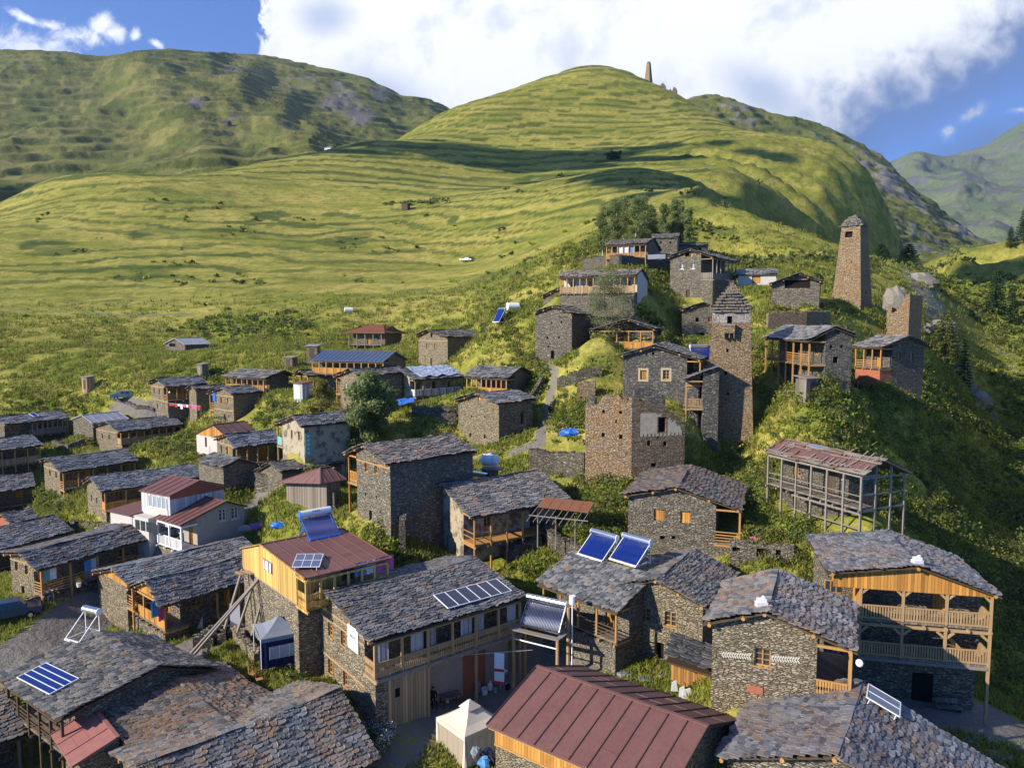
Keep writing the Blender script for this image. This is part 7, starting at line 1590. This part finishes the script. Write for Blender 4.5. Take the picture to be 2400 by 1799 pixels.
# cars
def car(label,loc,rz,m,wagon=False,pickup=False,s=1.0):
    root=empty('parked_car',loc,rz,label,'car'); L=2.25*s
    prof=[(-L,.45),(-L,.95),(-L*.62,1.02),(-L*.38,1.5),(L*.35 if not pickup else L*.05,1.52),(L*.78 if not pickup else L*.2,1.05),(L,1.0),(L,.45)] if not wagon else [(-L,.45),(-L,.98),(-L*.55,1.05),(-L*.28,1.7),(L*.9,1.72),(L*.98,1.1),(L,.45)]
    b=MB(); n=len(prof); i0=0
    for sx in (-1,1): b.v+=[(sx*(.88 if z<1.2 else .70),y,z) for y,z in prof]
    k=b.mat(m)
    for j in range(n): b.f.append((j,(j+1)%n,n+(j+1)%n,n+j)); b.mi.append(k)
    b.f.append(tuple(range(n))); b.mi.append(k); b.f.append(tuple(range(2*n-1,n-1,-1))); b.mi.append(k); b.build('body',root)
    y0,y1=(-L*.36,L*.3) if not wagon else (-L*.25,L*.86); y1=L*.0 if pickup else y1
    for sx in (-1,1):
        g_=MB(); q=3 if wagon else 2
        for t in range(q):
            a=y0+(y1-y0)*t/q+.06; c_=y0+(y1-y0)*(t+1)/q-.06; zt=1.44 if not wagon else 1.62; g_.face([(sx*.885,a,1.08),(sx*.885,c_,1.08),(sx*.735,c_-.05,zt),(sx*.735,a+.1,zt)],'glass_dark')
        g_.build('side_window',root)
    w_=MB(); ya,yb,zb=(prof[2][0],prof[3][0],prof[3][1]); w_.face([(-.72,ya+.06,prof[2][1]+.05),(.72,ya+.06,prof[2][1]+.05),(.62,yb-.03,zb-.05),(-.62,yb-.03,zb-.05)],'glass_dark'); 
    for v in range(len(w_.v)): x,y,z=w_.v[v]; w_.v[v]=(x,y-.03,z+.03)
    w_.build('windscreen',root)
    for sx in (-.84,.84):
        for y in (-L*.62,L*.6): t=MB(); t.tube((sx-.1,y,.34),(sx+.1,y,.34),.34,.34,16,'rubber'); o=t.build('wheel',root); h_=MB(); h_.tube((sx-.105,y,.34),(sx+.105,y,.34),.18,.18,12,'steel'); h_.build('rim',o)
    for sx in (-.6,.6): h_=MB(); h_.box(sx-.16,sx+.16,-L-.02,-L+.03,.7,.86,'paint_white'); h_.build('headlight',root)
    for sx in (-.65,.65): h_=MB(); h_.box(sx-.12,sx+.12,L-.03,L+.02,.75,.95,'cloth_red'); h_.build('tail_light',root)
    bp=MB(); bp.box(-.9,.9,-L-.06,-L+.02,.42,.62,'rubber'); bp.box(-.9,.9,L-.02,L+.06,.42,.62,'rubber'); bp.build('bumper',root)
p=G(293,936); car('silver-grey car parked above the stone yard at upper left',p+Vector((0,0,.05)),R_(115),'car_grey')
p=at(25,1435,63); p.z=H1(p.x,p.y); car('dark blue estate car at the left edge beside the stepped wall',p,R_(125),'car_blue',wagon=True)
p=at(1092,614,300); p.z=H1(p.x,p.y)+.4; car('distant white pickup truck on the open meadow',p,R_(75),'paint_white',pickup=True,s=1.1)
# huts, cabins
def hut(label,x,y,w,d,h,m,rm,rz=0,Y=None,cat='hut',door='wood_dark'):
    p=G(x,y) if Y is None else at(x,y,Y); p.z=H1(p.x,p.y) if Y is None else p.z; root=empty('hut',p,rz,label,cat,'small huts and outhouses'); b=MB(); b.box(-w/2,w/2,-d/2,d/2,-1,h,m); b.build('wall',root)
    r_=MB(); r_.hexa([(-w/2-.2,-d/2-.2,h+.02),(w/2+.2,-d/2-.2,h+.02),(w/2+.2,d/2+.2,h+.28),(-w/2-.2,d/2+.2,h+.28),(-w/2-.2,-d/2-.2,h+.1),(w/2+.2,-d/2-.2,h+.1),(w/2+.2,d/2+.2,h+.36),(-w/2-.2,d/2+.2,h+.36)],rm); r_.build('roof',root)
    dd=MB(); dd.box(-w*.22,w*.22,-d/2-.03,-d/2-.003,.05,h*.85,door); dd.build('door',root)
hut('narrow wooden outhouse on the meadow edge at far left',208,912,1.6,1.5,2.2,'planks_tan','wood_grey',R_(-30))
hut('pale outhouse between the two upper left houses',476,882,1.4,1.4,2.2,'planks_grey','wood_grey',R_(-30),door='wood_grey')
hut('brick-red and white box hut with a rusty lid beside the small loose tree',710,932,2.0,1.8,2.2,'planks_white','metal_rust',R_(-35),door='paint_white')
hut('little stone box with a gate, left of the striped long hall',682,860,1.8,1.6,1.7,'stone_tan','wood_grey',R_(-20))
hut('small stone stove hut behind the left end of the striped long hall',735,838,2.0,1.4,2.0,'stone_tan','slab_grey',R_(-10),Y=131)
hut('lone dark hut high on the meadow',951,490,3.6,3.0,2.6,'wood_dark','wood_grey',R_(-20),Y=405,cat='hut')
hut('small plank outhouse on the green spur left of the last houses',1890,928,1.7,1.5,1.9,'planks_grey','wood_grey',R_(25))
hut('grey stone block hut under the golden veranda house stairs',1428,745,3.2,2.4,1.6,'stone_low','slab_grey',R_(20),Y=118)
for i,(lab,x,y,Y,w,c_) in enumerate((('white house of the distant hamlet on the left mountain',664,326,1500,13,'paint_white'),('white shed at the saddle below the left mountain',771,349,740,7,'paint_white'),('dark leftmost barn of the distant hamlet',463,288,1450,14,'wood_dark'),('dark barn with blue roof in the distant hamlet',530,292,1450,16,'wood_dark'))):
    p=at(x,y,Y); root=empty('distant_house',(p.x,p.y,p.z-2),R_(-20),lab,'house','hamlet on the left mountain'); b=MB(); b.box(-w/2,w/2,-w/3,w/3,-6,w*.32,c_); b.build('wall',root)
    r_=MB(); r_.hexa([(-w*.55,-w*.4,w*.32),(w*.55,-w*.4,w*.32),(w*.55,w*.4,w*.32),(-w*.55,w*.4,w*.32),(-w*.55,-.1,w*.55),(w*.55,-.1,w*.55),(w*.55,.1,w*.55),(-w*.55,.1,w*.55)],'metal_grey' if i!=3 else 'metal_blue'); r_.build('roof',root)
# tank on the wall
def b(r_):
    s=MB(); s.box(-.7,.7,-.6,.6,-1.5,.7,'stone_tan'); s.box(-.8,1.3,-.75,.75,.7,.82,'slab_grey'); s.build('plinth',r_)
yard('stone_plinth','stone plinth with a slate top behind the unfinished gallery house','plinth','k7',820,350,b,R_(-20),Y=77)
pt=at(*px('k7',820,225),77); r_=empty('water_tank',pt,R_(-20),'round white water tank standing on the stone plinth','tank'); s=MB(); s.tube((-.75,0,.6),(.75,0,.6),.6,.6,18,'plastic_white'); s.ball((-.75,0,.6),.6,'plastic_white',14,8,(.4,1,1)); s.ball((.75,0,.6),.6,'plastic_white',14,8,(.4,1,1)); s.build('body',r_,smooth=True); k=MB(); k.tube((0,0,1.15),(0,0,1.3),.2,.18,12,'plastic_white'); k.build('lid',r_)
for x_ in (-.45,.45): k=MB(); k.tube((x_-.03,0,.6),(x_+.03,0,.6),.615,.615,18,'white_wall'); k.build('band',r_)
pt=at(*px('k7',680,340),74); r_=empty('heater_tank',pt,R_(-35),'polished steel cylinder lying on the wall left of the white water tank','tank'); s=MB(); s.tube((-1.1,0,0),(1.1,0,0),.28,.28,18,'steel'); s.build('cylinder',r_); 
for x_ in (-1,1): k=MB(); k.tube((x_*1.1,0,0),(x_*1.15,0,0),.285,.27,18,'rubber'); k.build('end_cap',r_)
for lab,x,y,Y in (('small white water tank on the meadow above the hipped roof',817,732,None),('white water tank on the slope left of the tower-like house',1202,727,None)):
    p=G(x,y); r_=empty('water_tank',p,R_(20),lab,'tank'); s=MB(); s.tube((-1.0,0,.6),(1.0,0,.6),.65,.65,16,'plastic_white'); s.build('body',r_)
# pergola remains right of the unfinished house
def b(r_):
    for x in (-1.8,-.1,1.7): s=MB(); s.tube((x,-1,-2.2),(x,-1,.8),.06,.05,6,'wood_grey'); s.build('post',r_)
    f=MB(); g=random.Random(2)
    for i in range(9): x=-2.4+i*.6; f.tube((x,-2.0,.35),(x+.1,1.6,1.5),.045,.04,6,'wood_grey')
    f.tube((-2.6,-1.1,.62),(2.9,-1.1,.72),.05,.05,6,'wood_grey'); f.build('rafters',r_)
    t=MB()
    for i in range(5): t.hexa([(-2.2+i*.95,.0,1.12),(-1.28+i*.95,.0,1.12),(-1.28+i*.95,1.7,1.66),(-2.2+i*.95,1.7,1.66),(-2.2+i*.95,.0,1.15),(-1.28+i*.95,.0,1.15),(-1.28+i*.95,1.7,1.69),(-2.2+i*.95,1.7,1.69)],'metal_rust')
    t.build('rusty_sheets',r_)
yard('collapsed_shed','collapsed lean-to of grey poles and rusty sheets, right of the unfinished gallery','shed','k7',1740,960,b,R_(-25),Y=64.5)
def b(r_):
    f=MB()
    for i in range(5): f.tube((-1.2+i*.5,-.6,-.2-.1*i),(-.6+i*.5,1.2,.6),.05,.04,6,'wood_grey')
    f.build('fallen_poles',r_); t=MB(); t.hexa([(-1,-.5,-.1),(.9,-.7,.0),(1,.5,.5),(-.9,.6,.35),(-1,-.5,-.07),(.9,-.7,.03),(1,.5,.53),(-.9,.6,.38)],'metal_rust'); t.build('rusty_sheet',r_)
yard('fallen_roof','fallen poles and a rusty sheet inside the curved broken wall','debris','d3',215,1230,b,R_(-10),Y=68)
# leaning beams by the yellow house
def b(r_):
    for i,(a,c_) in enumerate((((-3.6,-2.6,-.2),(1.2,1.2,4.4)),((-3.3,-2.8,-.2),(1.4,1.0,4.6)),((-.8,.6,0),(.6,2.0,4.2)),((-1.8,1.0,.2),(-.6,2.4,4.4)),((.4,-.2,0),(1.3,1.2,3.2)))): s=MB(); s.beam(a,c_,.16,.16,'wood_grey'); s.build('beam',r_)
    s=MB(); s.box(-1.0,1.5,1.1,1.8,4.35,4.45,'planks_tan'); s.build('ledge',r_)
yard('leaning_beams','bundle of long grey timbers leaning against the yellow house base','timbers','c2',260,620,b,R_(10),Y=55.5)
# fence shed next to the herringbone house
def fence_shed():
    hh=HS['herring']; root=empty('slate_leanto',at(1610,1600,48),0,'tiny slate lean-to with a curved orange plank fence between two stone houses','shed'); iv=Vector(root.location)
    Y0=46.8; pts=[(577,1160,1300),(620,1180,1325),(690,1215,1375),(760,1245,1400),(830,1262,1425),(908,1275,1450)]; mb=MB(); 
    W=[(at(*px('c4',x,a),Y0-i*.12),at(*px('c4',x,b_),Y0-i*.12)) for i,(x,a,b_) in enumerate(pts)]
    for i in range(len(W)-1):
        for j in range(4):
            f0,f1=j/4,(j+1)/4-.03; t0=W[i][0].lerp(W[i+1][0],f0)-iv;t1=W[i][0].lerp(W[i+1][0],f1)-iv;b0=W[i][1].lerp(W[i+1][1],f0)-iv;b1=W[i][1].lerp(W[i+1][1],f1)-iv; dv=Vector((0,.05,0)); up=Vector((0,0,rng.uniform(-.05,.08)))
            mb.hexa([b0,b1,b1+dv,b0+dv,t0+up,t1+up,t1+dv+up,t0+dv+up],'stain_fence')
    mb.build('plank_fence',root)
    q=[at(*px('c4',530,1110),46.4)-iv,at(*px('c4',905,1225),45.2)-iv,at(*px('c4',905,925),49.5)-iv,at(*px('c4',600,925),50.5)-iv]
    rf=MB(); U=(q[1]-q[0]); V=(q[3]-q[0]); V_=V-U*(V.dot(U)/U.length_squared); q[3]=q[0]+V_*.92; q[2]=q[1]+V_*.92; rf.hexa([x-Vector((0,0,.5)) for x in q]+[x-Vector((0,0,.4)) for x in q],'wood_dark'); slates(rf,q[0],U,V-U*(V.dot(U)/U.length_squared)*1.0,U.length,V.length*.95,.45,.7,seed=9); o=rf.build('slate_roof',root); o['lichen']=.3; o['tone']=(.7,.72,.78)
    for i,(x,y) in enumerate(((600,1340),(660,1385),(700,1400),(770,1420),(845,1440))):
        p=at(*px('c4',x,y),45.9-i*.1); s=MB(); w=.35 if i in(2,4) else .22; s.hexa([(-w,-.05,-.4),(w,-.05,-.4),(w,.03,-.4),(-w,.03,-.4),(-w*.8,0,.15),(w*.5,0,.3),(w*.5,.06,.3),(-w*.8,.06,.15)],'white_slab'); o=s.build('stone_slab',None); o.location=p; tag(o,['leftmost','second','third and whitest','fourth','rightmost, pointed'][i]+' pale stone slab leaning on the curved orange plank fence','slab','pale slabs below the plank fence')
fence_shed()
# stepping stones
for i,(x,y,w) in enumerate(((1425,1665+0,0),)): pass
ST=[('c4',390,1295,.7),('c4',150,1180,.8),('c4',215,1245,.9),('c4',510,1265,.6),('c6',1335,0,0)]
for i,(x,y,w) in enumerate(((2228,1745,1.0),(2280,1735,.9),(2270,1768,1.2),(2345,1770,1.1),(2330,1735,.8),(1518,1590,.9),(1465,1575,1.1),(1555,1582,.7),(2385,1752,.9))):
    p=G(x,y); g=random.Random(i); n=9; ps=[(w*.7*g.uniform(.75,1.1)*math.cos(6.283*j/n),w*.55*g.uniform(.75,1.1)*math.sin(6.283*j/n)) for j in range(n)]; s=MB(); 
    s.face([(a,b_,.07) for a,b_ in ps],'slab_grey')
    for j in range(n): a,b_=ps[j],ps[(j+1)%n]; s.face([(a[0],a[1],-.1),(b_[0],b_[1],-.1),(b_[0],b_[1],.07),(a[0],a[1],.07)],'slab_grey')
    o=s.build('stepping_stone',None); o.location=p+Vector((0,0,.02)); tag(o,['wide grey flagstone','oval grey flagstone','largest grey flagstone','round grey flagstone','small grey flagstone','flagstone','long flagstone','little flagstone','edge flagstone'][i]+(' in the grass below the balcony house, '+['nearest its post','second from its post','lowest of the row','second from the right edge','uppermost of the row','','','','at the right edge'][i] if i not in(5,6,7) else ' in the lawn before the arched doorway, '+{5:'middle one',6:'leftmost',7:'rightmost'}[i]),'flagstone','flagstones set in grass')
# laundry
def cloths(key,side,items,label,zoff=-.25):
    h=HS[key]; xl,xr,xlw,xrw,y0,y1,yw0=h.x; root=None
    for i,(c_,x,y,w,hh,m,lab) in enumerate(items):
        p=h.onplane('x',xr-.25,c_,x,y); s=MB(); n=5
        for j in range(n): s.face([(.05*math.sin(j*2),-w/2+w*j/n,hh/2),(.05*math.sin(j*2+2),-w/2+w*(j+1)/n,hh/2),(.07*math.sin(j*2+2),-w/2+w*(j+1)/n,-hh/2+.05*(j%2)),(.07*math.sin(j*2),-w/2+w*j/n,-hh/2)],m)
        o=s.build('laundry',None); o.matrix_world=h.mw@Matrix.Translation(p); tag(o,lab,'laundry','washing hung out to dry')
cloths('laundry','R',(('d1',365,1475,.7,1.3,'teal','turquoise cloth hung in the gallery of the washing house'),('d1',410,1470,.7,1.1,'cloth_white','grey-white cloth right of the turquoise one in the washing house gallery'),('d1',690,1435,.8,1.7,'cloth_blue','long light blue sheet drying at the washing house'),('d1',730,1395,.6,1.1,'cloth_white','pale cloth beside the light blue sheet at the washing house'),('d1',315,1480,.3,.8,'cloth_red','red cloth on the corner post of the washing house')),'')
cloths('yellow','R',(('d2',1500,1392,1.5,1.1,'cloth_pink','magenta cloth at the far end of the yellow house gallery'),('d2',1395,1415,.8,1.0,'cloth_white','white clothes hung in the yellow house gallery'),('d2',1310,1435,.9,1.0,'cloth_blue','blue clothes in the middle of the yellow house gallery'),('d2',1210,1465,1.0,1.0,'cloth_dark','dark trousers hung in the yellow house gallery')),'')
cloths('longfront','R',(('c1',1265,440,.7,1.5,'cloth_pink','bright pink cloth in the corner of the orange timber porch'),('c1',1205,420,.6,1.4,'cloth_blue','grey-blue shirts left of the pink cloth in the timber porch')),'')
cloths('ae','R',(('e2',850,565,.9,1.4,'cloth_white','white cloth on the topmost gallery, leftmost of its washing'),('e2',903,562,.9,1.5,'plastic_white','second white cloth on the topmost gallery'),('e2',968,560,.9,1.9,'cloth_blue','blue towel on the topmost gallery'),('e2',1140,630,5.2,.8,'canvas_grey','wide pale banner hung below the topmost gallery')),'')
cloths('w','R',(),'')
h=HS['w']; p=h.mw@Vector((h.x[0]+.3,h.x[4]-.05,0)); s=MB(); q=h.onplane('y',h.x[4]-.1,'d6',893,1015); s.box(-.42,.42,-.02,.02,-.75,.75,'tarp_blue'); o=s.build('laundry',None); o.matrix_world=h.mw@Matrix.Translation(q); tag(o,'dark blue cloth on the corner balcony of the banded house','laundry','washing hung out to dry')
def b(r_):
    l=MB(); l.tube((-4,0,0),(4,0,0),.012,.012,5,'paint_white'); l.tube((-4,0,-1.7),(-4,0,.1),.04,.04,6,'wood_grey'); l.tube((4,0,-1.7),(4,0,.1),.04,.04,6,'wood_grey'); l.build('line',r_)
    g=random.Random(3)
    for i in range(11): x=-3.6+i*.68; s=MB(); hh=g.uniform(.3,.8); s.face([(x,0,0),(x+.5,.03,0),(x+.48,.05,-hh),(x+.03,-.02,-hh)],g.choice(['cloth_white','cloth_pink','cloth_blue','cloth_white','cloth_red'])); s.build('garment',r_)
yard('washing_line','washing line with small clothes in front of the banded upper left house','washing line','d6',580,1095,b,R_(-30),Y=116)
# tarps
def blob_tarp(label,x,y,sx,sy,sz,m,rz=0,Y=None,name='tarpaulin'):
    p=G(x,y) if Y is None else at(x,y,Y); s=MB(); s.ball((0,0,0),1,m,18,9,(sx,sy,sz),.35); o=s.build(name,None); o.location=p+Vector((0,0,.1)); o.rotation_euler=(0,0,rz); tag(o,label,'tarpaulin'); return o
blob_tarp('crumpled bright blue tarp on the grass left of the ruined house',1339,1016,1.5,.7,.45,'blue_paint')
blob_tarp('small blue tarp lump beside the wrapped bundle near the yellow house',655,1232,.9,.5,.35,'blue_paint')
def b(r_):
    for i,(m,a,c_) in enumerate((('cloth_blue',-2.8,-.6),('cloth_purple',-.8,1.2),('canvas_grey',1.0,2.6))): s=MB(); s.tube((a,0,.0+.0*a),(c_,0,.1),.55 if i!=1 else .65,.6 if i!=2 else .4,12,m); s.ball(((a+c_)/2,0,.2),.7,m,10,6,(1.2,.8,.7),.4); s.build('wrapped_section',r_)
_w=yard('wrapped_bundle','long bundle wrapped in blue and purple sheeting beside the lane','bundle','s',606,1240,b,R_(222)); _w.scale=(.8,.6,.6); _w.location.z+=.3
def foil():
    h=HS['foil']; O,U,V,Lu,Lv=slope_frame(h,'R'); n=U.cross(V).normalized(); n=n if n.z>0 else -n; s=MB(); nx,ny=22,8; g=np.random.default_rng(1); Z=g.normal(size=(nx+1,ny+1))*.07+.22
    P=lambda i,j: O+U*(Lu*(.12+.86*i/nx))+V*(Lv*(.12+.9*j/ny)-.25*math.sin(i*.9)*(j==0))+n*Z[i,j]
    for i in range(nx):
        for j in range(ny): s.face([P(i,j),P(i+1,j),P(i+1,j+1),P(i,j+1)],'foil')
    o=s.build('foil_sheet',None); o.matrix_world=h.mw; tag(o,'wrinkled silver-blue foil sheet spread over the plastered house roof','sheet')
foil()
p=at(*px('e1',945,840),101); s=MB(); 
for i in range(6): s.face([(-2.6+i*.85,-1.2,-.9+.1*(i%2)+i*.22),(-1.75+i*.85,-1.2,-.9+.1*((i+1)%2)+(i+1)*.22),(-1.75+i*.85,1.4,.2+.12*(i%2)+i*.1),(-2.6+i*.85,1.4,.2+.12*((i+1)%2)+i*.1)],'tarp_blue')
o=s.build('tarpaulin',None); o.location=p; tag(o,'sagging bright blue tarpaulin roof between big tree and foil-roofed house','tarpaulin')
# stones and turquoise panels
h=HS['plastertall']; q=h.onplane('x',h.x[3]+.03,'d2',903,470); s=MB(); s.box(q.x,q.x+.04,q.y-.35,q.y+.35,q.z-1.35,q.z+1.35,'teal'); o=s.build('decorated_panel',h.root); k=MB()
for i in range(5): k.box(q.x+.041,q.x+.05,q.y-.12,q.y+.12,q.z-1.1+i*.5,q.z-.86+i*.5,'paint_white')
k.build('ornament',o)
q=h.onplane('x',h.x[0],'d2',688,432); s=MB(); s.box(h.x[0]-.02,h.x[0]+1.3,h.x[4]-.06,h.x[4]-.02,h.roofz(h.x[0])-2.5,h.roofz(h.x[0])-1.5,'teal'); s.build('balcony_panel',h.root)
# fence posts with wire in the garden, rail fence on the spur
def fence(label,pts,h=1.2,m='wood_grey',rails=(.5,1.0)):
    P=[G(*p) for p in pts]; root=empty('fence',P[0],0,label,'fence'); o=P[0]
    for p in P: s=MB(); s.tube(p-o-Vector((0,0,.3)),p-o+Vector((0,0,h)),.05,.045,6,m); s.build('post',root)
    s=MB()
    for a,b_ in zip(P[:-1],P[1:]):
        for r_ in rails: s.tube(a-o+Vector((0,0,r_)),b_-o+Vector((0,0,r_)),.03,.03,5,m)
    s.build('rails',root)
fence('rough rail fence on the green spur below the far houses',[(1782,945),(1810,942),(1845,938),(1885,935)])
fence('rail fence in front of the orange plastered porch',[(2010,912),(2045,905),(2080,900),(2105,905)])
fence('row of thin poles in the weedy garden below the glazed gallery house',[(400,1075),(418,1078),(437,1078),(460,1075)],2.6,'wood_dark',(2.2,))
fence('grey stick fence beside the small loose tree',[(765,945),(785,950),(800,953)],1.0,'wood_grey')
def flowerpot():
    p=at(*px('d1',612,1560),61.5); r_=empty('flower_pot',p,0,'white pot with a plant on the wall by the washing house','flower pot'); s=MB(); s.tube((0,0,-.15),(0,0,.2),.14,.19,12,'plastic_white'); s.build('pot',r_); quads('plant',leaves([(0,0,.38)],[.28],[140],.04,1,3),'leaf_olive',r_)
flowerpot()
def b(r_):
    s=MB(); s.box(-.4,.4,-.03,.03,.35,.40,'plastic_white'); s.box(-.4,.4,.2,.5,.35,.40,'plastic_white'); s.build('seat',r_)
    for x in (-.38,.38): l=MB(); l.box(x-.03,x+.03,-.03,.03,-.2,.9,'plastic_white'); l.box(x-.03,x+.03,.45,.5,-.2,.4,'plastic_white'); l.build('leg',r_)
    k=MB()
    for z in (.5,.65,.8): k.box(-.38,.38,-.02,.02,z,z+.07,'plastic_white')
    k.build('backrest',r_)
yard('plastic_chair','white plastic chair at the end of the road wall','chair','c1',398,335,b,R_(150))
def b(r_):
    s=MB(); s.tube((0,0,0),(-.08,0,.02),.20,.15,14,'paint_white'); s.build('dish',r_); k=MB(); k.tube((0,0,0),(.4,.3,-.3),.03,.03,6,'steel'); k.build('bracket',r_)
q=HS['herring']; wp_=q.mw@Vector((q.x[1]+.35,q.x[4]+.0,q.roofz(q.x[1])-.8)); r_=empty('satellite_dish',wp_,R_(40),'small white satellite dish on the porch corner of the herringbone house','satellite dish'); b(r_)
q=HS['x']; wp_=q.mw@Vector((q.x[1]+.3,q.x[4]+.2,q.roofz(q.x[1])-1.0)); r_=empty('satellite_dish',wp_,R_(40),'small white satellite dish on the banded upper left house','satellite dish'); b(r_)
def b(r_):
    s=MB(); s.box(-.8,.8,-.25,.25,.4,.46,'planks_grey'); s.build('seat',r_)
    for x in (-.7,.7): l=MB(); l.box(x-.04,x+.04,-.2,.2,-.2,.4,'wood_grey'); l.build('leg',r_)
    k=MB(); k.box(-.8,.8,.22,.27,.6,.95,'planks_grey'); k.build('backrest',r_)
yard('bench','grey wooden bench in the shade under the balcony house','bench','c5',1075,1560,b,R_(-10),Y=47.3)
# text must be real meshes
bpy.context.view_layer.update()
for o in [o for o in C.objects if o.type=='FONT']:
    me=bpy.data.meshes.new_from_object(o.evaluated_get(bpy.context.evaluated_depsgraph_get())); n=bpy.data.objects.new('lettering',me); COL.objects.link(n); n.parent=o.parent; n.location=o.location; n.rotation_euler=o.rotation_euler; bpy.data.objects.remove(o)
# ---------------- unseen clouds added off-frame to shade the hill foot, flank and left mountain ----------------
simple('cloud_white',(.85,.86,.88),1,0,0,.03,.01)
def cloud(target,dist,ax,ay,az_,n,seed):
    g=random.Random(seed); c=Vector(target)+sd*dist; s=MB()
    for i in range(n):
        p=Vector((g.gauss(0,.55)*ax,g.gauss(0,.6)*ay,g.uniform(-.5,.6)*az_)); r=g.uniform(.12,.42)*min(ax,ay); s.ball(p,r,'cloud_white',12,8,(1.6,1,.55),.25)
    o=s.build('cloud',None,smooth=True); o.location=c; tag(o,None,None,None,'structure')
cloud((-60,650,150),900,270,46,16,90,1)
cloud((150,430,60),750,48,150,14,70,3)  # invented cloud, stands in for the steep flank's own relief shade
cloud((-640,930,110),850,230,70,20,90,4)
# yard clutter by the timber porch
def b(r_):
    g=random.Random(1); s=MB()
    for i in range(60): a=g.random()*6.28; q=g.random()**.5*1.5; s.box(q*math.cos(a)-.22,q*math.cos(a)+.22,q*math.sin(a)*.8-.16,q*math.sin(a)*.8+.16,-.3,1.35-q*.45+g.uniform(-.12,.12),'stone_low')
    s.build('stones',r_); o=MB(); o.box(.9,1.72,-1.0,-.2,.1,.95,'dark_inside'); o.build('oven_mouth',r_)
yard('stone_oven','rough stone oven mound between the timber porch and the leaning beams','oven','g1',1270,420,b,R_(20))
for i,(x,y,w_,hh,lab) in enumerate(((1090,240,.9,1.1,'white board leaning beside the stone oven mound'),(1462,250,.8,2.2,'tall white board leaning against the beams by the stone oven'))):
    p=G(*px('g1',x,y+60)); s=MB(); s.box(-w_/2,w_/2,-.02,.02,-.1,hh,'paint_white'); o=s.build('board',None); o.location=p; o.rotation_euler=(R_(-14),0,R_(20)); tag(o,lab,'board')
def b(r_):
    s=MB(); s.tube((0,0,-.1),(0,0,.35),.5,.55,16,'slab_grey'); s.build('base',r_); t=MB(); t.tube((0,0,.35),(0,0,.42),.75,.75,20,'wood_tan'); t.build('rim',r_); q=MB(); q.ball((0,0,.5),.42,'rubber',10,6,(1,1,.5),.4); q.build('ashes',r_)
yard('fire_pit','round fire pit with a wooden rim at the end of the grey roof','fire pit','g1',550,300,b)
def b(r_):
    for i in range(4): s=MB(); s.tube((-1.3,i*.16-.2,.1+.1*(i%2)),(1.3,i*.18-.1,.45),.07,.06,7,'wood_grey'); s.build('log',r_)
yard('log_stack','few weathered poles lying beside the round fire pit','logs','g1',400,250,b,R_(20))
# ---------------- air ----------------
def haze(d):
    m=bpy.data.materials.new('haze'); m.use_nodes=True; nt=m.node_tree; nt.nodes.clear(); o=nt.nodes.new('ShaderNodeOutputMaterial'); v=nt.nodes.new('ShaderNodeVolumePrincipled'); v.inputs['Color'].default_value=(.55,.72,1,1); v.inputs['Density'].default_value=d; v.inputs['Anisotropy'].default_value=.2
    nt.links.new(v.outputs[0],o.inputs['Volume']); M['haze']=m; b=MB(); b.box(-9000,9000,-600,11500,-80,3200,'haze'); h_=b.build('haze',None); tag(h_,'thin blue mountain air between village and far ridges','haze',None,'stuff'); h_.visible_shadow=True
haze(4.5e-5)
